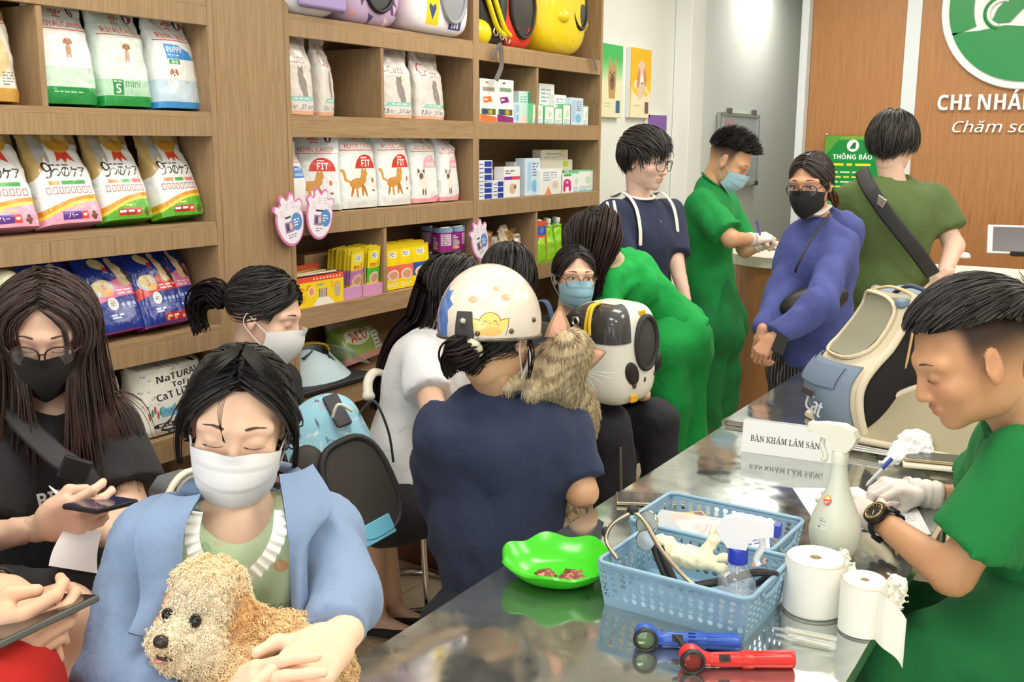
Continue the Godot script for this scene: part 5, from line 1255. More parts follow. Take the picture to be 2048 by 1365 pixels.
func instruments() -> void:
	for i in 2:
		var p: Vector3 = [V(-.672, .74, -1.545), V(-.576, .74, -1.515)][i]
		var q: Vector3 = [V(-.525, .74, -1.616), V(-.429, .74, -1.608)][i]
		var d := q - p; var L := d.length()
		var t := thing("otoscope", ["blue otoscope with round lens, lying against the basket", "red otoscope with black ear funnel, frontmost on the table"][i], "otoscope", p, atan2(-d.z, d.x), "otoscopes")
		var m := mat([rgb(44, 92, 190), rgb(226, 40, 32)][i], .3, .0, {"clearcoat_enabled": true, "clearcoat": .4})
		var r := .0145
		var mb := Mb.new()
		mb.tube(PackedVector3Array([V(.02, r, 0), V(.045, r, 0), V(.085, r, 0), V(.086, r, 0), V(.103, r, 0), V(.104, r, 0), V(L - .012, r + .001, 0), V(L - .002, r, 0), V(L, r, 0)]), [.011, .0125, .013, .0155, .0155, .0142, .0155, .0145, .01], 20)
		part("handle", mb, m, t)
		for k in 3:
			part("handle_rib", boxm(V(L - .055, r + .0145 * sin(.5 + k * .5), .0145 * cos(.5 + k * .5)), V(.07, .003, .003), .001), m, t)
		var sd := Sdf.new(); sd.cap(V(.03, r, 0), V(.0, r + .006, .0), .012, .016, .01); sd.cap(V(.0, r + .006, -.012), V(.0, r + .006, .018), .019, .019, .006, Vector3.ZERO, 1.0, 3)
		mb = Mb.new(); mb.add(sd.build(.0025)); part("head", mb, m, t)
		var bs := Basis(Vector3.RIGHT, PI / 2)
		mb = Mb.new(); mb.lathe([Vector2(.0165, .016), Vector2(.0165, .024), Vector2(.0205, .024), Vector2(.0215, .019), Vector2(.0205, .014)], 28, Transform3D(bs, V(0, r + .006, 0))); part("lens_ring", mb, mat(rgb(44, 40, 42), .35), t)
		mb = Mb.new(); mb.lathe([Vector2(.0165, .0185), Vector2(.01, .0205), Vector2(0, .021)], 24, Transform3D(bs, V(0, r + .006, 0))); part("lens", mb, mat([rgb(120, 140, 110), rgb(150, 60, 50)][i], .06, .3), t)
		if i: mb = Mb.new(); mb.tube(PackedVector3Array([V(-.004, r + .01, -.012), V(-.012, r + .018, -.022), V(-.022, r + .026, -.034)]), [.009, .0055, .003], 14); part("ear_funnel", mb, M.rubber, t)
		part("switch_plate", boxm(V(.055, r + .008, .0105), V(.018, .012, .004), .001, Basis(Vector3.RIGHT, -.6)), mat(rgb(50, 40, 42), .4), t)
		part("switch", boxm(V(.055, r + .0095, .0125), V(.006, .006, .004), .001, Basis(Vector3.RIGHT, -.6)), M.rubber, t)
	for i in 2:
		var p: Vector3 = [V(-.501, .74, -1.72), V(-.488, .74, -1.697)][i]; var q: Vector3 = [V(-.39, .74, -1.732), V(-.385, .74, -1.707)][i]
		var t := thing("thermometer", ["clear thermometer tube nearer the tissue rolls, beside the front basket", "clear thermometer tube nearer the red otoscope"][i], "thermometer", p, atan2(-(q - p).z, (q - p).x), "thermometer tubes")
		var L := (q - p).length()
		var mb := Mb.new(); mb.tube(PackedVector3Array([V(0, .005, 0), V(.02, .0055, 0), V(.024, .0065, 0), V(L - .004, .0065, 0), V(L, .0065, 0)]), [.002, .0035, .0062, .0062, .004], 14)
		part("tube", mb, mat(Color(.97, .98, .98, .22), .03, .0, {"transparency": BaseMaterial3D.TRANSPARENCY_ALPHA}), t)
		mb = Mb.new(); mb.tube(PackedVector3Array([V(.03, .006, 0), V(L - .01, .006, 0)]), [.0028], 10, .5); part("scale_strip", mb, mat(rgb(206, 196, 150), .4), t)
	var bt := V(-.938, .74, -1.718)
	var t := thing("sweet_bowl", "bright green bowl with a wavy rim at the table's left edge", "bowl", bt)
	var bf := func(u: float, v: float, inn: float) -> Vector3:
		var a := TAU * u
		var w := pow(v, 1.7)
		var r := lerpf(.05, .118, pow(v, .75)) - inn * .004 + .004 * w * sin(7.0 * a + .6)
		return V(sin(a) * r, .003 + inn * .004 + .04 * pow(v, 1.6) + .0045 * w * sin(7.0 * a + .6), -cos(a) * r)
	var mb := Mb.new()
	mb.grid(96, 12, func(u, v): return bf.call(u, 1.0 - v, .0), Rect2(0, 0, 1, 1), true); mb.grid(96, 12, func(u, v): return bf.call(u, v, 1.0), Rect2(0, 0, 1, 1), true)
	mb.grid(96, 1, func(u, v): return bf.call(u, 1.0, v), Rect2(0, 0, 1, 1), true)
	mb.grid(48, 1, func(u, v): return V(sin(TAU * u), 0, -cos(TAU * u)) * .047 * v + V(0, .007, 0), Rect2(0, 0, 1, 1), true)
	mb.grid(48, 1, func(u, v): return V(sin(TAU * u), 0, -cos(TAU * u)) * .05 * (1.0 - v) + V(0, .003, 0), Rect2(0, 0, 1, 1), true)
	part("bowl_wall", mb, mat(rgb(62, 206, 22), .2, .0, {"clearcoat_enabled": true, "clearcoat": .4}), t)
	var wm := mat(rgb(150, 84, 66), .3, .3)
	for q in [[.03, .0, .3, "square brown-wrapped sweet lying alone in the green bowl"], [-.01, .036, 1.2, "brown-wrapped sweet left of the pair near the bowl's front"], [.035, .042, -.3, "brown-wrapped sweet at the front of the green bowl"], [.06, .03, .8, "brown-wrapped sweet nearest the basket in the green bowl"]]:
		var sw := Mb.new(); var fn := fnl(60.0, int(q[2] * 10) + 50)
		sw.sheet(8, 8, func(u, v): return V((u - .5) * .036, .007 * sin(PI * u) * sin(PI * v) + fn.get_noise_2d(u * .5, v * .5) * .004, (v - .5) * .03), .004)
		solo("wrapped_sweet", sw, wm, q[3], "sweet", bt + V(q[0], .014 + absf(q[1]) * .12, q[1]), Basis(Vector3.UP, q[2]) * Basis(Vector3.RIGHT, .2), "wrapped sweets")
func trigger(t: Node3D, y: float, m: Material, tip: Material, collar: Material, turn: float, s := 1.0) -> void:
	var bs := Basis(Vector3.UP, turn) * s
	var mb := Mb.new(); mb.lathe([Vector2(.013, 0), Vector2(.0145, .002), Vector2(.0145, .02), Vector2(.012, .024), Vector2(.0, .024)], 24, Transform3D(bs, V(0, y, 0))); part("collar", mb, collar, t)
	var pr := PackedVector2Array([Vector2(-.03, .052), Vector2(-.026, .04), Vector2(-.014, .024), Vector2(.013, .024), Vector2(.016, .036), Vector2(.026, .044), Vector2(.05, .05), Vector2(.05, .066), Vector2(.03, .07), Vector2(-.004, .072), Vector2(-.024, .064)])
	mb = Mb.new(); mb.prism(pr, V(0, y, 0) + bs * V(0, 0, -.011), bs, .022, .003); part("spray_head", mb, m, t)
	mb = Mb.new(); mb.box(V(0, y, 0) + bs * V(.053, .058, 0), V(.012, .018, .018) * s, Basis(Vector3.UP, turn), .002); part("nozzle", mb, tip, t)
	mb = Mb.new(); mb.tube(curve([V(0, y, 0) + bs * V(.03, .046, 0), V(0, y, 0) + bs * V(.034, .03, 0), V(0, y, 0) + bs * V(.026, .01, 0), V(0, y, 0) + bs * V(.03, .0, 0)], 4), [.005 * s], 8); part("trigger_lever", mb, m, t)
func bottles() -> void:
	var t := thing("spray_bottle", "tall frosted pear-shaped spray bottle with a cream trigger, beside the writing vet", "bottle", V(-.502, .74, -2.138))
	var pr := []
	for q in [[.0, .0], [.034, .0], [.043, .006], [.052, .03], [.0545, .055], [.05, .082], [.038, .112], [.0265, .14], [.0195, .17], [.0165, .195], [.016, .208], [.0145, .209]]: pr.append(Vector2(q[0], q[1]))
	var mb := Mb.new(); mb.lathe(pr, 40); part("body", mb, mat(rgb(222, 226, 212), .32, .0, {"subsurf_scatter_enabled": true, "subsurf_scatter_strength": .4}), t)
	var cream := mat(rgb(240, 238, 222), .4)
	trigger(t, .2, cream, cream, cream, 3.0, 1.2)
	var cv := Cv.new(64, 64, rgb(240, 170, 50)); cv.rect(0, 30, 64, 34, rgb(220, 60, 40)); cv.ell(32, 20, 12, 10, rgb(250, 240, 220)); cv.lines(12, 40, 40, 2, 9, 5, rgb(250, 230, 210))
	var bs := aim(V(.1, .5, 1), Vector3.UP)
	mb = Mb.new(); mb.grid(14, 1, func(u, v): return V(.0, .128, .0316) + bs * V(sin(TAU * u) * .0085 * v - .012, cos(TAU * u) * .011 * v, 0), Rect2(0, 0, 1, 1), true)
	for i in mb.v.size(): mb.t[i] = Vector2(.5, .5) + Vector2(sin(TAU * float(i % 15) / 14) * .5, -cos(TAU * float(i % 15) / 14) * .5) * (1.0 if i > 14 else .0)
	part("sticker", mb, mat(Color.WHITE, .4, .0, {"albedo_texture": cv.tex()}), t)
	cv = Cv.new(96, 64, rgb(226, 229, 218));
	for i in 22: cv.rect(20 + i * 2.6, 16, 1 + (i * 7) % 2, 22, rgb(40, 40, 40))
	cv.lines(14, 6, 70, 1, 6, 3, rgb(90, 90, 90)); cv.lines(20, 46, 40, 1, 6, 5, rgb(60, 60, 60))
	mb = Mb.new(); mb.grid(6, 2, func(u, v):
		var y: float = .092 - v * .026
		var r := lerpf(.0545, .0455, clampf((y - .055) / .04, 0, 1)) + .0012
		var a: float = -.62 + u * .55
		return V(sin(a) * r, y, cos(a) * r))
	part("barcode_label", mb, mat(Color.WHITE, .4, .0, {"albedo_texture": cv.tex()}), t)
	var c1 := V(-.664, .74, -1.73) + V(0, 0, -.02)
	t = thing("spray_bottle", "clear plastic spray bottle with blue collar standing in the front basket", "bottle", c1 + V(.092, .004, .03))
	pr = []
	for q in [[.0, .0], [.034, .0], [.037, .004], [.037, .04], [.036, .06], [.034, .075], [.027, .09], [.0165, .103], [.013, .108], [.013, .116]]: pr.append(Vector2(q[0], q[1]))
	mb = Mb.new(); mb.lathe(pr, 32); part("body", mb, mat(Color(.93, .96, .98, .2), .04, .0, {"transparency": BaseMaterial3D.TRANSPARENCY_ALPHA}), t)
	mb = Mb.new(); mb.lathe([Vector2(.0, .003), Vector2(.035, .003), Vector2(.0355, .05), Vector2(.0, .05)], 24); part("liquid", mb, mat(Color(.9, .94, .97, .15), .05, .0, {"transparency": BaseMaterial3D.TRANSPARENCY_ALPHA}), t)
	mb = Mb.new(); mb.tube(PackedVector3Array([V(0, .01, 0), V(0, .11, 0)]), [.002], 8); part("dip_tube", mb, M.white, t)
	trigger(t, .11, mat(rgb(238, 238, 240), .35), mat(rgb(44, 60, 170), .35), mat(rgb(36, 58, 180), .35), .15, 1.25)
	var pm := mat(rgb(243, 241, 230), .95)
	for i in 2:
		var p: Vector3 = [V(-.465, .74, -1.813), V(-.366, .74, -1.782)][i]; var r: float = [.053, .038][i]; var h: float = [.108, .102][i]
		t = thing("tissue_roll", ["large white paper tissue roll standing beside the basket", "smaller white tissue roll with its loose sheet hanging off the table edge"][i], "paper roll", p + V(0, 0, -r * .6))
		mb = Mb.new(); mb.lathe([Vector2(r * .2, h - .004), Vector2(r * .5, h), Vector2(r - .004, h), Vector2(r, h - .004), Vector2(r * 1.005, h * .5), Vector2(r, .003), Vector2(r - .003, 0), Vector2(0, 0)], 40); part("roll", mb, pm, t)
		mb = Mb.new(); mb.lathe([Vector2(r * .19, h - .03), Vector2(r * .2, h - .004)], 20); part("core", mb, mat(rgb(206, 190, 160), .9), t)
		if i == 0:
			mb = Mb.new(); mb.sheet(30, 6, func(u, v): return V(sin(-1.2 + u * 3.1), 0, cos(-1.2 + u * 3.1)) * (r + .0015 + .004 * u * u) + V(0, .006 + v * (h - .004 - .012 * u), 0), .0008); part("loose_sheet", mb, pm, t)
		else:
			mb = Mb.new()
			mb.sheet(36, 10, func(u, v):
				var a: float = -1.5 + minf(u, .55) / .55 * 2.3
				var q: Vector3 = V(sin(a), 0, cos(a)) * (r + .002 + .004 * u)
				var y: float = .004 + v * (h * (1.0 - .12 * u) - .006)
				if u > .55:
					var w: float = (u - .55) / .45
					q += V(.05 * w, 0, .018 * w + .01 * sin(w * 5.0))
					y = y * (1.0 - .25 * w) - w * w * .035 * (1.0 - v) + .01 * sin(w * 4.0) * v
				return q + V(0, y, 0), .0008)
			part("loose_sheet", mb, pm, t)
	var sd := Sdf.new()
	sd.ell(V(0, .02, 0), V(.03, .02, .02), Basis.IDENTITY, .01); sd.ell(V(.03, .03, -.01), V(.02, .028, .015), Basis.IDENTITY, .01); sd.ell(V(.035, .014, .01), V(.014, .012, .014), Basis.IDENTITY, .01)
	mb = Mb.new(); mb.add(sd.build(.003, fnl(60.0, 9, 2), .014, Vector3.ONE, 0))
	solo("crumpled_tissue", mb, pm, "crumpled white tissue behind the smaller roll at the table's right edge", "tissue", V(-.359, .74, -1.915) + V(-.01, .0, -.02))
	mb = Mb.new(); mb.add(sd.build(.003, fnl(60.0, 19, 2), .012, V(1, 1.2, 1), 0))
	solo("crumpled_tissue", mb, pm, "crumpled white tissue between the frosted bottle and the rolls", "tissue", V(-.469, .74, -2.03), Basis(Vector3.UP, 1.0) * .8)
	for i in 9:
		solo("swab_packet", boxm(V(0, 0, 0), V(.02, .003, .014), .001), mat(rgb(214, 44, 50) if i % 2 == 0 else rgb(236, 226, 226), .3), "%s of the small red and white sachets strewn at the table edge by the rolls" % ["first", "second", "third", "fourth", "fifth", "sixth", "seventh", "eighth", "last"][i], "sachet", V(-.337, .74, -1.975) + V(-.008 - .012 * (i % 3), .002 + .003 * (i % 2), .04 - i * .015), Basis(Vector3.UP, i * 1.3), "small red and white sachets")
func phone(label: String, p: Vector3, bs: Basis, body: Material, scr: Material, w := .075, h := .158, called := "phone") -> Node3D:
	var t := thing(called, label, "phone", p); t.basis = bs
	part("body", boxm(Vector3.ZERO, V(w, .009, h), .0025), body, t)
	part("screen", boxm(V(0, .0046, 0), V(w - .005, .001, h - .006), .0004), scr, t)
	return t
func papers() -> void:
	var p := V(-.967, .74, -2.226)
	var t := phone("gold-framed phone lying face up by the rear basket", p + V(0, .0055, 0), Basis(Vector3.UP, 2.04), mat(rgb(214, 196, 160), .25, .9), mat(rgb(120, 122, 118), .04, .5), .078, .165)
	p = V(-.414, .757, -2.826)
	phone("cream phone box lying under the dark phone near the cotton wool", p + V(0, .012, 0), Basis(Vector3.UP, 1.8), mat(rgb(226, 222, 200), .4), mat(rgb(214, 210, 190), .4), .09, .17, "phone_box").set_meta("category", "box")
	phone("dark-screened phone lying on the cream box near the cotton wool", p + V(-.005, .0235, -.015), Basis(Vector3.UP, 1.8), mat(rgb(206, 190, 160), .25, .8), mat(rgb(80, 86, 84), .05, .3), .078, .16)
	var cv := Cv.new(512, 168, rgb(240, 241, 242)); cv.text("BÀN KHÁM LÂM SÀNG", 256, 106, 40, rgb(70, 72, 76), true, true, .0, .86, "Droid Serif")
	var a := V(-.921, .74, -2.742); var b := V(-.67, .74, -2.766)
	var d := b - a
	t = thing("table_card", "white folded card lettered BÀN KHÁM LÂM SÀNG on the steel table", "sign", (a + b) * .5, atan2(-d.z, d.x))
	var L := d.length(); var H := .092
	var pm := mat(Color.WHITE, .6, .0, {"albedo_texture": cv.tex()})
	part("front", boxm(V(0, H * .49, -.017), V(L, H, .0016), .0005, Basis(Vector3.RIGHT, -.2), 5), pm, t)
	part("back", boxm(V(0, H * .49, -.053), V(L, H, .0016), .0005, Basis(Vector3.RIGHT, .2)), M.paper, t)
	for i in 2: solo("medicine_box", boxm(V(0, .016, 0), V(.05, .03, .02), .002), mat(rgb(236, 110 + i * 30, 70), .4), ["small orange carton just behind the name card's right end", "small orange carton behind the other one at the name card"][i], "box", V(-.691, .74, -2.89) + V(-.005, .001, -.03 - .04 * i), Basis(Vector3.UP, .4), "orange cartons behind the name card")
	cv = Cv.new(200, 280, rgb(242, 243, 246)); cv.lines(20, 20, 150, 4, 10, 3, rgb(120, 120, 130)); cv.ell(44, 230, 20, 10, rgb(90, 90, 96)); cv.ell(44, 230, 17, 8, rgb(242, 243, 246)); cv.line([Vector2(30, 232), Vector2(44, 224), Vector2(60, 234)], 2, rgb(90, 90, 96)); cv.lines(90, 70, 90, 9, 14, 3, rgb(140, 140, 150), 4)
	var m2 := mat(Color.WHITE, .75, .0, {"albedo_texture": cv.tex()})
	var i := 0
	for q in [[V(-.618, .74, -2.458), .5, "sheet of paper nearest the frosted bottle, printed with a small emblem"], [V(-.575, .74, -2.481), .75, "sheet of paper overlapping another under the gloved hands"], [V(-.419, .74, -2.431), .35, "sheet of paper showing right of the wristwatch"]]:
		solo("form_sheet", boxm(V(0, 0, 0), V(.148, .001, .21), .0003, Basis.IDENTITY, 3), m2, q[2], "paper", q[0] + V(.03 if i < 2 else -.03, .001 + .0012 * i, .0), Basis(Vector3.UP, q[1])); i += 1
	var sd := Sdf.new()
	for q in [[0, .03, 0, .035], [.045, .028, .0, .03], [.02, .06, -.01, .03], [-.03, .02, .02, .024], [.05, .05, -.02, .028], [-.05, .012, .03, .016], [-.075, .008, .035, .01]]: sd.ell(V(q[0], q[1], q[2]), Vector3(q[3], q[3] * .85, q[3]), Basis.IDENTITY, .012)
	var mb := Mb.new(); mb.add(sd.build(.004, fnl(40.0, 15, 4), .012, Vector3.ONE, 1))
	solo("cotton_wool", mb, mat(rgb(246, 247, 248), 1.0, .0, {"subsurf_scatter_enabled": true, "subsurf_scatter_strength": .3}), "fluffy heap of white cotton wool before the clear box", "cotton", V(-.501, .757, -2.837) + V(0, 0, -.02), Basis(Vector3.UP, .6))
	t = thing("clear_box", "open clear acrylic box behind the cotton wool on the far steel table", "box", V(-.503, .757, -3.091), -.05)
	for s in [1, -1]:
		part("long_side", boxm(V(0, .03, s * .1), V(.26, .06, .003), .001), M.glass, t); part("short_side", boxm(V(s * .13, .03, 0), V(.003, .06, .2), .001), M.glass, t)
		mb = Mb.new(); mb.tube(PackedVector3Array([V(-.13, .061, s * .1), V(.13, .061, s * .1)]), [.002], 6); part("edge", mb, mat(rgb(226, 232, 230), .1, .4), t)
	part("base", boxm(V(0, .002, 0), V(.26, .003, .2), .001), M.glass, t)
	for k in 3:
		solo("steel_forceps", boxm(V(0, .003, 0), V(.2 - .03 * k, .005, .007), .002), M.chrome, ["longest", "middle", "shortest"][k] + " thin steel instrument lying between the name card and the cotton wool", "instrument", V(-.634, .757, -2.901) + V(.01 * k, .0, -.02 + .022 * k), Basis(Vector3.UP, -.12 + .05 * k), "thin steel instruments")
	t = thing("foil_pack", "small shiny silver blister pack near the vet's chin", "packet", V(-.356, .757, -3.462), .5)
	part("card", boxm(V(0, .004, 0), V(.09, .003, .05), .001), M.chrome, t)
	for k in 4: part("blister", boxm(V(-.03 + k * .02, .008, 0), V(.014, .006, .03), .003), mat(rgb(206, 90, 90), .3), t)
func carrier() -> void:
	var t := thing("pet_carrier", "grey and cream soft pet rucksack with open mesh flap on the far steel table", "bag", V(-.735, .757, -3.162) + V(.03, 0, .06), -.86)
	var cream := mat(rgb(226, 214, 186), .85); var grey := mat(rgb(128, 146, 166), .9); var meshm := mat(rgb(150, 148, 128), .8)
	var front := func(u: float, v: float) -> Vector3:  
		var y: float = v * .42
		var x: float = (u - .5) * lerpf(.28, .22, smoothstep(.35, 1.0, v))
		return V(x, y, .07 + .035 * sin(PI * minf(v * 1.6, 1.0)) - .13 * smoothstep(.35, 1.0, v) - .05 * pow(absf(u - .5) * 2.0, 3.0))
	var sub := func(u0: float, u1: float, v0: float, v1: float, off: float) -> Mb:
		var mb := Mb.new(); mb.sheet(20, 20, func(u, v): return front.call(lerpf(u0, u1, u), lerpf(v1, v0, v)) + V(0, 0, off), .01); return mb
	part("front_body", sub.call(.0, 1.0, .0, 1.0, .0), cream, t)
	var pk := Mb.new(); pk.sheet(18, 14, func(u, v):
		var q: Vector3 = front.call(lerpf(.04, .96, u), lerpf(.52, .02, v))
		return q + V(0, 0, .012 + .02 * sin(PI * u) * sin(PI * minf(v + .15, 1.0))), .006)
	part("pocket", pk, grey, t)
	pk = Mb.new(); pk.sheet(14, 5, func(u, v):
		var q: Vector3 = front.call(lerpf(.14, .86, u), lerpf(.5, .36, v))
		return q + V(0, 0, .024 + .006 * v + .01 * sin(PI * u)), .005)
	part("pocket_flap", pk, mat(rgb(116, 134, 156), .9), t)
	part("zip_window", boxm(front.call(.6, .3) + V(0, 0, .052), V(.07, .022, .006), .004, Basis(Vector3.RIGHT, -.1)), mat(rgb(70, 62, 62), .4), t)
	var lt := letters("Cat", .05, .003, false, .35)
	for i in lt.v.size(): lt.v[i] = front.call(.45, .17) + Basis(V(0, 0, 1), -.1) * lt.v[i] + V(0, 0, .046)
	part("lettering", lt, mat(rgb(226, 230, 236), .7), t)
	pk = Mb.new(); pk.sheet(16, 14, func(u, v):
		var vv: float = lerpf(.97, .56, v); var w: float = .4 - .1 * pow(v, 3.0)
		return front.call(.5 + (u - .5) * 2.0 * w, vv) + V(0, 0, .008), .003)
	part("mesh_window", pk, meshm, t)
	var rp := []
	for i in 24:
		var a := TAU * i / 24
		rp.append(front.call(.5 + .42 * signf(sin(a)) * pow(absf(sin(a)), .6), .765 + .22 * signf(cos(a)) * pow(absf(cos(a)), .6)) + V(0, 0, .011))
	var mb := Mb.new(); mb.tube(PackedVector3Array(rp), [.007], 8, .7, Vector3.ZERO, false, true); part("window_piping", mb, cream, t)
	var blk := mat(rgb(28, 26, 26), .9)
	for s in [1.0, -1.0]:
		mb = Mb.new(); mb.sheet(10, 16, func(u, v):
			var f: Vector3 = front.call(.5 + s * .5, 1.0 - v)
			return f.lerp(V(s * lerpf(.15, .12, 1.0 - v), (1.0 - v) * .4, -.2), u) + V(s * .02 * sin(PI * u), 0, 0), .006)
		part("side", mb, blk if s > 0 else cream, t)
	mb = Mb.new()
	var edge := []
	for i in 12: edge.append(front.call(1.0, i / 11.0) + V(.006, 0, 0))
	mb.tube(curve(edge, 2), [.012], 8); part("edge_piping", mb, cream, t)
	part("back_wall", boxm(V(0, .2, -.2), V(.28, .4, .02), .008), blk, t)
	part("base", boxm(V(0, .012, -.06), V(.3, .024, .28), .008), cream, t)
	part("top", boxm(V(0, .4, -.14), V(.22, .03, .15), .012, Basis(Vector3.RIGHT, .1)), grey, t)
	mb = Mb.new(); mb.tube(curve([V(.02, .415, -.1), V(.06, .44, -.12), V(.1, .43, -.15), V(.12, .415, -.17)], 5), [.011], 8, .6); part("carry_handle", mb, mat(rgb(56, 66, 90), .6), t)
	mb = Mb.new(); mb.tube(curve([V(-.05, .412, -.06), V(.0, .43, -.09), V(.07, .428, -.1), V(.12, .415, -.11)], 5), [.009], 8, .5); part("strap", mb, mat(rgb(206, 180, 130), .7), t)
	mb = Mb.new(); mb.sheet(18, 12, func(u, v): return V(.15 + u * .24 - .05 * v, .015 + (.17 * sin(PI * minf(u * .62 + .12, 1.0))) * v, .05 - .2 * u - .06 * v), .003)
	part("mesh_flap", mb, mat(rgb(176, 168, 138), .85), t)
	var fe := []; var fb := []
	for i in 9:
		var u := i / 8.0
		fe.append(V(.15 + u * .24 - .05, .015 + .17 * sin(PI * minf(u * .62 + .12, 1.0)), .05 - .2 * u - .06)); fb.append(V(.15 + u * .24, .012, .055 - .2 * u))
	mb = Mb.new(); mb.tube(curve(fe, 3), [.009], 8); part("flap_piping", mb, cream, t)
	mb = Mb.new(); mb.tube(curve(fb, 3), [.01], 8); part("flap_piping", mb, cream, t)
	mb = Mb.new(); mb.sheet(14, 10, func(u, v): return V(.06 + u * .3 - .05 * v, .02 + .2 * sin(PI * minf(u * .55 + .25, 1.0)) * v, -.1 - .22 * u - .06 * v), .004); part("inner_flap", mb, blk, t)
	for i in 4: part("ribbon", boxm(V(.4 + .012 * i, .03 + .02 * (i % 2), -.17 - .012 * i), V(.05, .004, .02), .001, Basis(V(0, 0, 1), .6 - .5 * i)), mat(rgb(150, 190, 214), .6) if i % 2 else blk, t)
	mb = Mb.new(); mb.tube(PackedVector3Array([V(.135, .33, -.1), V(.15, .24, -.08), V(.15, .15, -.06)]), [.004], 6); part("zip_cord", mb, mat(rgb(206, 170, 110), .6), t)
	mb = Mb.new(); mb.tube(PackedVector3Array([V(.148, .03, .085), V(.15, .012, .09), V(.15, .004, .092)]), [.005, .006, .003], 8); part("zip_pull", mb, M.chrome, t)
var heads := {}
var hands := {}
const CR := Vector3(.079, .09, .1)    
const CC := Vector3(0, .03, -.012)    
func lin(c: Color) -> Color: return c.srgb_to_linear()
func head_mesh(shut: bool) -> Array:
	if heads.has(shut): return heads[shut]
	var s := Sdf.new()
	s.ell(CC, V(.076, .086, .096), Basis.IDENTITY, .02)
	s.ell(V(0, -.022, .022), V(.064, .083, .07), Basis.IDENTITY, .02)
	s.ell(V(0, -.07, .036), V(.049, .043, .05), Basis.IDENTITY, .02)
	s.ell(V(0, -.101, .066), V(.022, .015, .018), Basis.IDENTITY, .02)
	for x in [-1.0, 1.0]:
		s.ell(V(x * .037, -.03, .06), V(.026, .024, .021), Basis.IDENTITY, .02)
		s.cap(V(x * .012, .02, .083), V(x * .05, .02, .068), .011, .01, .02)
	for x in [-1.0, 1.0]:
		s.ell(V(x * .032, .003, .1), V(.021, .012, .014), Basis(Vector3.UP, x * .35), .012, 1)
		s.ell(V(x * .0325, .0, .0745), V(.0165, .0125 if shut else .0105, .0135), Basis(Vector3.UP, x * .3), .004)
	s.cap(V(0, .01, .086), V(0, -.034, .102), .0075, .0105, .008); s.ell(V(0, -.039, .101), V(.0125, .01, .011), Basis.IDENTITY, .006)
	for x in [-1.0, 1.0]:
		s.ell(V(x * .013, -.041, .092), V(.0085, .008, .01), Basis.IDENTITY, .005)
		s.ell(V(x * .006, -.049, .098), V(.0035, .003, .005), Basis.IDENTITY, .003, 1)
	s.ell(V(0, -.064, .087), V(.023, .006, .01), Basis.IDENTITY, .006); s.ell(V(0, -.0745, .085), V(.02, .0065, .01), Basis.IDENTITY, .006)
	s.ell(V(0, -.0692, .1), V(.022, .0014, .012), Basis.IDENTITY, .003, 1)
	for x in [-1.0, 1.0]:
		var eb := Basis(Vector3.UP, x * .35) * Basis(Vector3.RIGHT, -.15)
		s.ell(V(x * .077, -.006, -.008), V(.007, .031, .019), eb, .006); s.ell(V(x * .085, .001, -.004), V(.006, .019, .011), eb, .003, 1); s.ell(V(x * .076, -.03, -.002), V(.006, .009, .008), eb, .005)
	s.cap(V(0, -.04, -.02), V(0, -.078, -.023), .052, .048, .03)
	heads[shut] = s.build(.0036)
	return heads[shut]
func hand_mesh(pose: String) -> Array:
	if hands.has(pose): return hands[pose]
	var cu: Array = {"relax": [.35, .4, .45, .5], "grip": [1.0, 1.05, 1.1, 1.15], "pen": [.75, .85, 1.1, 1.2], "flat": [.08, .06, .08, .12], "pat": [.3, .28, .3, .34]}[pose]
	var s := Sdf.new()
	var kx := [-.029, -.009, .011, .029]; var ky := [.088, .092, .087, .078]; var ln := [[.042, .025, .02], [.046, .029, .021], [.042, .027, .02], [.033, .02, .018]]
	s.cap(V(0, -.03, 0), V(0, .012, 0), .027, .029, .015, Vector3.BACK, .75)
	for i in 4: s.cap(V(kx[i] * .62, .012, 0), V(kx[i], ky[i] - .004, .002), .0155, .0115, .014)
	s.cap(V(-.022, .02, -.006), V(-.03, .06, -.012), .017, .012, .014)
	for i in 4:
		var p := V(kx[i], ky[i], .001); var a := .0; var spread := (i - 1.5) * (-.05 if pose != "flat" else -.08)
		for j in 3:
			a += cu[i] * [.7, .9, .6][j]
			var d := V(-sin(spread) * cos(a), cos(a), -sin(a)).normalized()
			var r0: float = [.0098, .0086, .0078][j] * (.88 if i == 3 else 1.0)
			s.cap(p, p + d * ln[i][j], r0, r0 * .9, .0035 if j else .006)
			p += d * ln[i][j]
	var td: Array = {"relax": [V(-.6, .75, -.35), V(-.25, .9, -.4)], "grip": [V(-.35, .8, -.6), V(.3, .9, -.35)], "pen": [V(-.1, .75, -.75), V(.25, .85, -.55)], "flat": [V(-.75, .65, -.1), V(-.5, .85, -.1)], "pat": [V(-.7, .7, -.3), V(-.3, .9, -.3)]}[pose]
	var q := V(-.03, .03, -.008)
	s.cap(V(-.018, .012, -.004), q, .015, .014, .012)
	for j in 2:
		var e: Vector3 = q + td[j].normalized() * [.04, .032][j]
		s.cap(q, e, [.0125, .0105][j], [.0105, .0085][j], .008); q = e
	hands[pose] = s.build(.003)
	return hands[pose]
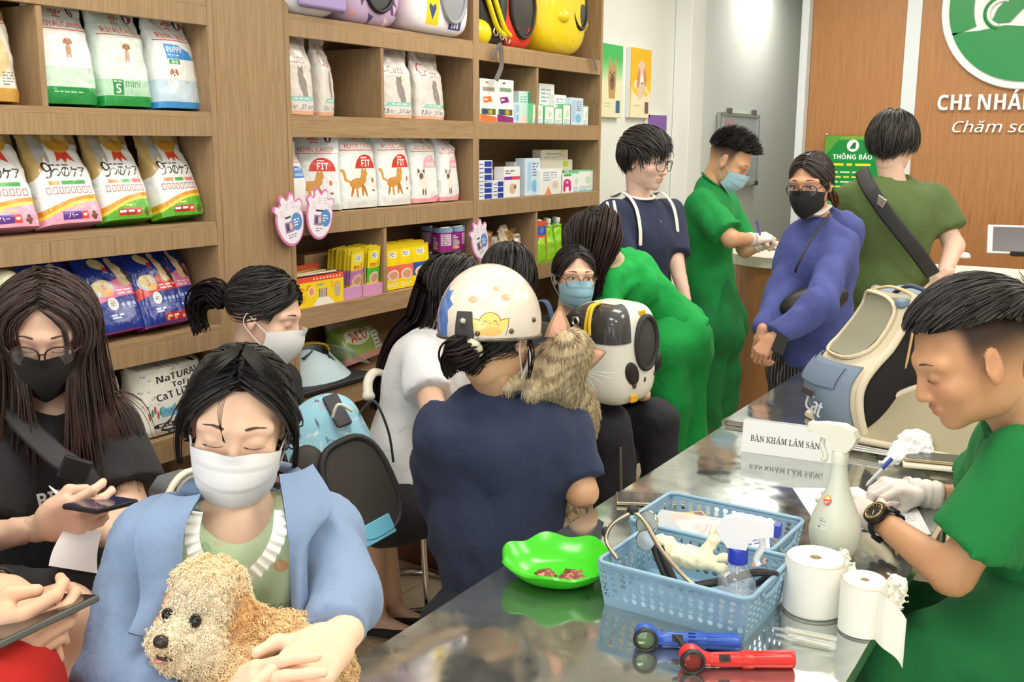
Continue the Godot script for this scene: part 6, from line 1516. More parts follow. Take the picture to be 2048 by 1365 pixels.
func skin_mesh(J: Dictionary) -> Mb:
	var mb := Mb.new(); var base := lin(J.skin); mb.col = base
	var s := Sdf.new(); var w: float = J.get("w", 1.0); var hb: Basis = J.hb; var hs: float = J.get("hs", 1.0)
	var nk: Vector3 = J.nk; var fw: Vector3 = J.fw
	s.cap(nk, J.hc + hb * V(0, -.075, -.022) * hs, .05 * w, .05 * hs, .02)
	s.cap(J.sl.lerp(J.sr, .12), J.sr.lerp(J.sl, .12), .05 * w, .05 * w, .035)
	s.cap(nk.lerp(J.ch, .3), J.ch, .06 * w, .1 * w, .04, fw, .8); s.cap(J.ch, J.wa, .12 * w, .11 * w, .05, fw, .72); s.cap(J.wa, J.hp, .11 * w, .13 * w, .05, fw, .75)
	for q in [["sl", "el", "wl"], ["sr", "er", "wr"]]:
		s.cap(J[q[0]], J[q[1]], .046 * w, .037 * w, .03); s.cap(J[q[1]], J[q[2]], .039 * w, .026 * w, .02)
	for q in [["hl", "kl", "al"], ["hr", "kr", "ar"]]:
		s.cap(J[q[0]], J[q[1]], .078 * w, .052 * w, .04); s.cap(J[q[1]], J[q[2]], .053 * w, .032 * w, .03)
		var ft: Vector3 = J[q[2]] + (J.get("toe", fw) * .13 - V(0, .045, 0))
		s.cap(J[q[2]] - V(0, .03, 0), ft, .036, .026, .03)
	var a := s.build(.016)
	mb.add(a)
	a = head_mesh(J.get("shut", false)); var cs := PackedColorArray()
	var lip := lin(J.skin.lerp(Color(.74, .34, .32), .38)); var flush := lin(J.skin.lerp(Color(.9, .45, .38), .28))
	for p: Vector3 in a[0]:
		var c := base
		if p.z > .07:
			var l := exp(-pow(p.x / .021, 4.0) - pow((p.y + .069) / .0105, 4.0))
			c = c.lerp(lip, l * .9)
			var k := exp(-pow((absf(p.x) - .038) / .022, 2.0) - pow((p.y + .035) / .02, 2.0)); c = c.lerp(flush, k * .6)
		if absf(p.x) > .072 and p.z < .02: c = c.lerp(flush, .2)
		if J.get("fade", false) and p.z < .06 and p.y > -.04 and p.z > -.13: c = c.lerp(lin(Color(.13, .105, .095)), smoothstep(-.045, .05, p.y + maxf(.0, -p.z) * .12) * (.95 if absf(p.x) < .077 or p.y > .03 else .0) * smoothstep(.04, .012, p.z))
		cs.append(c)
	mb.add(a, Transform3D(hb * hs, J.hc), cs)
	for q in [["wl", "hlb", "hlp", -1.0], ["wr", "hrb", "hrp", 1.0]]:
		if not J.has(q[1]): continue
		var m := hand_mesh(J.get(q[2], "relax")); var b: Basis = J[q[1]] * J.get("hands", 1.0)
		if q[3] < .0: b = b * Basis(V(-1, 0, 0), Vector3.UP, Vector3.BACK)
		if J.get("glove", false): mb.col = lin(J.skin)
		mb.add(m, Transform3D(b, J[q[0]]))
	mb.col = base
	return mb
func hb(f: Vector3, d: Vector3) -> Basis:
	var y := f.normalized(); var z := (d - y * d.dot(y)).normalized()
	return Basis(y.cross(z), y, z)
func shirt_mesh(J: Dictionary, o: Dictionary) -> Mb:
	var s := Sdf.new(); var w: float = J.get("w", 1.0) * o.get("loose", 1.0); var fw: Vector3 = J.fw
	var hem: Vector3 = J.wa.lerp(J.hp, o.get("hem", 1.0)); var ct: Vector3 = J.nk
	s.cap(J.sl.lerp(J.sr, .08), J.sr.lerp(J.sl, .08), .068 * w, .068 * w, .05)
	s.cap(J.nk.lerp(J.ch, .12), J.ch, .075 * w, .125 * w, .06, fw, .82)
	s.cap(J.sl.lerp(J.ch, .5), J.sr.lerp(J.ch, .5), .095 * w, .095 * w, .06)
	s.cap(J.ch, J.wa, .145 * w, .135 * w, .06, fw, .78); s.cap(J.wa, hem, .137 * w, o.get("hemr", .165) * w, .06, fw, .8, 2)
	var sv: float = o.get("sleeve", .62); var r: float = o.get("sr", .07) * w
	for q in [["sl", "el", "wl"], ["sr", "er", "wr"]]:
		if sv <= 1.0: s.cap(J[q[0]], J[q[0]].lerp(J[q[1]], sv), .066 * w, r, .035, Vector3.ZERO, 1.0, 2)
		else:
			s.cap(J[q[0]], J[q[1]], .06 * w, r, .04); s.cap(J[q[1]], J[q[1]].lerp(J[q[2]], sv - 1.0), r, o.get("cuff", .045) * w, .03, Vector3.ZERO, 1.0, 2)
	for e in o.get("more", []): s.cap(e[0], e[1], e[2], e[3], e[4] if e.size() > 4 else .04)
	for e in o.get("minus", []): s.cap(e[0], e[1], e[2], e[3], .02, e[4] if e.size() > 4 else Vector3.ZERO, e[5] if e.size() > 5 else 1.0, 0, 1)
	if not o.has("hood"):
		var nd: Vector3 = (J.hc - J.nk).normalized()
		s.cap(J.nk + nd * o.get("neck", .03), J.nk + nd * .2, o.get("nr", .062), .1, .01, Vector3.ZERO, 1.0, 1, 1)
	var a := s.build(o.get("cell", .0125), ridge(o.get("ff", 5.0), o.get("seed", 1)), o.get("fold", .016) * .62, o.get("fs", V(1.0, .5, 1.0)), 1)
	var mb := Mb.new(); mb.add(a); return mb
func trouser_mesh(J: Dictionary, o: Dictionary) -> Mb:
	var s := Sdf.new(); var w: float = J.get("w", 1.0) * o.get("loose", 1.0); var ln: float = o.get("len", .92)
	s.cap(J.hl, J.hr, .115 * w, .115 * w, .05); s.cap(J.wa.lerp(J.hp, .35), J.hp, .135 * w, .15 * w, .05, J.fw, .8)
	for q in [["hl", "kl", "al"], ["hr", "kr", "ar"]]:
		if ln <= .5: s.cap(J[q[0]], J[q[0]].lerp(J[q[1]], ln * 2.0), .1 * w, .088 * w, .05, Vector3.ZERO, 1.0, 2)
		else:
			s.cap(J[q[0]], J[q[1]], .1 * w, .08 * w, .05); s.cap(J[q[1]], J[q[1]].lerp(J[q[2]], ln * 2.0 - 1.0), .078 * w, o.get("cuff", .07) * w, .035, Vector3.ZERO, 1.0, 2)
	if o.get("skirt", false): s.cap(J.hp, (J.al + J.ar) * .5 + V(0, .25, 0), .15 * w, .2 * w, .05, J.fw, .8, 2)
	var a := s.build(.017, ridge(4.5, o.get("seed", 5)), o.get("fold", .014), V(1, .5, 1), 1)
	var mb := Mb.new(); mb.add(a); return mb
func ridge(f: float, sd: int) -> FastNoiseLite:
	var fn := fnl(f, sd, 2); fn.fractal_type = FastNoiseLite.FRACTAL_RIDGED; fn.fractal_gain = .35; return fn
func cloth(c: Color, rough := .9) -> StandardMaterial3D:
	if not M.has("creases"):
		var nt := noise_tex(.006, 512, 67, [], 3); var fn: FastNoiseLite = nt.noise; fn.fractal_type = FastNoiseLite.FRACTAL_RIDGED; fn.fractal_gain = .4; fn.domain_warp_enabled = true; fn.domain_warp_amplitude = 40.0; M.creases = nt
	return mat(c, rough, .0, {"heightmap_enabled": true, "heightmap_texture": M.creases, "heightmap_scale": .55, "heightmap_flip_texture": true, "uv1_triplanar": true, "uv1_scale": V(2.2, 1.5, 2.2), "rim_enabled": true, "rim": .18, "rim_tint": .6})
func hairline(d: Vector3, o: Dictionary) -> bool:
	var f := smoothstep(.05, .75, d.z)
	var b := smoothstep(.0, .9, -d.z)
	var thr := lerpf(lerpf(o.get("side", -.08), o.get("nape", -.72), b), o.get("front", .52), f)
	return d.y > thr
func hair_mesh(J: Dictionary, o: Dictionary) -> Mb:
	var mb := Mb.new(); var r := RandomNumberGenerator.new(); r.seed = o.get("seed", 1)
	var xf := Transform3D(J.hb * J.get("hs", 1.0), J.hc); var inv := xf.affine_inverse()
	var col: Color = lin(o.get("col", Color(.11, .09, .085))); var tip: Color = lin(o.get("tip", o.get("col", Color(.11, .09, .085))))
	mb.col = col.darkened(.2)
	var vs := mb.v.size(); var fs := mb.f.size(); var nu := 56; var nv := 36; var ok := []
	var off: float = o.get("vol", .006)
	for j in nv + 1:
		for i in nu + 1:
			var d := V(sin(TAU * i / nu) * sin(PI * j / nv), cos(PI * j / nv), cos(TAU * i / nu) * sin(PI * j / nv))
			ok.append(hairline(d, o))
			mb.vert(xf * (CC + d * (CR + Vector3.ONE * (off * .45 - .001))))
	for j in nv:
		for i in nu:
			var a := j * (nu + 1) + i
			if ok[a] and ok[a + 1] and ok[a + nu + 1] and ok[a + nu + 2]: mb.quad(vs + a, vs + a + 1, vs + a + nu + 2, vs + a + nu + 1)
	mb.norm(vs, fs)
	var down: Vector3 = (inv.basis * Vector3.DOWN).normalized()
	var n := int(o.get("n", 420) * 2.6); var len_: float = o.get("len", .3); var part_x: float = o.get("part", .0); var style: String = o.get("style", "fall")
	var gat: Vector3 = o.get("gather", V(0, -.02, -.13)); var wd: float = o.get("w", .0075) * .52
	var ells: Array = o.get("avoid", [])
	var made := 0; var tries := 0
	while made < n and tries < n * 12:
		tries += 1
		var y := r.randf_range(-.8, 1.0); var a := r.randf() * TAU
		var d := V(sin(a) * sqrt(1.0 - y * y), y, cos(a) * sqrt(1.0 - y * y))
		if not hairline(d, o): continue
		made += 1
		var lay := off * r.randf_range(.4, 1.15)
		var R := CR + Vector3.ONE * lay
		var p := CC + d * R
		var sgn := signf(d.x * CR.x - part_x + r.randf_range(-.004, .004))
		var L := len_ * r.randf_range(.78, 1.08); var m := int(clampf(L / .022, 6, 18)); var st := L / m
		var pts := PackedVector3Array([p]); var nrm: Vector3 = (d / R).normalized()
		var wob: Vector3 = V(r.randf_range(-1, 1), r.randf_range(-1, 1), r.randf_range(-1, 1)) * o.get("wild", .12)
		var vel := Vector3.ZERO; var done := false
		for i in m:
			var want: Vector3
			match style:
				"fall":
					var top := smoothstep(.03, .1, p.y)
					want = down.lerp(V(sgn * .9, -.35, o.get("back", -.25)), top * .8)
				"tied": want = ((gat - p).normalized() + V(sgn * .25 * smoothstep(.06, .11, p.y), 0, 0)).lerp(V(sgn * 1.1, -.85, -.12), smoothstep(-.01, .05, p.z) * float(o.get("curtain", .35)))
				"short": want = Vector3(o.get("dir", V(.2, -.3, 1.0))).lerp(V(sgn * .15, -1.0, -.15 if p.z < .02 else .2), smoothstep(o.get("hi", .09), .02, p.y))
				"bowl": want = V(p.x * 3.0, -.75, (p.z + .02) * 6.0).normalized() + down * .4
				"spiky": want = V(p.x * 2.0, .5, .55) + nrm * .6
			want = want.normalized()
			if style != "spiky" and ((p - CC) / R).length() < 1.25:
				var nn := ((p - CC) / (R * R)).normalized(); want -= nn * maxf(.0, want.dot(nn)); vel -= nn * maxf(.0, vel.dot(nn))
			vel = (vel * .4 + want * .7 + wob * (.5 + float(i) / m)).normalized()
			p += vel * st
			var q := (p - CC) / R
			var ql := q.length()
			if ql < 1.0 and style != "spiky":
				p = CC + q / ql * R; nrm = (q / R).normalized()
			if p.z > .0 and style != "fall":
				pass
			for e in ells:   
				var wp := xf * p; var ab: Vector3 = e[1] - e[0]; var h := clampf((wp - e[0]).dot(ab) / ab.length_squared(), 0, 1)
				var c: Vector3 = e[0] + ab * h; var dd := wp - c
				if dd.length() < e[2]: p = inv * (c + dd.normalized() * e[2])
			pts.append(p)
			if style == "tied" and (gat - p).length() < .022: break
		if pts.size() < 3: continue
		var rr := []; var k := pts.size(); var w := wd * r.randf_range(.6, 1.2)
		var c2 := col.lerp(tip, clampf(r.randf() * .6, 0, 1)).lightened(r.randf() * .05)
		mb.col = c2 * r.randf_range(.75, 1.25)
		for i in k: rr.append(w * (1.0 - pow(float(i) / (k - 1), 3.0) * .85) * (.6 if i == 0 else 1.0))
		var ws := PackedVector3Array()
		for q in pts: ws.append(xf * q)
		var sd := (xf.basis * nrm).cross(ws[1] - ws[0]).normalized()
		var v0 := mb.v.size()
		mb.tube(ws, rr, 4, .45, sd, false)
		if tip != col:
			for i in range(v0, mb.v.size()):
				var tt := float((i - v0) / 4) / (k - 1)
				mb.c[i] = mb.c[i].lerp(tip, smoothstep(.35, 1.0, tt))
	mb.col = col
	return mb
func tail_mesh(path: Array, r0: float, r1: float, n: int, o: Dictionary) -> Mb:
	var mb := Mb.new(); var r := RandomNumberGenerator.new(); r.seed = o.get("seed", 3)
	var col: Color = lin(o.get("col", Color(.11, .09, .085))); var c := curve(path, 5); var m := c.size()
	for k in n:
		var a := r.randf() * TAU; var q := sqrt(r.randf()); var ws := PackedVector3Array(); var rr := []
		var ph := r.randf() * TAU; var cut := int(m * r.randf_range(.8, 1.0))
		for i in maxi(cut, 3):
			var t := float(i) / (m - 1); var d := (c[mini(i + 1, m - 1)] - c[maxi(i - 1, 0)]).normalized()
			var sx := d.cross(V(.3, .2, .9)).normalized(); var sy := d.cross(sx)
			var rad := lerpf(r0, r1, t) * (.5 + .5 * sin(PI * clampf(t * 1.2 + .15, 0, 1))) * q
			ws.append(c[i] + (sx * cos(a + t * .6) + sy * sin(a + t * .6)) * rad + sx * sin(ph + t * 5.0) * o.get("wave", .004))
			rr.append(o.get("w", .006) * (1.0 - .8 * pow(t, 3.0)))
		mb.col = col * r.randf_range(.7, 1.4)
		mb.tube(ws, rr, 5, .5, Vector3.ZERO, false)
	return mb
func neckband(o: Node3D, J: Dictionary, m: Material, r := .066, up := .03) -> void:
	var mb := Mb.new(); var nd: Vector3 = (J.hc - J.nk).normalized(); var ring := PackedVector3Array(); var sx := nd.cross(J.fw).normalized(); var sy := nd.cross(sx)
	for i in 28: ring.append(J.nk + nd * up + sx * cos(TAU * i / 28) * r + sy * sin(TAU * i / 28) * r * .95)
	mb.tube(ring, [.01], 8, .6, Vector3.ZERO, false, true); part("neckband", mb, m, o)
func hair_mat(gloss := .45) -> StandardMaterial3D:
	return mat(Color.WHITE, gloss, .0, {"vertex_color_use_as_albedo": true, "metallic_specular": .3})
func mask(o: Node3D, J: Dictionary, col: Color, pleat := true, seam := false) -> void:
	var xf := Transform3D(J.hb * J.get("hs", 1.0), J.hc); var mb := Mb.new()
	var f := func(u: float, v: float) -> Vector3:
		var a := (u - .5) * 2.0; var th := a * 1.32
		var yt := -.006 - .024 * pow(absf(a), 1.6); var yb := (-.122 if not seam else -.128) + (.03 if not seam else .045) * pow(absf(a), 1.5 if not seam else 1.1)
		var y := lerpf(yt, yb, v)
		var rz := lerpf(.088, .062, v) + .026 * sin(PI * clampf(v * .9 + .06, 0, 1)) + (.006 if seam else .0) * exp(-a * a * 14.0)
		var p := V(sin(th) * lerpf(.074, .066, v), y, .016 + cos(th) * rz)
		if v < .16: p.z += .012 * exp(-a * a * 20.0) * (1.0 - v / .16)
		if pleat: p.z += .0042 * (fposmod(v * 3.0 + .3, 1.0)) * cos(th)
		return xf * p
	mb.sheet(36, 24, f, -.0025)
	var m := mat(col, .8)
	var k := part("face_mask", mb, m, o)
	if pleat:
		mb = Mb.new()
		for v in [.045, .955]:
			var pts := PackedVector3Array()
			for i in 19: pts.append(f.call(.03 + .94 * i / 18.0, v) + xf.basis.z * .002)
			mb.tube(pts, [.0014], 5)
		part("hem", mb, m, k)
	elif seam:
		mb = Mb.new(); var pts := PackedVector3Array()
		for i in 12: pts.append(f.call(.5, i / 11.0) + xf.basis.z * .0015)
		mb.tube(pts, [.0013], 5); part("seam", mb, m, k)
	for s in [-1.0, 1.0]:
		mb = Mb.new()
		mb.tube(curve([f.call(.5 + s * .49, .08), xf * V(s * .083, -.006, .0), xf * V(s * .087, .008, -.018), xf * V(s * .085, -.028, -.02), f.call(.5 + s * .49, .85)], 5), [.0016], 6)
		part("ear_loop", mb, m, k)
func glasses(o: Node3D, J: Dictionary, col: Color, rx := .026, ry := .021, sq := 1.0, drop := .0, metal := .2, th := .0019) -> void:
	var xf := Transform3D(J.hb * J.get("hs", 1.0), J.hc); var m := mat(col, .3, metal)
	var f := Node3D.new(); f.name = "glasses"; o.add_child(f, true)
	for s in [-1.0, 1.0]:
		var pts := PackedVector3Array()
		for i in 26:
			var a := TAU * i / 26
			var x: float = s * .033 + signf(cos(a)) * pow(absf(cos(a)), sq) * rx; var y := -.006 - drop + signf(sin(a)) * pow(absf(sin(a)), sq) * ry
			pts.append(xf * V(x, y, .106 - x * x * 3.0))
		var mb := Mb.new(); mb.tube(pts, [th], 6, 1.0, Vector3.ZERO, false, true); part("rim", mb, m, f)
		mb = Mb.new(); var vs := mb.v.size(); var fs := mb.f.size(); var c := mb.vert(xf * V(s * .033, -.006 - drop, .1045))
		for q in pts: mb.vert(q)
		for i in 26: mb.tri(c, vs + 1 + i, vs + 1 + (i + 1) % 26)
		mb.norm(vs, fs); part("lens", mb, mat(Color(.96, .97, .98, .06), .03, .0, {"transparency": BaseMaterial3D.TRANSPARENCY_ALPHA}), f)
		mb = Mb.new(); mb.tube(curve([xf * V(s * (.033 + rx), .0 - drop, .096), xf * V(s * .076, .004 - drop * .5, .07), xf * V(s * .084, .006, .0), xf * V(s * .083, -.012, -.03)], 4), [th], 6); part("temple", mb, m, f)
	var mb := Mb.new(); mb.tube(curve([xf * V(-.008, -.002 - drop, .105), xf * V(0, .002 - drop, .11), xf * V(.008, -.002 - drop, .105)], 4), [th], 6); part("bridge", mb, m, f)
func eyes(o: Node3D, J: Dictionary, shut: bool, look := .0) -> void:
	var xf := Transform3D(J.hb * J.get("hs", 1.0), J.hc)
	var dark := mat(rgb(36, 26, 24), .5)
	for s in [-1.0, 1.0]:
		var mb := Mb.new()
		if shut:
			var pts := []
			for i in 7:
				var a := (i / 6.0 - .5) * 2.0
				pts.append(xf * V(s * .0325 + a * .0165, -.0065 - .0035 * (1.0 - a * a), .0875 - .001 - (s * .0325 + a * .0165) * (s * .0325 + a * .0165) * 2.2 + .0022))
			mb.tube(curve(pts, 3), [.0006, .0013, .0015, .0013, .0006], 5, .7); part("eyelash", mb, dark, o)
		else:
			mb.ball(xf * V(s * .0325, .0, .0765), V(.0145, .0072, .0125) * J.get("hs", 1.0), xf.basis.orthonormalized()); part("eyeball", mb, mat(rgb(226, 222, 216), .25), o)
			mb = Mb.new(); mb.ball(xf * V(s * .0325 + look, -.0002, .0862), V(.0058, .006, .003), xf.basis.orthonormalized(), 12, 8); part("iris", mb, mat(rgb(34, 22, 18), .15), o)
			mb = Mb.new(); mb.tube(curve([xf * V(s * .017, -.001, .086), xf * V(s * .0325, .0075, .089), xf * V(s * .05, .001, .081)], 4), [.0016], 5); part("eyelid", mb, dark, o)
		mb = Mb.new(); mb.tube(curve([xf * V(s * .015, .0245, .0935), xf * V(s * .034, .0285, .0868), xf * V(s * .053, .024, .0762)], 5), [.0016, .0026, .0028, .0026, .0022, .0018, .0012], 6, .55, xf.basis.y); part("eyebrow", mb, mat(rgb(96, 74, 64), .9), o)
func person(label: String, J: Dictionary, group := "") -> Node3D:
	var x: Vector3 = (J.sl - J.sr).normalized()
	var up: Vector3 = (J.nk - J.hp).normalized()
	if not J.has("fw"): J.fw = x.cross(up).normalized()
	if not J.has("ch"): J.ch = J.nk.lerp(J.hp, .36) + J.fw * .01
	if not J.has("wa"): J.wa = J.nk.lerp(J.hp, .72)
	for s in [["l", 1.0], ["r", -1.0]]:
		if not J.has("e" + s[0]): J["e" + s[0]] = J["s" + s[0]] + V(0, -.27, 0) + x * s[1] * .05
		if not J.has("w" + s[0]): J["w" + s[0]] = J["e" + s[0]] + J.fw * .2 - x * s[1] * .06 + V(0, -.06, 0)
		if not J.has("h" + s[0]): J["h" + s[0]] = J.hp + x * s[1] * .085 - up * .04
		if J.get("sit", false):
			if not J.has("k" + s[0]): J["k" + s[0]] = J["h" + s[0]] + J.fw * .4 + x * s[1] * .05
			if not J.has("a" + s[0]): J["a" + s[0]] = V(J["k" + s[0]].x, .08, J["k" + s[0]].z) - J.fw * .04
		else:
			if not J.has("k" + s[0]): J["k" + s[0]] = J["h" + s[0]] * V(1, 0, 1) + V(0, J["h" + s[0]].y * .54, 0) + J.fw * .02
			if not J.has("a" + s[0]): J["a" + s[0]] = J["h" + s[0]] * V(1, 0, 1) + V(0, .075, 0)
	var o := thing("person", label, "person", V(J.hp.x, .0, J.hp.z), .0, group)
	org = o.position
	part("body", skin_mesh(J), M.skin, o)
	return o
func build_people() -> void:
	M.skin = mat(Color.WHITE, .48, .0, {"vertex_color_use_as_albedo": true, "subsurf_scatter_enabled": true, "subsurf_scatter_strength": .12, "metallic_specular": .4})
	front_woman(); left_woman(); edge_person(); seated_behind(); helmet_woman(); seated_far(); standing(); vet_right()
const FAIR := Color(.93, .77, .67)
const TAN := Color(.86, .67, .53)
func front_woman() -> void:
	var J := {"skin": Color(.945, .79, .68), "hc": V(-1.13, 1.187, -1.065), "hb": Basis(V(.755, -.101, -.648), V(.178, .982, .054), V(.631, -.156, .76)), "shut": true, "hs": .89, "w": .9,
		"nk": V(-1.118, 1.032, -1.038), "ch": V(-1.133, .941, -1.044), "wa": V(-1.142, .811, -1.033), "hp": V(-1.149, .678, -1.023),
		"sr": V(-1.233, 1.01, -.962), "sl": V(-1.051, 1.002, -1.156), "er": V(-1.144, .882, -.833), "wr": V(-.933, .91, -.813), "el": V(-.948, .941, -1.086), "wl": V(-.841, .964, -.941),
		"kr": V(-.9, .826, -.706), "kl": V(-.775, .814, -.805), "sit": true,
		"hrb": hb(V(-.81, .974, -.82) - V(-.933, .91, -.813), V(-.708, 1.14, -.656) - V(-.841, .963, -.774)), "hrp": "pat", "hands": .92,
		"hlb": hb(V(-.824, .96, -.855) - V(-.841, .964, -.941), V(-.703, 1.1, -.77) - V(-.823, .969, -.882)), "hlp": "pat"}
	var o := person("young woman in a pale blue jacket and white mask with a poodle in her arms", J)
	mask(o, J, Color(.95, .95, .96)); eyes(o, J, true)
	var fl := Cv.new(512, 512, rgb(206, 228, 186)); var r := RandomNumberGenerator.new(); r.seed = 12
	for i in 14:
		var p := Vector2(40 + (i * 137) % 440, 30 + (i * 211) % 450)
		match i % 4:
			0: fl.ell(p.x, p.y, 26, 22, rgb(238, 122, 66)); fl.ell(p.x - 8, p.y, 7, 18, rgb(246, 160, 100)); fl.line([p + Vector2(0, -20), p + Vector2(4, -34)], 4, rgb(70, 110, 60))
			1:
				fl.line([p, p + Vector2(50, 12)], 3, rgb(40, 70, 60))
				for k in 4: fl.ell(p.x + 10 + k * 11, p.y + k * 3 - 8, 4, 10, rgb(40, 70, 60), .6); fl.ell(p.x + 10 + k * 11, p.y + k * 3 + 11, 4, 10, rgb(40, 70, 60), -.6)
			2: fl.text("organic", p.x, p.y, 14, rgb(60, 80, 70), false, false, .3); fl.line([p + Vector2(0, 14), p + Vector2(40, 30)], 4, rgb(150, 60, 44))
			3: fl.ell(p.x, p.y, 22, 22, rgb(110, 160, 80)); fl.ell(p.x, p.y, 16, 16, rgb(190, 214, 140)); fl.ell(p.x, p.y, 6, 10, rgb(110, 160, 80))
	var bm := mat(Color.WHITE, .85, .0, {"albedo_texture": fl.tex(), "uv1_triplanar": true, "uv1_scale": V(5, 5, 5)})
	var vneck := [[J.nk + J.fw * .05 + V(0, .06, 0), V(-1.024, 1.041, -.942), .066, .02, J.fw, 1.0], [J.nk + J.fw * .14 + V(0, .06, 0), V(-.937, 1.082, -.862), .066, .02, J.fw, 1.0]]
	var bl := shirt_mesh(J, {"loose": .84, "sleeve": .1, "sr": .04, "hem": .9, "minus": vneck, "nr": .05, "fold": .006, "seed": 5, "cell": .01})
	var bo := part("blouse", bl, bm, o)
	var fr := [V(-1.115, 1.082, -.961), V(-1.097, 1.053, -.936), V(-1.075, 1.023, -.931), V(-1.051, 1.006, -.942), V(-1.021, 1.004, -.959), V(-.999, 1.027, -.978), V(-.995, 1.057, -1.0), V(-1.012, 1.083, -1.025)]
	var fc := curve(fr, 12); var fwv: Vector3 = J.fw
	var mb := Mb.new()
	mb.sheet(84, 3, func(u, v):
		var i := int(u * (fc.size() - 1)); var c := fc[i]; var d := (fc[mini(i + 1, fc.size() - 1)] - fc[maxi(i - 1, 0)]).normalized()
		var ou := d.cross(fwv).normalized() * (1.0 if d.cross(fwv).dot(fc[i] - V(-1.047, 1.064, -.969)) > 0 else -1.0)
		return c + ou * (v - .5) * .02 + fwv * (.004 * sin(u * 130.0) * (.3 + v) + .006), .0015)
	part("frill", mb, mat(rgb(238, 240, 234), .85), bo)
	mb = Mb.new()
	for e in [[-.012, -.03], [.014, -.045], [.004, -.06]]: mb.tube(curve([V(-1.008, 1.021, -.948), V(-1.004, 1.023, -.944) + V(e[0], e[1] * .5, .006), V(-1.008, 1.021, -.948) + V(e[0] * 1.6, e[1], .004)], 5), [.003], 6, .5)
	part("bow", mb, mat(rgb(200, 226, 190), .8), bo)
	var jm := cloth(rgb(128, 151, 186), .85)
	var open := [[V(-.984, 1.161, -.922), V(-1.03, .999, -.953), .075, .082, J.fw, 1.9], [V(-1.03, .999, -.953), V(-1.001, .832, -.909), .082, .08, J.fw, 1.9]]
	var jk := shirt_mesh(J, {"loose": 1.06, "sleeve": 1.86, "sr": .06, "cuff": .045, "hem": 1.0, "minus": open, "nr": .085, "neck": .03, "fold": .022, "ff": 6.5, "fs": V(1.0, .55, 1.0), "seed": 23, "cell": .0095})
	var jo := part("jacket", jk, jm, o)
	for q in [[[V(-1.1, 1.111, -.959), V(-1.091, 1.077, -.921), V(-1.083, 1.014, -.9), V(-1.077, .949, -.865)], [V(-1.175, 1.098, -.958), V(-1.149, 1.07, -.884), V(-1.111, .995, -.855), V(-1.087, .966, -.815)]], [[V(-1.038, 1.124, -1.048), V(-.994, 1.067, -1.015), V(-.979, .998, -1.008), V(-.955, .938, -.985)], [V(-1.039, 1.12, -1.118), V(-.986, 1.07, -1.103), V(-.977, 1.041, -1.037), V(-.956, .943, -1.009)]]]:
		var a := curve(q[0], 8); var b := curve(q[1], 8)
		mb = Mb.new(); mb.sheet(24, 8, func(u, v):
			var i := int(round(u * 24)); return a[i].lerp(b[i], v) + fwv * (.012 * sin(PI * v) + .004), .004)
		part("lapel", mb, jm, jo)
	mb = Mb.new(); mb.tube(curve([V(-1.149, 1.091, -.996), V(-1.196, 1.084, -1.061), V(-1.218, 1.08, -1.167), V(-1.127, 1.091, -1.153), V(-1.057, 1.105, -1.104)], 6), [.01, .02, .03, .024, .012], 10, .5); part("collar", mb, jm, jo)
	part("trousers", trouser_mesh(J, {}), cloth(rgb(50, 54, 62)), o)
	var hc := Color(.1, .085, .08)
	part("hair", hair_mesh(J, {"col": hc, "style": "tied", "gather": V(.0, -.05, -.135), "curtain": .95, "n": 700, "len": .34, "part": .0, "front": .56, "side": -.08, "w": .0052, "vol": .009, "seed": 3}), hair_mat(), o)
	var X := Transform3D(J.hb, J.hc)
	mb = tail_mesh([X * V(0, -.05, -.12), X * V(.03, -.09, -.13), X * V(.07, -.14, -.1), X * V(.085, -.19, -.06)], .02, .01, 40, {"col": hc})
	var rs := RandomNumberGenerator.new(); rs.seed = 2
	for s in [-1.0, 1.0]:
		for k in 46:
			var e := rs.randf(); var j := rs.randf_range(-.004, .004)
			mb.col = lin(hc) * rs.randf_range(.7, 1.3)
			mb.tube(curve([X * V(s * .003, .127 - e * .012, .055 - e * .07), X * V(s * (.03 + j), .108 + e * .004, .083 - e * .07), X * V(s * (.06 + j), .075, .075 - e * .06), X * V(s * (.08 + j), .025, .055 - e * .05), X * V(s * (.086 + j), -.025 - e * .02, .036 - e * .045), X * V(s * (.085 + j), -.06 - e * .03, .02 - e * .04)], 4), [.0016, .0022, .0022, .002, .0016, .0005], 4, .6)
	for k in 5:
		mb.tube(curve([X * V(-.004, .112, .06), X * V(-.012 - k * .002, .08, .094), X * V(-.016 - k * .001, .045, .104), X * V(-.013 + k * .001, .012, .1 + k * .001)], 4), [.0012, .0013, .001, .0004], 4)
	part("loose_strands", mb, hair_mat(), o)
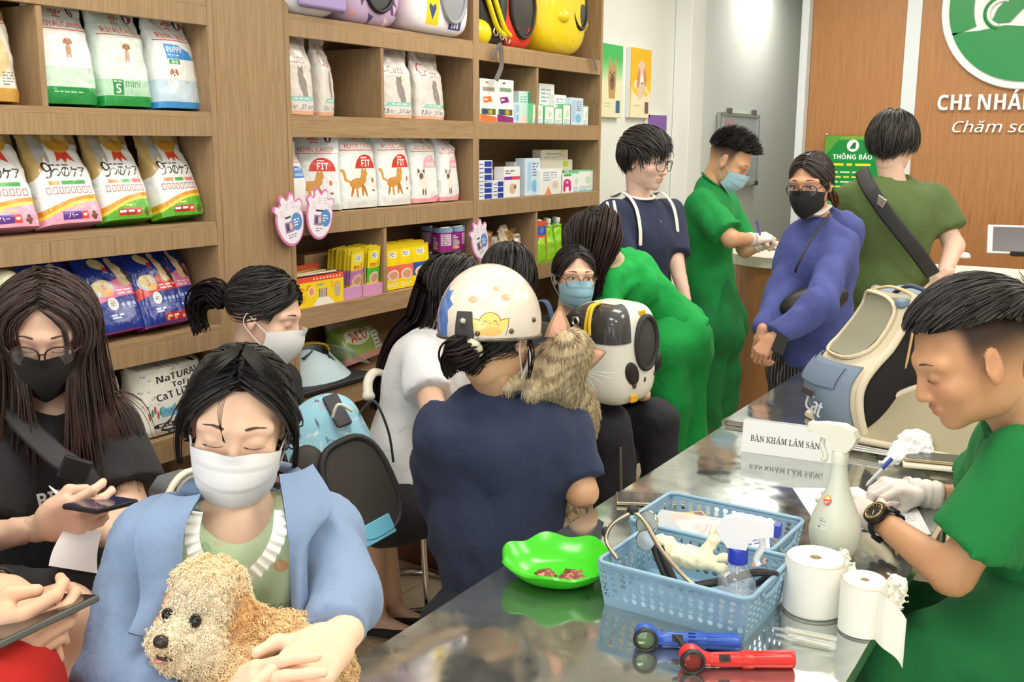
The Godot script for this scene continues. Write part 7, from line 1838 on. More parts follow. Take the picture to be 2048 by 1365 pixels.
func left_woman() -> void:
	var J := {"skin": FAIR, "hc": V(-1.884, 1.219, -1.267), "hb": Basis(V(.643, -.048, -.764), V(.253, .955, .154), V(.723, -.292, .626)), "shut": true, "w": .95, "hs": .94,
		"nk": V(-1.906, 1.032, -1.284), "hp": V(-1.979, .6, -1.261), "sr": V(-1.994, 1.005, -1.176), "sl": V(-1.852, .992, -1.379), "er": V(-1.901, .825, -1.072), "wr": V(-1.694, .891, -1.107), "el": V(-1.77, .844, -1.348), "wl": V(-1.644, .852, -1.188),
		"kr": V(-1.643, .777, -.981), "kl": V(-1.572, .771, -1.047), "sit": true,
		"hrb": hb(V(-1.577, .937, -1.129) - V(-1.694, .891, -1.107), V(-1.462, .937, -.985) - V(-1.657, .906, -1.121)), "hrp": "grip"}
	var o := person("woman with long dark brown hair, glasses and black mask, sitting at the left", J)
	mask(o, J, Color(.1, .095, .1), false, true); eyes(o, J, true); glasses(o, J, rgb(70, 48, 40), .028, .022, .9, .004, .1, .0019)
	var bk := cloth(rgb(40, 39, 42))
	part("shirt", shirt_mesh(J, {"sleeve": .8, "sr": .085, "loose": 1.05, "minus": [[J.nk + J.fw * .08 + V(0, .07, 0), V(-1.778, 1.023, -1.193), .055, .012, J.fw, 1.6]], "nr": .06, "seed": 31}), bk, o)
	part("shorts", trouser_mesh(J, {"len": .46, "loose": 1.15}), cloth(rgb(34, 33, 36)), o)
	var q: Vector3 = V(-1.785, .912, -1.199)
	for e in [["PINY", V(-.04, -.02, .0), .026]]:
		var mb := letters(e[0], e[2], .002, true)
		var bs := aim(J.fw, Vector3.UP) * Basis(V(0, 0, 1), .12)
		for i in mb.v.size(): mb.v[i] = q + bs * (mb.v[i] + e[1])
		for i in mb.n.size(): mb.n[i] = bs * mb.n[i]
		part("shirt_print", mb, mat(rgb(200, 200, 204), .8), o)
	var mb := Mb.new()
	mb.tube(curve([V(-1.964, 1.1, -1.24), V(-1.88, 1.06, -1.186), V(-1.795, .993, -1.199), V(-1.74, .95, -1.223), V(-1.732, .865, -1.268)], 6), [.024], 8, .12, J.fw.cross(Vector3.UP)); var s := part("bag_strap", mb, mat(rgb(44, 42, 46), .7), o)
	part("buckle", boxm(V(-1.741, .964, -1.208), V(.055, .05, .014), .004, aim(J.fw, V(.6, .7, 0))), M.black, s)
	part("hair", hair_mesh(J, {"col": Color(.16, .115, .095), "tip": Color(.3, .2, .17), "style": "fall", "len": .52, "n": 760, "part": -.006, "front": .56, "side": -.1, "w": .0068, "vol": .013, "back": -.05, "wild": .1, "seed": 8, "avoid": [[J.sl, J.sr, .085], [J.nk, J.ch, .1], [J.hc + J.hb * V(0, -.03, .02), J.hc + J.hb * V(0, -.09, .03), .075]]}), hair_mat(), o)
	var d := V(-.34, -.2, -.9).normalized(); var up := V(.0, 1, -.2); up = (up - d * up.dot(d)).normalized()
	phone("black phone with a lit screen held by the long-haired woman at the left", V(-1.569, .948, -1.137), Basis(up.cross(d), up, d), M.black, mat(rgb(24, 26, 40), .1, .0, {"emission_enabled": true, "emission": Color(.2, .24, .5), "emission_energy_multiplier": .2}), .07, .135)
	mb = Mb.new(); var a: Vector3 = V(-1.64, .893, -1.104); var b: Vector3 = V(-1.579, .894, -1.142); var c: Vector3 = V(-1.63, .842, -1.064); var e: Vector3 = V(-1.553, .829, -1.108)
	mb.sheet(6, 6, func(u, v): return a.lerp(b, u).lerp(c.lerp(e, u), v) + V(0, 0, .006 * sin(v * 3.0)), .0006)
	solo("form_sheet", mb, M.paper, "white printed form hanging from the long-haired woman's hand at the left", "paper")
	solo("white_pen", tube_mb([V(-1.697, .964, -1.121), V(-1.662, .942, -1.126), V(-1.652, .931, -1.13)], [.001, .006, .007]), M.white, "pale pointed paper corner sticking up from the long-haired woman's hand", "paper")
func tube_mb(p: Array, r: Array, seg := 10) -> Mb:
	var mb := Mb.new(); mb.tube(PackedVector3Array(p), r, seg); return mb
func edge_person() -> void:
	var J := {"skin": Color(.9, .72, .6), "hc": V(-1.727, 1.227, -.792), "hb": Basis(V(-.093, -.0, -.996), V(.498, .866, -.047), V(.862, -.5, -.081)), "shut": true,
		"nk": V(-1.724, 1.104, -.766), "hp": V(-1.706, .72, -.726), "sr": V(-1.739, 1.096, -.672), "sl": V(-1.735, 1.042, -.865), "el": V(-1.577, .944, -.82), "wl": V(-1.295, .99, -.765), "er": V(-1.453, .899, -.624), "wr": V(-1.208, .974, -.671),
		"kr": V(-1.174, .839, -.601), "kl": V(-1.168, .917, -.683), "sit": true,
		"hlb": hb(V(-1.164, .988, -.737) - V(-1.295, .99, -.765), V(-1.079, 1.101, -.719) - V(-1.23, .989, -.756)), "hlp": "relax",
		"hrb": hb(V(-1.13, .995, -.711) - V(-1.208, .974, -.671), V(-1.088, .973, -.649) - V(-1.165, .982, -.699)), "hrp": "grip"}
	var o := person("person mostly outside the left edge, only hands with a phone and red trousers in view", J)
	part("shirt", shirt_mesh(J, {"sleeve": .7}), cloth(rgb(60, 60, 66)), o)
	part("trousers", trouser_mesh(J, {"len": .9}), cloth(rgb(206, 40, 34)), o)
	part("hair", hair_mesh(J, {"style": "short", "n": 120, "len": .08}), hair_mat(), o)
	var mb := Mb.new(); var w: Vector3 = J.wl + (J.el - J.wl).normalized() * .012
	var ring := PackedVector3Array(); var ax: Vector3 = (J.el - J.wl).normalized(); var sx := ax.cross(Vector3.UP).normalized(); var sy := sx.cross(ax)
	for i in 20: ring.append(w + (sx * cos(TAU * i / 20) + sy * sin(TAU * i / 20)) * .03)
	mb.tube(ring, [.008], 8, .35, ax, false, true); part("watch_strap", mb, M.black, o)
	var d := V(-.03, .03, -1).normalized(); var up := V(-.2, .99, .0); up = (up - d * up.dot(d)).normalized()
	phone("dark phone in a grey case held by the hands at the lower left edge", V(-1.127, 1.014, -.706), Basis(up.cross(d), up, d), mat(rgb(84, 88, 84), .5), mat(rgb(58, 48, 44), .12), .072, .15)
func seated_behind() -> void:
	var J := {"skin": FAIR, "hc": V(-2.083, 1.122, -2.079), "hb": Basis(V(-.366, -.026, -.93), V(.247, .961, -.124), V(.897, -.276, -.345)), "shut": true, "w": .95,
		"nk": V(-2.155, .971, -2.073), "hp": V(-2.119, .633, -2.066), "sr": V(-2.16, .914, -1.961), "sl": V(-2.169, .88, -2.211), "kr": V(-1.833, .556, -2.2), "kl": V(-1.885, .522, -2.304), "ar": V(-2.043, .059, -2.485), "al": V(-2.039, .051, -2.581), "sit": true, "er": V(-1.97, .752, -1.886), "wr": V(-1.708, .763, -1.869)}
	var o := person("woman with tied black hair and white cone mask in profile before the wide shelf post", J)
	mask(o, J, Color(.93, .93, .92), false, true); eyes(o, J, true)
	part("shirt", shirt_mesh(J, {"sleeve": .7, "neck": .045}), cloth(rgb(34, 33, 36)), o)
	part("shorts", trouser_mesh(J, {"len": .4}), cloth(rgb(34, 33, 36)), o)
	part("hair", hair_mesh(J, {"style": "tied", "gather": V(0, .0, -.125), "n": 420, "len": .3, "front": .42, "side": -.02, "w": .006, "vol": .012, "seed": 14}), hair_mat(), o)
	var X := Transform3D(J.hb, J.hc)
	part("bun", tail_mesh([X * V(0, .0, -.12), X * V(.0, .01, -.17), X * V(0, -.03, -.2), X * V(.01, -.09, -.19), X * V(.0, -.12, -.17)], .03, .03, 70, {"wave": .014}), hair_mat(), o)
	var mb := Mb.new()
	for k in 24:
		mb.col = lin(Color(.11, .09, .085)) * (.8 + .05 * (k % 8))
		mb.tube(curve([X * V(-.02 - k * .001, .115, .06), X * V(-.045, .085, .085 - k * .001), X * V(-.066 - k * .0003, .05, .066 - k * .0012), X * V(-.078, .01 - (k % 4) * .006, .045 - k * .001)], 4), [.003, .0035, .003, .0008], 5, .5)
	part("fringe", mb, hair_mat(), o)
	for s in [J.ar, J.al]:
		var f: Vector3 = J.fw
		solo("sandal", boxm(V(0, 0, 0), V(.09, .03, .24), .012), mat(rgb(40, 36, 36), .7), "dark sandal on the cream floor under the blue carrier, " + ("nearer" if s == J.ar else "farther") + " one", "shoe", V(s.x, .016, s.z) + f * .05, aim(f, Vector3.UP), "dark sandals under the blue carrier")
	J = {"skin": FAIR, "hc": V(-1.661, 1.17, -2.409), "hb": Basis(V(-.835, .0, -.551), V(.133, .97, -.202), V(.534, -.242, -.81)), "hs": .93, "w": .95, "nk": V(-1.716, 1.046, -2.406), "hp": V(-1.781, .583, -2.322), "sr": V(-1.677, 1.017, -2.256), "sl": V(-1.721, .971, -2.554), "er": V(-1.555, .869, -2.155), "wr": V(-1.416, .869, -2.216), "sit": true, "ch": V(-1.741, .906, -2.36), "wa": V(-1.783, .726, -2.329)}
	J.kl = J.hp + V(.12, -.02, -.42); J.kr = J.hp + V(.22, -.02, -.36)
	o = person("seated woman in a white T-shirt with very long straight hair down her back", J)
	part("shirt", shirt_mesh(J, {"sleeve": .62, "sr": .08, "fold": .02}), cloth(rgb(232, 233, 236)), o)
	neckband(o, J, cloth(rgb(222, 223, 226)))
	part("trousers", trouser_mesh(J, {}), cloth(rgb(34, 33, 36)), o)
	part("hair", hair_mesh(J, {"style": "fall", "len": .2, "n": 420, "front": .42, "side": -.04, "back": -.9, "w": .0065, "vol": .01, "seed": 25}), hair_mat(.3), o)
	X = Transform3D(J.hb, J.hc)
	part("long_hair", tail_mesh([X * V(-.03, .02, -.085), V(-1.743, 1.094, -2.377), V(-1.808, 1.019, -2.344), V(-1.847, .92, -2.297), V(-1.849, .82, -2.274)], .075, .04, 150, {"col": Color(.13, .1, .095), "wave": .006}), hair_mat(.35), o)
	mask(o, J, Color(.93, .93, .94))
	J = {"skin": FAIR, "hc": V(-1.723, 1.167, -2.788), "hb": Basis(V(-.929, .0, .37), V(-.064, .985, -.161), V(-.364, -.174, -.915)), "hs": .94, "nk": V(-1.723, 1.027, -2.804), "hp": V(-1.752, .591, -2.819), "sr": V(-1.637, .945, -2.91), "sl": V(-1.825, .951, -2.748), "sit": true}
	o = person("seated dark-haired person in black, seen from behind beyond the helmet", J)
	part("shirt", shirt_mesh(J, {}), cloth(rgb(38, 37, 40)), o); part("trousers", trouser_mesh(J, {}), cloth(rgb(34, 33, 36)), o)
	part("hair", hair_mesh(J, {"style": "bowl", "len": .15, "n": 420, "side": -.3, "nape": -.85, "front": .3, "w": .007, "vol": .013, "seed": 33}), hair_mat(.3), o)
	stools()
func helmet_woman() -> void:
	var J := {"skin": TAN, "hc": V(-1.267, 1.162, -1.991), "hb": Basis(V(-1.0, -.0, -.027), V(.006, .97, -.242), V(.026, -.242, -.97)), "w": 1.02, "nk": V(-1.273, 1.006, -2.036), "hp": V(-1.263, .457, -2.025), "ch": V(-1.274, .863, -2.039), "wa": V(-1.285, .668, -2.024),
		"sl": V(-1.365, .916, -1.911), "sr": V(-1.171, .897, -2.157), "el": V(-1.464, .682, -2.072), "wl": V(-1.425, .642, -2.231), "er": V(-1.101, .769, -2.124), "wr": V(-1.312, .814, -2.339), "sit": true, "kl": V(-1.542, .417, -2.347), "kr": V(-1.43, .424, -2.441), "hrb": hb(V(-.2, .9, -.1), V(-.2, 0, -1)), "hrp": "grip"}
	var o := person("woman in a white helmet and navy T-shirt seen from behind, hugging a tabby cat", J)
	part("shirt", shirt_mesh(J, {"loose": 1.14, "sleeve": .9, "sr": .07, "hem": 1.05, "hemr": .112, "fold": .026, "ff": 7.0, "neck": .03, "nr": .058, "seed": 77}), cloth(rgb(44, 54, 82)), o)
	part("trousers", trouser_mesh(J, {}), cloth(rgb(36, 38, 48)), o)
	var mb := Mb.new(); var ring := PackedVector3Array()
	neckband(o, J, cloth(rgb(40, 49, 76)))
	part("hair", hair_mesh(J, {"style": "tied", "gather": V(-.01, -.085, -.1), "n": 420, "len": .26, "nape": -.9, "w": .006, "vol": .007, "seed": 44}), hair_mat(), o)
	var X := Transform3D(J.hb, J.hc)
	part("tail", tail_mesh([V(-1.262, 1.152, -1.896), V(-1.26, 1.147, -1.848), V(-1.281, 1.134, -1.845), V(-1.289, 1.107, -1.845), V(-1.278, 1.088, -1.848)], .035, .022, 90, {"wave": .013, "col": Color(.15, .12, .115)}), hair_mat(), o)
	part("loose_strands", tail_mesh([X * V(-.07, .02, .01), X * V(-.082, -.03, .035), X * V(-.08, -.08, .045), X * V(-.072, -.1, .05)], .006, .003, 9, {"w": .002, "col": Color(.15, .12, .115)}), hair_mat(), o)
	mb = Mb.new()
	for i in 15:
		var a := TAU * i / 15
		mb.ball(V(-1.257, 1.153, -1.864) + V(cos(a) * .022, sin(a) * .019, .006 * sin(a * 3.0)), V(.016, .014, .014), Basis(V(0, 0, 1), a), 10, 6)
	part("scrunchie", mb, mat(rgb(214, 208, 182), .9), o)
	mask(o, J, Color(.93, .93, .94))
	var hx := Basis(Basis(V(-.999, -.043, -.024), V(-.041, .997, -.071), V(.027, -.07, -.997))); var hcen: Vector3 = V(-1.272, 1.19, -1.976)
	var t := thing("helmet", "cream half-shell helmet with chick and cat stickers on the woman's head", "helmet", hcen); t.basis = hx
	var cv := Cv.new(1024, 384, rgb(232, 220, 206))
	var sc := func(x: float, y: float, s: float) -> void:
		var yl := rgb(246, 218, 120)
		cv.ell(x, y + s * .5, s * .95, s * .55, yl); cv.ell(x, y, s * .62, s * .6, yl); cv.ell(x - s * .9, y + s * .1, s * .28, s * .34, yl, -.5); cv.ell(x + s * .9, y + s * .1, s * .28, s * .34, yl, .5); cv.ell(x, y + s * .7, s * .7, s * .3, rgb(248, 196, 110))
		var k := rgb(90, 66, 50)
		var arc := []
		for i in 15: arc.append(Vector2(x + cos(PI + PI * i / 14.0) * s * .64, y + sin(PI + PI * i / 14.0) * s * .62))
		cv.line(arc, 2, k)
		for q in [-1.0, 1.0]:
			cv.line([Vector2(x + q * s * .66, y - s * .1), Vector2(x + q * s * 1.15, y - s * .2), Vector2(x + q * s * 1.1, y + s * .4), Vector2(x + q * s * .95, y + s * 1.0)], 2, k)
			cv.line([Vector2(x + q * s * .3 - 5, y + 2), Vector2(x + q * s * .3, y - 3), Vector2(x + q * s * .3 + 5, y + 2)], 2, k)
		cv.ell(x, y + s * .12, 4, 3, rgb(226, 160, 60)); cv.ell(x - s * .45, y + s * .2, 6, 4, rgb(246, 170, 140)); cv.ell(x + s * .45, y + s * .2, 6, 4, rgb(246, 170, 140))
	sc.call(618, 318, 50)
	for q in [[560, 240, 17], [672, 232, 16], [640, 196, 12]]: cv.ell(q[0], q[1], q[2], q[2] * .8, rgb(246, 180, 146)); cv.ell(q[0] + 8, q[1] - 4, q[2] * .5, q[2] * .5, rgb(248, 196, 166))
	cv.poly(PackedVector2Array([Vector2(400, 180), Vector2(430, 212), Vector2(462, 206), Vector2(460, 240), Vector2(486, 262), Vector2(466, 286), Vector2(474, 320), Vector2(466, 384), Vector2(380, 384)]), rgb(84, 126, 196))
	for i in 6: cv.ell(446 + (i * 17) % 60, 190 + (i * 29) % 30, 3, 2, rgb(214, 196, 176))
	var shell := Mb.new(); var R := V(.117, .136, .128)
	shell.grid(64, 22, func(u, v):
		var a: float = (u - .5) * TAU; var b: float = v * PI * .565
		return V(-sin(a) * sin(b) * R.x, cos(b) * R.y, -cos(a) * sin(b) * R.z), Rect2(0, 0, 1, 1), true)
	part("shell", shell, mat(Color.WHITE, .16, .0, {"albedo_texture": cv.tex(), "clearcoat_enabled": true, "clearcoat": .6, "clearcoat_roughness": .05}), t)
	mb = Mb.new(); ring = PackedVector3Array()
	for i in 48: ring.append(V(-sin(TAU * i / 48) * sin(PI * .565) * R.x, cos(PI * .565) * R.y, -cos(TAU * i / 48) * sin(PI * .565) * R.z))
	mb.tube(ring, [.0042], 8, 1.0, Vector3.ZERO, false, true); part("rim", mb, mat(rgb(120, 110, 100), .3, .7), t)
	mb = Mb.new(); mb.grid(24, 6, func(u, v): return V(-sin(TAU * u) * (.108 - .0 * v), -.02 + .03 * v, -cos(TAU * u) * .12), Rect2(0, 0, 1, 1), true); part("liner", mb, M.rubber, t)
	mb = Mb.new(); mb.sheet(5, 10, func(u, v):
		var a: float = .16 + (u - .5) * (.3 + .12 * v); var b := lerpf(PI * .42, PI * .6, v)
		return V(-sin(a) * sin(b) * R.x, cos(b) * R.y, -cos(a) * sin(b) * R.z) * 1.03, .004)
	part("back_strap", mb, mat(rgb(62, 60, 60), .6), t)
	for e in [[.16, .47, .009, 1.05], [.42, .53, .006, 1.005], [1.05, .52, .006, 1.005], [1.6, .47, .006, 1.005]]:
		mb = Mb.new(); var b: float = PI * e[1]; mb.ball(V(-sin(e[0]) * sin(b) * R.x, cos(b) * R.y, -cos(e[0]) * sin(b) * R.z) * e[3], V(e[2], e[2], e[2]), Basis.IDENTITY, 12, 8); part("rivet", mb, M.chrome if e[2] > .008 else mat(rgb(110, 90, 70), .4, .6), t)
func seated_far() -> void:
	var J := {"skin": FAIR, "hc": V(-1.827, 1.103, -3.426), "hb": Basis(V(.718, -.034, -.695), V(.012, .999, -.036), V(.696, .017, .718)), "hs": .93, "nk": V(-1.858, .932, -3.44), "hp": V(-1.882, .494, -3.517), "sr": V(-1.937, .882, -3.357), "sl": V(-1.764, .869, -3.555), "sit": true,
		"kr": V(-1.53, .609, -3.162), "kl": V(-1.477, .599, -3.431), "ar": V(-1.529, .014, -3.243), "al": V(-1.469, .064, -3.53), "er": V(-1.826, .688, -3.214), "wr": V(-1.627, .719, -3.104), "el": V(-1.64, .672, -3.503), "wl": V(-1.493, .702, -3.361), "hrb": hb(V(-1.559, .806, -3.069) - V(-1.627, .719, -3.104), V(.2, 0, 1)), "hrp": "relax"}
	var o := person("woman with round glasses and light blue mask, in black, holding the clear-domed pet rucksack", J)
	mask(o, J, Color(.62, .8, .88)); eyes(o, J, false, .002); glasses(o, J, rgb(150, 116, 84), .027, .025, 1.0, .004, .8, .0016)
	part("shirt", shirt_mesh(J, {"sleeve": 1.7, "sr": .062, "neck": .05}), cloth(rgb(32, 31, 35)), o)
	part("trousers", trouser_mesh(J, {"loose": 1.05, "fold": .02}), cloth(rgb(40, 40, 48)), o)
	var mb := Mb.new(); mb.tube(PackedVector3Array([V(-1.46, .578, -3.091), V(-1.461, .411, -3.112)]), [.006], 6); part("zip", mb, mat(rgb(130, 124, 120), .4, .7), o)
	part("hair", hair_mesh(J, {"style": "tied", "gather": V(0, -.06, -.12), "n": 380, "len": .3, "front": .5, "side": -.06, "w": .0065, "vol": .008, "part": -.01, "seed": 51}), hair_mat(), o)
	mb = Mb.new(); mb.tube(curve([V(-1.879, 1.02, -3.196), V(-1.819, 1.035, -3.201), V(-1.789, .954, -3.201), V(-1.794, .88, -3.205)], 5), [.02], 8, .25); part("bag_strap", mb, mat(rgb(66, 84, 116), .8), o)
	var t := thing("pet_rucksack", "black and white hard-shell pet rucksack with a clear dome on the masked woman's lap", "bag", V(-1.518, .725, -3.148), .0)
	t.basis = Basis(V(.278, .047, -.959), V(-.013, .999, .045), V(.96, .0, .279))
	shell_pack(.25, .345, .24, mat(rgb(238, 236, 226), .22, .0, {"clearcoat_enabled": true, "clearcoat": .5}), M.rubber, t, .5)
	mb = Mb.new(); mb.grid(30, 16, func(u, v):
		var a := lerpf(-2.1, -.12, u); var b := lerpf(.1, 1.42, v)
		return V(.128 * signf(sin(a)) * pow(absf(sin(a)), .5) * pow(cos(b), .5), .172 + .176 * pow(sin(b), .5), .124 * signf(cos(a)) * pow(absf(cos(a)), .5) * pow(cos(b), .4)))
	part("dome", mb, mat(rgb(60, 60, 62), .06, .2, {"clearcoat_enabled": true, "clearcoat": 1.0}), t)
	ringed(t, V(.035, .215, .121), .052, .09, mat(rgb(50, 48, 48), .6), mat(rgb(66, 64, 64), .8))
	for e in [[V(-.035, .12, .118), V(.03, .045, .012), .5], [V(.11, .13, .1), V(.02, .035, .02), -.3]]:
		mb = Mb.new(); mb.ball(e[0], e[1], Basis(V(0, 0, 1), e[2])); part("dark_flash", mb, M.black, t)
	for i in 3:
		mb = Mb.new(); mb.ball(V(-.025 + i * .055, .078 + i * .01, .119 - .006 * i), V(.008, .012, .008)); part("air_hole", mb, mat(rgb(90, 60, 50), .6), t)
	for e in [V(.03, .312, .105), V(-.02, .03, .112)]: part("yellow_tab", boxm(e, V(.035, .028, .012), .005), mat(rgb(236, 184, 40), .5), t)
	for i in 3:
		mb = Mb.new(); mb.lathe([Vector2(.01, -.002), Vector2(.012, .006), Vector2(.018, .005), Vector2(.018, -.002)], 16, Transform3D(Basis(V(0, 0, 1), PI / 2), V(-.127, .2 + i * .045, -.05))); part("eyelet", mb, M.chrome, t)
	for i in 2:
		mb = Mb.new(); mb.tube(curve([V(-.06, .35, .0), V(-.12, .345, .01 + i * .012), V(-.15, .3, .02 + i * .015), V(-.155, .26, .02 + i * .02)], 5), [.006], 8); part("yellow_cord", mb, mat(rgb(232, 190, 30), .5), t)
	J = {"skin": FAIR, "w": .9, "hc": V(-1.866, 1.196, -3.662), "hb": Basis(V(-.366, -.162, .917), V(-.759, .622, -.193), V(-.539, -.766, -.35)), "nk": V(-1.811, 1.12, -3.751), "hp": V(-1.637, .828, -3.958), "ch": V(-1.757, 1.032, -3.811), "wa": V(-1.694, .924, -3.897), "sr": V(-1.838, 1.12, -3.901), "sl": V(-1.784, 1.07, -3.636), "er": V(-1.807, .879, -3.842), "el": V(-1.752, .869, -3.599), "wl": V(-1.733, .784, -3.471),
		"hl": V(-1.631, .786, -3.881), "hr": V(-1.608, .764, -4.034), "kl": V(-1.629, .551, -3.901), "kr": V(-1.601, .522, -4.054), "al": V(-1.684, .064, -3.996), "ar": V(-1.592, .059, -4.111), "fw": (V(-1.824, .987, -3.641) - V(-1.773, 1.087, -3.862)).normalized()}
	o = person("helper in bright green scrubs bending over away from us, dark hair hanging down", J)
	part("shirt", shirt_mesh(J, {"loose": 1.0, "sleeve": .78, "sr": .08, "hem": 1.12, "hemr": .18, "fold": .034, "ff": 7.0, "hood": true, "seed": 91}), cloth(rgb(14, 162, 70)), o)
	neckband(o, J, cloth(rgb(14, 150, 66)), .06, .045)
	part("trousers", trouser_mesh(J, {"loose": 1.2, "cuff": .1, "len": 1.0, "fold": .02}), cloth(rgb(18, 158, 70)), o)
	part("hair", hair_mesh(J, {"style": "fall", "len": .34, "n": 640, "side": -.6, "nape": -.98, "w": .0075, "vol": .022, "col": Color(.15, .105, .1), "seed": 57}), hair_mat(.4), o)
	part("long_hair", tail_mesh([V(-1.866, 1.3, -3.71), V(-1.824, 1.226, -3.612), V(-1.811, 1.115, -3.558), V(-1.811, .998, -3.556)], .1, .07, 260, {"col": Color(.15, .105, .1), "w": .005}), hair_mat(.4), o)
func standing() -> void:
	var J := {"skin": Color(.95, .8, .73), "hc": V(-1.92, 1.529, -4.242), "hb": Basis(V(.133, .0, -.991), V(.172, .985, .023), V(.976, -.174, .131)), "hs": 1.07, "w": 1.05, "nk": V(-1.953, 1.344, -4.264), "hp": V(-1.954, .758, -4.345), "sr": V(-2.008, 1.284, -4.097), "sl": V(-1.904, 1.274, -4.517), "er": V(-1.918, 1.013, -4.067), "el": V(-1.827, 1.075, -4.399), "wl": V(-1.751, .902, -4.359)}
	var o := person("dark-haired young man with glasses in a navy T-shirt with white stripes, standing by the shelves", J)
	eyes(o, J, false); glasses(o, J, rgb(60, 56, 54), .027, .022, .75, .004, .3)
	part("shirt", shirt_mesh(J, {"loose": 1.0, "sleeve": .95, "sr": .08, "neck": .03}), cloth(rgb(40, 48, 76)), o)
	part("trousers", trouser_mesh(J, {}), cloth(rgb(44, 44, 50)), o)
	var mb := Mb.new(); neckband(o, J, cloth(rgb(232, 230, 222)), .066, .025)
	var k := 0
	for q in [J.sr, J.sl]:
		var e: Vector3 = J.nk.lerp(q, .62) + V(0, .055, 0) - J.fw * .05
		mb = Mb.new(); mb.tube(curve([e, e + J.fw * .06 + V(0, .022, 0), e + J.fw * .125 + V(0, -.03, 0), e + J.fw * .155 + V(0, -.12, 0), e + J.fw * .16 + V(0, -.2, 0)], 6), [.024, .03, .028, .022, .012], 8, .2, J.sl - J.sr); part("rucksack_strap", mb, cloth(rgb(238, 236, 226)), o)
	for e in [[V(-1.98, 1.35, -3.998), V(-1.917, 1.206, -3.944)], [V(-1.954, 1.355, -4.008), V(-1.894, 1.221, -3.955)]]:
		mb = Mb.new(); mb.tube(PackedVector3Array(e), [.007], 6, .5); part("sleeve_stripe", mb, cloth(rgb(234, 232, 224)), o)
	mb = Mb.new(); mb.ball(V(-1.855, 1.249, -4.278), V(.008, .013, .004)); part("chest_badge", mb, M.white, o)
	part("hair", hair_mesh(J, {"style": "short", "dir": V(-.25, -.1, 1.0), "len": .095, "n": 560, "front": .5, "side": -.12, "nape": -.62, "hi": .06, "w": .007, "vol": .017, "col": Color(.15, .125, .12), "seed": 61}), hair_mat(.4), o)
	J = {"skin": TAN, "hc": V(-1.852, 1.511, -5.116), "hb": Basis(V(-.137, .0, -.991), V(.525, .848, -.073), V(.84, -.53, -.117)), "hs": 1.1, "w": 1.12, "fade": true, "nk": V(-1.943, 1.383, -5.091), "ch": V(-1.926, 1.162, -5.051), "wa": V(-1.914, .903, -5.071), "hp": V(-1.885, .693, -5.09), "sr": V(-1.916, 1.301, -4.921), "sl": V(-1.937, 1.293, -5.289), "er": V(-1.723, 1.143, -4.837), "wr": V(-1.696, 1.121, -5.087), "el": V(-1.818, 1.043, -5.329), "wl": V(-1.715, 1.082, -5.341),
		"kr": V(-1.893, .437, -5.027), "kl": V(-1.851, .416, -5.167), "ar": V(-1.916, .05, -5.045), "al": V(-1.912, .102, -5.203), "toe": V(.6, 0, .3), "hrb": hb(V(-1.634, 1.134, -5.164) - V(-1.696, 1.121, -5.087), V(.1, .8, .4)), "hrp": "pen", "hlb": hb(V(1, -.05, 0), V(0, 1, 0)), "hlp": "flat"}
	o = person("vet in green scrubs with spiky black hair, writing at the reception counter", J)
	mask(o, J, Color(.66, .8, .88)); eyes(o, J, false)
	part("shirt", shirt_mesh(J, {"loose": 1.0, "sleeve": .9, "sr": .08, "hem": 1.05, "hemr": .17, "neck": .04}), cloth(rgb(14, 142, 66)), o)
	neckband(o, J, cloth(rgb(12, 126, 60)))
	part("trousers", trouser_mesh(J, {"loose": 1.18, "cuff": .085, "fold": .028}), cloth(rgb(12, 116, 58)), o)
	part("hair", hair_mesh(J, {"style": "spiky", "len": .045, "n": 520, "front": .5, "side": .3, "nape": -.1, "w": .005, "vol": .012, "seed": 63}), hair_mat(.5), o)
	gloves(o, J, [["wr", "er", "hrb", "pen", 1.0], ["wl", "el", "hlb", "flat", -1.0]], 2)
	solo("pen", tube_mb([V(-1.653, 1.15, -5.061), V(-1.683, 1.216, -5.093)], [.005, .005]), mat(rgb(50, 70, 160), .4), "blue pen in the gloved hand of the vet writing at the counter", "pen")
	for s in [[J.ar, "front"], [J.al, "rear"]]: solo("shoe", shoe_mb(), mat(rgb(196, 178, 150), .8), "beige %s shoe of the vet at the counter" % s[1], "shoe", s[0] - V(0, .075, 0), aim(V(.6, .0, .3), Vector3.UP), "beige shoes below the green trousers")
	J = {"skin": Color(.82, .62, .5), "hc": V(-1.118, 1.452, -4.0), "hb": Basis(V(.993, .031, .117), V(-.051, .984, .169), V(-.11, -.174, .979)), "hs": .95, "nk": V(-1.086, 1.295, -4.043), "hp": V(-1.082, .751, -4.066), "ch": V(-1.073, 1.118, -4.035), "wa": V(-1.076, .921, -4.036), "sr": V(-1.167, 1.234, -4.028), "sl": V(-.999, 1.224, -4.033), "er": V(-1.193, 1.003, -3.936), "wr": V(-1.192, .894, -3.721), "el": V(-.99, 1.025, -3.754), "wl": V(-1.114, .91, -3.629), "w": .95,
		"hrb": hb(V(-.1, -1, .1), V(-.6, 0, .8)), "hrp": "grip", "hlb": hb(V(-.5, -.7, .3), V(-.3, .3, 1)), "hlp": "grip", "hands": .85}
	o = person("woman in a navy blue hooded jacket, glasses and black mask, standing with folded hands", J)
	mask(o, J, Color(.1, .1, .11), false, true); eyes(o, J, false); glasses(o, J, rgb(50, 44, 44), .029, .021, .7, .006, .2)
	var hm := cloth(rgb(70, 80, 142))
	var hd := part("hooded_jacket", shirt_mesh(J, {"loose": 1.0, "sleeve": 1.95, "sr": .072, "cuff": .05, "hemr": .17, "hem": 1.02, "neck": .06, "fold": .02, "ff": 7.0, "seed": 101, "more": [[V(-1.098, 1.303, -4.157), V(-1.026, 1.261, -4.192), .06, .07], [V(-1.026, 1.261, -4.192), V(-.997, 1.148, -4.184), .07, .045]]}), hm, o)
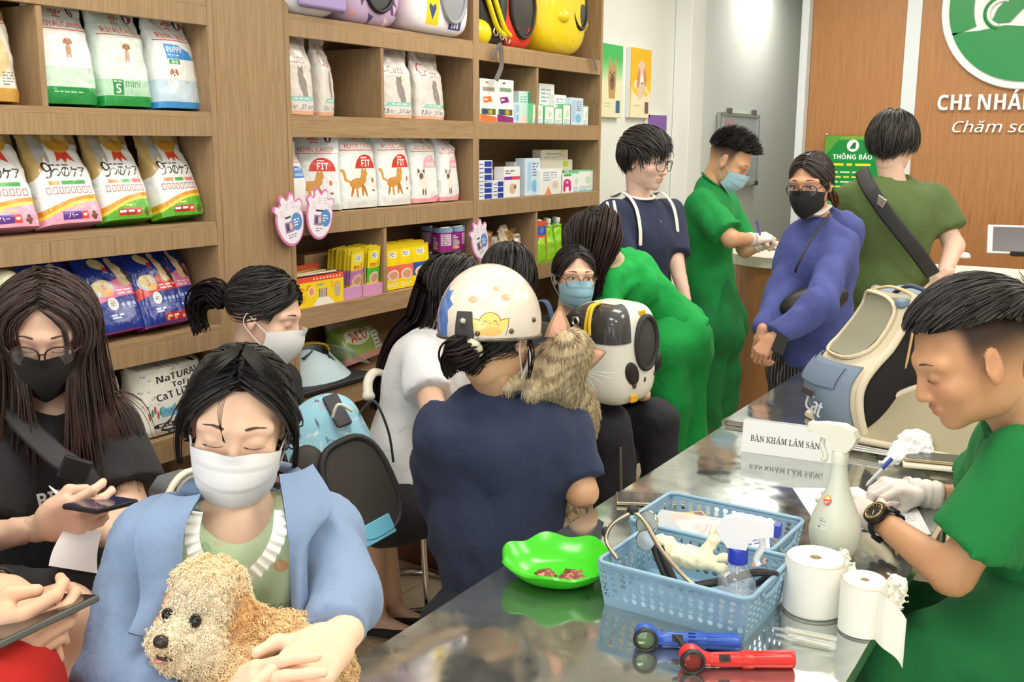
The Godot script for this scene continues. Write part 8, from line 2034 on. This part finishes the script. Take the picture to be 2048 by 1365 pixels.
	mb = Mb.new(); mb.tube(curve([V(-1.114, 1.352, -3.955), V(-1.08, 1.338, -3.973), V(-1.064, 1.364, -4.06)], 5), [.008, .016, .018], 10, .5); part("inner_collar", mb, cloth(rgb(222, 218, 208)), o)
	mb = Mb.new(); mb.tube(curve([V(-1.044, 1.337, -4.019), V(-1.057, 1.267, -3.864), V(-1.08, 1.18, -3.782), V(-1.097, 1.133, -3.785)], 5), [.005], 6); part("bag_strap", mb, M.black, o)
	part("skirt", trouser_mesh(J, {"skirt": true}), mat(Color.WHITE, .9, .0, {"albedo_texture": stripe_tex(), "uv1_triplanar": true, "uv1_scale": V(9, .2, 9)}), o)
	part("hair", hair_mesh(J, {"style": "tied", "gather": V(.0, -.05, -.12), "n": 420, "len": .3, "front": .46, "side": -.03, "part": .0, "w": .006, "vol": .006, "col": Color(.15, .11, .09), "seed": 71}), hair_mat(.3), o)
	part("tail", tail_mesh([Transform3D(J.hb, J.hc) * V(.02, -.05, -.11), V(-1.055, 1.385, -4.107), V(-1.044, 1.356, -4.131)], .022, .015, 40, {"col": Color(.3, .18, .12)}), hair_mat(), o)
	var t := thing("shoulder_bag", "black crescent shoulder bag on the hooded woman's hip", "bag", V(-1.034, 1.022, -3.834), .0)
	mb = Mb.new(); mb.ball(Vector3.ZERO, V(.13, .062, .05), Basis(V(0, 0, 1), .3) * Basis(Vector3.UP, .5), 24, 14); part("pouch", mb, mat(rgb(26, 26, 28), .45), t)
	part("zip", tube_mb([V(-.1, -.01, .03), V(0, .055, .042), V(.09, .09, .02)], [.003], 6), M.steel, t)
	phone("dark phone held in the folded hands of the hooded woman", V(-1.081, .896, -3.598), Basis(V(.668, -.435, -.603), V(.188, .884, -.429), V(.72, .174, .672)) * Basis(Vector3.RIGHT, PI / 2), M.black, M.black, .05, .07)
	J = {"skin": Color(.92, .76, .68), "hc": V(-.966, 1.6, -4.664), "hb": Basis(V(-.996, .0, -.092), V(.013, .99, -.139), V(.092, -.139, -.986)), "hs": 1.06, "w": 1.14, "nk": V(-.951, 1.424, -4.657), "hp": V(-.934, .798, -4.681), "ch": V(-.933, 1.25, -4.629), "wa": V(-.934, 1.001, -4.643), "sl": V(-1.081, 1.367, -4.517), "sr": V(-.806, 1.36, -4.779), "er": V(-.703, 1.174, -4.753), "wr": V(-.712, 1.053, -4.6), "el": V(-1.127, 1.12, -4.635), "wl": V(-1.075, .993, -4.818), "hrb": hb(V(-.4, -.5, .0), V(1, 0, .6)), "hrp": "grip"}
	o = person("broad man in an olive green T-shirt with a black strap, back turned to us", J)
	part("shirt", shirt_mesh(J, {"loose": 1.06, "sleeve": .72, "sr": .08, "hem": 1.05, "hemr": .165, "fold": .016, "neck": .02, "nr": .06, "seed": 111}), cloth(rgb(84, 104, 56)), o)
	part("trousers", trouser_mesh(J, {}), cloth(rgb(30, 29, 32)), o)
	mb = Mb.new(); mb.tube(curve([V(-1.053, 1.493, -4.502), V(-.991, 1.426, -4.394), V(-.914, 1.316, -4.41), V(-.808, 1.175, -4.473), V(-.745, 1.067, -4.559)], 7), [.03], 8, .14, V(1, .6, 0)); k = 0
	var bs2 := part("cross_strap", mb, mat(rgb(46, 46, 48), .6), o)
	part("buckle", boxm(V(-.941, 1.373, -4.389), V(.05, .04, .012), .004, aim(V(-.5, 0, 1), V(.5, .8, 0))), M.steel, bs2)
	part("hair", hair_mesh(J, {"style": "bowl", "len": .1, "n": 600, "front": .35, "side": .08, "nape": -.3, "w": .0075, "vol": .018, "col": Color(.14, .115, .105), "seed": 73}), hair_mat(.35), o)
func stripe_tex() -> ImageTexture:
	if not M.has("stripes"):
		var cv := Cv.new(128, 16, rgb(34, 32, 36))
		for i in 8: cv.rect(i * 16, 0, 3, 16, rgb(150, 148, 146))
		M.stripes = cv.tex()
	return M.stripes
func shoe_mb() -> Mb:
	var s := Sdf.new(); s.cap(V(0, .03, -.05), V(0, .028, .13), .04, .036, .03, Vector3.UP, .8); s.cap(V(0, .04, -.06), V(0, .085, -.055), .04, .042, .03); s.cut(V(0, .002, 0), Vector3.DOWN)
	var mb := Mb.new(); mb.add(s.build(.009)); return mb
func vet_right() -> void:
	var J := {"skin": Color(.8, .6, .45), "hc": V(-.263, 1.209, -2.08), "hb": Basis(V(.518, .0, .855), V(-.348, .914, .211), V(-.781, -.407, .473)), "hs": 1.06, "w": 1.08, "fade": true, "nk": V(-.167, 1.065, -2.19), "hp": V(-.099, .536, -2.327), "ch": V(-.129, .908, -2.273), "wa": V(-.113, .713, -2.298),
		"sl": V(-.142, 1.022, -2.076), "sr": V(-.202, .967, -2.433), "el": V(-.252, .792, -2.028), "wl": V(-.422, .803, -2.213), "er": V(-.279, .746, -2.622), "wr": V(-.413, .774, -2.546), "sit": true, "kl": V(-.338, .563, -2.066), "kr": V(-.435, .483, -2.407), "hl": V(-.111, .589, -2.152), "hr": V(-.142, .486, -2.468),
		"hrb": hb(V(-.49, .813, -2.436) - V(-.413, .774, -2.546), V(-.2, 1, .5)), "hrp": "pen", "hlb": hb(V(-.516, .805, -2.275) - V(-.422, .803, -2.213), V(0, 1, .3)), "hlp": "flat", "shut": true}
	var o := person("young vet in green scrubs with a black wristwatch, writing at the steel table's right side", J)
	eyes(o, J, true)
	part("shirt", shirt_mesh(J, {"loose": 1.06, "sleeve": .74, "sr": .085, "neck": .04, "nr": .066, "fold": .024, "seed": 121}), cloth(rgb(10, 116, 52)), o)
	neckband(o, J, cloth(rgb(10, 104, 48)))
	part("trousers", trouser_mesh(J, {"loose": 1.3, "fold": .03, "seed": 122}), cloth(rgb(10, 98, 48)), o)
	part("hair", hair_mesh(J, {"style": "short", "dir": V(.25, .35, -1.0), "len": .06, "n": 1300, "front": .5, "side": .42, "nape": .05, "hi": .05, "w": .005, "vol": .022, "wild": .06, "col": Color(.13, .11, .1), "seed": 81}), hair_mat(.36), o)
	gloves(o, J, [["wr", "er", "hrb", "pen", 1.0], ["wl", "el", "hlb", "flat", -1.0]], 1)
	var ax: Vector3 = (J.el - J.wl).normalized(); var w: Vector3 = J.wl + ax * .012; var vu := (V(-.25, .75, .75) - ax * V(-.25, .75, .75).dot(ax)).normalized(); var vs := ax.cross(vu)
	var t := thing("wristwatch", "chunky black wristwatch with gilt dial marks on the vet's wrist", "watch", w); t.basis = Basis(vs, vu, vs.cross(vu))
	var ring := PackedVector3Array()
	for i in 28: ring.append(V(cos(TAU * i / 28) * .034, sin(TAU * i / 28) * .032, 0))
	var mb := Mb.new(); mb.tube(ring, [.013], 8, .3, V(0, 0, 1), false, true); part("strap", mb, M.rubber, t)
	for i in 7: part("strap_link", boxm(V(cos(2.2 + i * .62) * .038, sin(2.2 + i * .62) * .036, 0), V(.006, .012, .028), .002, Basis(V(0, 0, 1), 2.2 + i * .62)), M.rubber, t)
	mb = Mb.new(); mb.lathe([Vector2(0, .031), Vector2(.025, .031), Vector2(.0265, .036), Vector2(.0265, .043), Vector2(.023, .046), Vector2(.02, .044)], 32); part("case", mb, mat(rgb(38, 34, 32), .35, .3), t)
	ring = PackedVector3Array()
	for i in 28: ring.append(V(cos(TAU * i / 28) * .0195, .0455, sin(TAU * i / 28) * .0195))
	mb = Mb.new(); mb.tube(ring, [.0018], 6, 1.0, Vector3.ZERO, false, true); part("bezel", mb, mat(rgb(214, 186, 120), .3, .9), t)
	mb = Mb.new(); mb.lathe([Vector2(.0195, .044), Vector2(0, .044)], 28); var dl := part("dial", mb, mat(rgb(40, 38, 38), .3), t)
	for i in 12: part("hour_mark", boxm(V(cos(TAU * i / 12) * .015, .0446, sin(TAU * i / 12) * .015), V(.004, .001, .0016), .0003, Basis(Vector3.UP, -TAU * i / 12)), mat(rgb(226, 206, 150), .4), dl)
	part("hand", boxm(V(.004, .0452, -.003), V(.014, .0008, .0014), .0003, Basis(Vector3.UP, .7)), M.white, dl)
	var p0: Vector3 = V(-.497, .821, -2.386); var p1: Vector3 = V(-.457, .877, -2.447)
	t = thing("pen", "blue and silver ballpoint pen in the vet's gloved hand over the papers", "pen", p0); org = p0
	part("barrel", tube_mb([p0, p0.lerp(p1, .1), p0.lerp(p1, .62)], [.0012, .0045, .0045]), mat(rgb(214, 216, 220), .3, .3), t)
	part("cap", tube_mb([p0.lerp(p1, .62), p1], [.005, .005]), mat(rgb(48, 70, 170), .35), t)
	org = Vector3.ZERO
func gloves(o: Node3D, J: Dictionary, l: Array, cuffs: int) -> void:
	var m := mat(rgb(228, 216, 212), .5, .0, {"subsurf_scatter_enabled": true, "subsurf_scatter_strength": .15})
	for q in l:
		var a: Vector3 = J[q[0]]; var d: Vector3 = (J[q[1]] - a).normalized(); var g := Mb.new(); var b: Basis = J[q[2]] * 1.05
		if q[4] < 0: b = b * Basis(V(-1, 0, 0), Vector3.UP, Vector3.BACK)
		g.add(hand_mesh(q[3]), Transform3D(b, a - d * .001))
		var gl := part("glove", g, m, o)
		if q[4] > 0 or cuffs > 1:
			var pts := PackedVector3Array(); var rr := []
			for i in 12: pts.append(a + d * (-.03 + i * .008)); rr.append(.033 + .0025 * sin(i * 2.2) + i * .0003)
			var cm := Mb.new(); cm.tube(pts, rr, 18); part("cuff", cm, m, gl)
func stools() -> void:
	var p := V(-2.131, .0, -2.771)
	var t := thing("stool", "round steel stool with a floor ring between the blue carrier and the navy T-shirt", "stool", p)
	var mb := Mb.new(); var ring := PackedVector3Array()
	for i in 40: ring.append(V(cos(TAU * i / 40) * .17, .014, sin(TAU * i / 40) * .17))
	mb.tube(ring, [.011], 10, 1.0, Vector3.ZERO, false, true); part("foot_ring", mb, M.chrome, t)
	for i in 4:
		var a := .5 + i * PI / 2
		mb = Mb.new(); mb.tube(curve([V(cos(a) * .13, .43, sin(a) * .13), V(cos(a) * .145, .2, sin(a) * .145), V(cos(a) * .17, .014, sin(a) * .17)], 5), [.011], 10); part("leg", mb, M.chrome, t)
	mb = Mb.new(); mb.lathe([Vector2(0, .45), Vector2(.14, .455), Vector2(.155, .445), Vector2(.155, .425), Vector2(0, .42)], 32); part("seat", mb, M.rubber, t)
	for q in [[V(-1.274, .405, -2.031), "steel stool under the navy T-shirt woman"], [V(-1.886, .388, -3.527), "steel stool under the masked woman with the rucksack"], [V(-.095, .459, -2.371), "steel stool under the vet at the table's right side"], [V(-2.15, .573, -2.093), "steel stool under the woman with the white cone mask"], [V(-1.167, .63, -1.036), "steel stool under the woman with the poodle"], [V(-1.992, .548, -1.265), "steel stool under the long-haired woman"], [V(-1.76, .516, -2.833), "steel stool under the person behind the helmet"]]:
		var s := t.duplicate(); s.name = numbered("stool"); add_child(s); s.position = V(q[0].x, 0, q[0].z); s.set_meta("label", q[1])
		var h: float = clampf((q[0].y - .08) / .45, .7, 1.4); s.scale = V(1, h, 1)
	mb = Mb.new(); mb.tube(curve([V(-1.812, .887, -2.192), V(-1.832, .931, -2.214), V(-1.837, .952, -2.251), V(-1.836, .934, -2.307)], 6), [.012, .018, .018, .014], 10, .7)
	solo("chair_back", mb, mat(rgb(230, 224, 210), .4), "cream rounded chair back behind the white T-shirt woman", "chair")
	t = thing("pet_carrier", "light blue printed rucksack carrier with a dark mesh front, on the masked woman's lap", "bag", V(-1.656, .624, -1.942), .0)
	t.basis = Basis(V(.505, .231, -.831), V(-.12, .973, .197), V(.854, .0, .519)) * 1.03
	var cv := Cv.new(256, 256, rgb(146, 200, 220)); var r := RandomNumberGenerator.new(); r.seed = 6
	for i in 60:
		var q := Vector2(r.randf() * 250, r.randf() * 250); var cl: Color = [rgb(240, 242, 240), rgb(60, 60, 66), rgb(206, 150, 160)][i % 3]
		cv.ell(q.x, q.y, 9, 3, cl, r.randf() * 3.0); if i % 2: cv.ell(q.x + 6, q.y + 3, 3, 3, cl)
	var bm := mat(Color.WHITE, .7, .0, {"albedo_texture": cv.tex(), "uv1_triplanar": true, "uv1_scale": V(4, 4, 4)})
	var s2 := Sdf.new(); s2.cap(V(-.05, .05, -.06), V(-.01, .24, -.1), .12, .075, .03); s2.cap(V(.04, .05, -.04), V(.03, .25, -.09), .1, .075, .03); s2.cut(V(0, -.02, 0), Vector3.DOWN); s2.cut(V(.02, .1, .055), V(.25, .35, 1));
	mb = Mb.new(); mb.add(s2.build(.009, null, .0, Vector3.ONE, 1)); part("body", mb, bm, t)
	var o2 := PackedVector2Array(); var bs := aim(V(.25, .35, 1), Vector3.UP)
	for i in 36:
		var a := TAU * i / 36
		o2.append(Vector2(.012 + .088 * signf(cos(a)) * pow(absf(cos(a)), .7), .02 + .125 * signf(sin(a)) * pow(absf(sin(a)), .75)))
	mb = Mb.new(); mb.prism(o2, V(.015, .095, .056), bs, .01, .003); part("mesh_front", mb, mat(rgb(52, 48, 44), .75), t)
	var pts := PackedVector3Array()
	for q in o2: pts.append(V(.015, .095, .06) + bs * V(q.x, q.y, .003))
	mb = Mb.new(); mb.tube(pts, [.011], 8, .8, Vector3.ZERO, false, true); part("front_piping", mb, M.rubber, t)
	part("name_patch", boxm(V(.015, .095, .067) + bs * V(.0, -.085, .004), V(.1, .05, .006), .01, bs), mat(rgb(110, 190, 220), .6), t)
	mb = Mb.new(); mb.ball(V(-.075, .2, .0), V(.045, .05, .02), aim(V(-.5, .5, 1), Vector3.UP)); part("side_window", mb, mat(rgb(56, 52, 48), .7), t)
	part("handle_band", boxm(V(.035, .3, -.02), V(.04, .1, .012), .005, Basis(Vector3.RIGHT, -.9)), mat(rgb(60, 60, 64), .7), t)
	mb = Mb.new(); mb.tube(curve([V(.01, .3, .02), V(.03, .33, .03), V(.06, .3, .02)], 5), [.004], 6); part("ring", mb, mat(rgb(226, 222, 206), .4), t)
	mb = Mb.new(); mb.tube(curve([V(.1, .26, -.06), V(.14, .28, -.05), V(.15, .2, -.03), V(.14, .12, -.02)], 5), [.008], 8, .4); part("shoulder_strap", mb, M.rubber, t)
	t = thing("pet_carrier", "grey carrier with a cream arched rim between the two women at the left", "bag", V(-1.594, .859, -1.34), .0)
	t.basis = Basis(V(.07, .0, -.998), V(.0, 1.0, .0), V(.998, .0, .07)) * .78
	part("body", boxm(V(.01, .03, -.03), V(.13, .14, .12), .03), mat(rgb(96, 100, 104), .5), t)
	for k in 2:
		pts = PackedVector3Array()
		for i in 14: pts.append(V(cos(PI * i / 13.0) * (.085 - k * .014), .0 + sin(PI * i / 13.0) * (.125 - k * .014), .035 + k * .01))
		mb = Mb.new(); mb.tube(pts, [.01 - k * .004], 8, .8); part("arched_rim", mb, mat(rgb(226, 220, 200) if k == 0 else rgb(140, 140, 136), .5), t)
	part("dark_window", boxm(V(.0, .03, .03), V(.13, .12, .01), .004), M.rubber, t)
func tuft(curl: bool, l: float, w: float) -> ArrayMesh:
	var mb := Mb.new(); var p := PackedVector3Array(); var rr := []
	var n := 7 if curl else 4
	for i in n:
		var t := float(i) / (n - 1)
		if curl: p.append(V(cos(t * 6.5) * l * .32 - l * .32, t * l * .75, sin(t * 6.5) * l * .32)); rr.append(w * (1.0 - .6 * t))
		else: p.append(V(0, t * l * .35, t * l)); rr.append(w * (1.0 - .92 * t))
	mb.tube(p, rr, 4 if curl else 3, .8, Vector3.ZERO, false)
	return mb.mesh()
func fur(o: Node3D, a: Array, n: int, mesh: Mesh, m: Material, cf: Callable, flow: Vector3, curl: bool, sd: int) -> void:
	var r := RandomNumberGenerator.new(); r.seed = sd
	var mm := MultiMesh.new(); mm.transform_format = MultiMesh.TRANSFORM_3D; mm.use_colors = true; mm.mesh = mesh; mm.instance_count = n
	var vv: PackedVector3Array = a[0]; var nn: PackedVector3Array = a[1]
	for i in n:
		var k := r.randi() % vv.size(); var p := vv[k]; var d := nn[k]
		p += V(r.randf_range(-1, 1), r.randf_range(-1, 1), r.randf_range(-1, 1)) * .003
		var f := (flow - d * flow.dot(d) + V(r.randf_range(-1, 1), r.randf_range(-1, 1), r.randf_range(-1, 1)) * .3)
		f = (f - d * f.dot(d)).normalized()
		var b := Basis(d.cross(f), d, f)
		if curl: b = Basis(d, r.randf() * TAU) * b
		mm.set_instance_transform(i, Transform3D(b * r.randf_range(.7, 1.25), p - d * .001 - o.position))
		mm.set_instance_color(i, cf.call(p, d) * r.randf_range(.93, 1.06))
	var q := MultiMeshInstance3D.new(); q.name = "fur"; q.multimesh = mm; q.material_override = m; q.set_meta("kind", "stuff"); o.add_child(q, true)
func build_pets() -> void:
	var hcen: Vector3 = V(-.982, .994, -.85); var hb_ := Basis(V(.987, .0, -.159), V(-.033, .978, -.205), V(.155, .208, .966))
	var H := Transform3D(hb_, hcen)
	var o := thing("dog", "small cream poodle with tan ears lying in the blue-jacketed woman's arms", "dog", V(-.877, .973, -.826)); org = o.position
	var s := Sdf.new()
	s.ell(H * V(0, .01, -.005), V(.047, .044, .046), hb_, .02); s.ell(H * V(0, .042, -.006), V(.047, .036, .044), hb_, .02)
	s.cap(H * V(0, -.014, .03), H * V(0, -.02, .056), .031, .022, .02); s.ell(H * V(0, -.04, .034), V(.03, .02, .028), hb_, .015)
	s.ell(H * V(.028, -.028, .028), V(.026, .026, .026), hb_, .015); s.ell(H * V(-.028, -.028, .028), V(.026, .026, .026), hb_, .015)
	for x in [-1.0, 1.0]: s.cap(H * V(x * .048, .014, -.012), H * V(x * .058, -.042, -.008), .016, .024, .008)
	s.cap(H * V(0, -.02, -.02), V(-.965, .936, -.883), .045, .055, .03); s.cap(V(-.965, .936, -.883), V(-.904, .913, -.939), .06, .058, .03); s.cap(V(-.904, .913, -.939), V(-.88, .892, -.961), .055, .04, .03)
	s.cap(V(-.976, .929, -.851), V(-.952, .897, -.81), .03, .022, .02); s.cap(V(-.914, .94, -.843), V(-.881, .913, -.81), .03, .022, .02)
	var a := s.build(.0045, fnl(55.0, 3, 2), .006, Vector3.ONE, 1)
	var cf := func(p: Vector3, _d: Vector3) -> Color:
		var q := H.affine_inverse() * p
		var c := Color(1, .94, .82); var ear := Color(.88, .68, .44); var bodyc := Color(.97, .84, .64)
		var body := smoothstep(.055, .1, q.length()); c = c.lerp(bodyc, body)
		c = c.lerp(ear, smoothstep(.042, .056, absf(q.x)) * smoothstep(.02, -.01, q.z - .015) * (1.0 - body))
		c = c.lerp(Color(1, .95, .85), smoothstep(.02, .05, q.z) * (1.0 - body) * .7)
		return lin(c)
	var mb := Mb.new(); var cs := PackedColorArray()
	for i in a[0].size(): cs.append(cf.call(a[0][i], a[1][i]) * .85)
	mb.add(a, Transform3D.IDENTITY, cs); part("body", mb, M.vc, o)
	fur(o, a, 17000, tuft(true, .0062, .0011), mat(Color.WHITE, .8, .0, {"vertex_color_use_as_albedo": true}), cf, Vector3.DOWN, true, 5)
	for x in [-1.0, 1.0]:
		mb = Mb.new(); mb.ball(H * V(x * .0215, .012, .0455), V(.0082, .0085, .006), hb_, 16, 10); part("eye", mb, mat(rgb(24, 16, 14), .06), o)
	mb = Mb.new(); mb.ball(H * V(0, -.01, .0795), V(.0105, .0085, .008), hb_, 16, 10); part("nose", mb, mat(rgb(48, 38, 38), .35), o)
	mb = Mb.new(); mb.tube(curve([H * V(-.011, -.032, .07), H * V(0, -.03, .0795), H * V(.011, -.032, .07)], 4), [.0022], 6); part("mouth", mb, mat(rgb(70, 50, 46), .6), o)
	mb = Mb.new(); mb.ball(H * V(-.002, -.034, .077), V(.007, .0032, .006), hb_, 12, 8); part("tongue", mb, mat(rgb(224, 140, 140), .4), o)
	o = thing("cat", "brown tabby cat clinging to the navy T-shirt woman's right shoulder, face turned away", "cat", V(-1.231, .823, -2.247)); org = o.position
	var cb := aim(V(-1.121, 1.043, -2.233) - V(-1.14, 1.122, -2.144), V(-1.108, 1.168, -2.162) - V(-1.14, 1.122, -2.144)); var cc: Vector3 = V(-1.14, 1.115, -2.13)
	H = Transform3D(cb, cc)
	s = Sdf.new()
	s.ell(cc, V(.045, .04, .047), cb, .02); s.ell(H * V(0, -.014, .042), V(.024, .02, .022), cb, .015)
	s.cap(cc, V(-1.188, 1.05, -2.134), .044, .062, .03); s.cap(V(-1.188, 1.05, -2.134), V(-1.203, .927, -2.216), .066, .075, .04); s.cap(V(-1.203, .927, -2.216), V(-1.25, .728, -2.286), .078, .085, .04)
	s.cap(V(-1.207, 1.055, -2.111), V(-1.224, 1.052, -2.034), .04, .026, .02); s.cap(V(-1.224, 1.052, -2.034), V(-1.231, 1.046, -1.987), .026, .022, .012); s.cap(V(-1.177, 1.018, -2.133), V(-1.175, 1.035, -2.067), .036, .026, .02); s.cap(V(-1.175, 1.035, -2.067), V(-1.187, 1.03, -2.023), .026, .022, .012)
	for q in [V(-1.234, 1.043, -1.979), V(-1.222, 1.038, -1.981), V(-1.189, 1.027, -2.015), V(-1.177, 1.023, -2.017)]: s.ell(q, V(.011, .012, .012), Basis.IDENTITY, .004)
	s.cap(V(-1.25, .728, -2.286), V(-1.175, .68, -2.177), .06, .034, .03); s.cap(V(-1.175, .68, -2.177), V(-1.167, .668, -2.132), .034, .03, .02)
	var ears := [[V(-1.164, 1.154, -2.112), V(-1.154, 1.212, -2.095)], [V(-1.122, 1.09, -2.171), V(-1.08, 1.106, -2.189)]]
	a = s.build(.005, null, .0, Vector3.ONE, 1)
	var fn := fnl(7.0, 8, 2); var ax: Vector3 = (V(-1.209, .884, -2.227) - V(-1.189, 1.059, -2.135)).normalized()
	cf = func(p: Vector3, d: Vector3) -> Color:
		var st := sin((p.dot(ax) * 1.0 + p.dot(cb.z) * .5) * 210.0 + fn.get_noise_3dv(p) * 7.0)
		var c := Color(.86, .78, .63).lerp(Color(.46, .38, .29), smoothstep(.15, .85, st) * .75)
		c = c.lerp(Color(.95, .88, .74), smoothstep(.1, -.06, (p - V(-1.214, 1.036, -2.019)).length() - .02) * .7)
		return lin(c)
	mb = Mb.new(); cs = PackedColorArray()
	for i in a[0].size(): cs.append(cf.call(a[0][i], a[1][i]) * .9)
	mb.add(a, Transform3D.IDENTITY, cs); part("body", mb, M.vc, o)
	fur(o, a, 16000, tuft(false, .016, .0011), mat(Color.WHITE, .75, .0, {"vertex_color_use_as_albedo": true}), cf, V(.2, -1, .1), false, 6)
	for e in ears:
		var up: Vector3 = e[1] - e[0]; var bs := aim(V(.46, .17, .87), up)
		for q in [[1.0, .0, rgb(172, 142, 106), "ear"], [.68, .006, rgb(226, 172, 150), "inner_ear"]]:
			var L := up.length() * 1.25
			mb = Mb.new(); mb.sheet(8, 10, func(u, v):
				var w: float = .031 * q[0] * (1.0 - pow(v, 1.3)) + .002
				return e[0] + bs * V((u - .5) * 2.0 * w, (v * .97 - .12) * L * lerpf(1.0, q[0], .5), q[1] - .012 * pow((u - .5) * 2.0, 2.0) * (1.0 - v)), .003)
			part(q[3], mb, mat(q[2], .8), o)
	for k in 5:
		part("whisker", tube_mb([H * V(-.02, -.016, .05), H * V(-.055 - k * .004, -.03 + k * .014, .065), H * V(-.085 - k * .004, -.045 + k * .024, .066)], [.0006, .0005, .0002], 4), M.white, o)
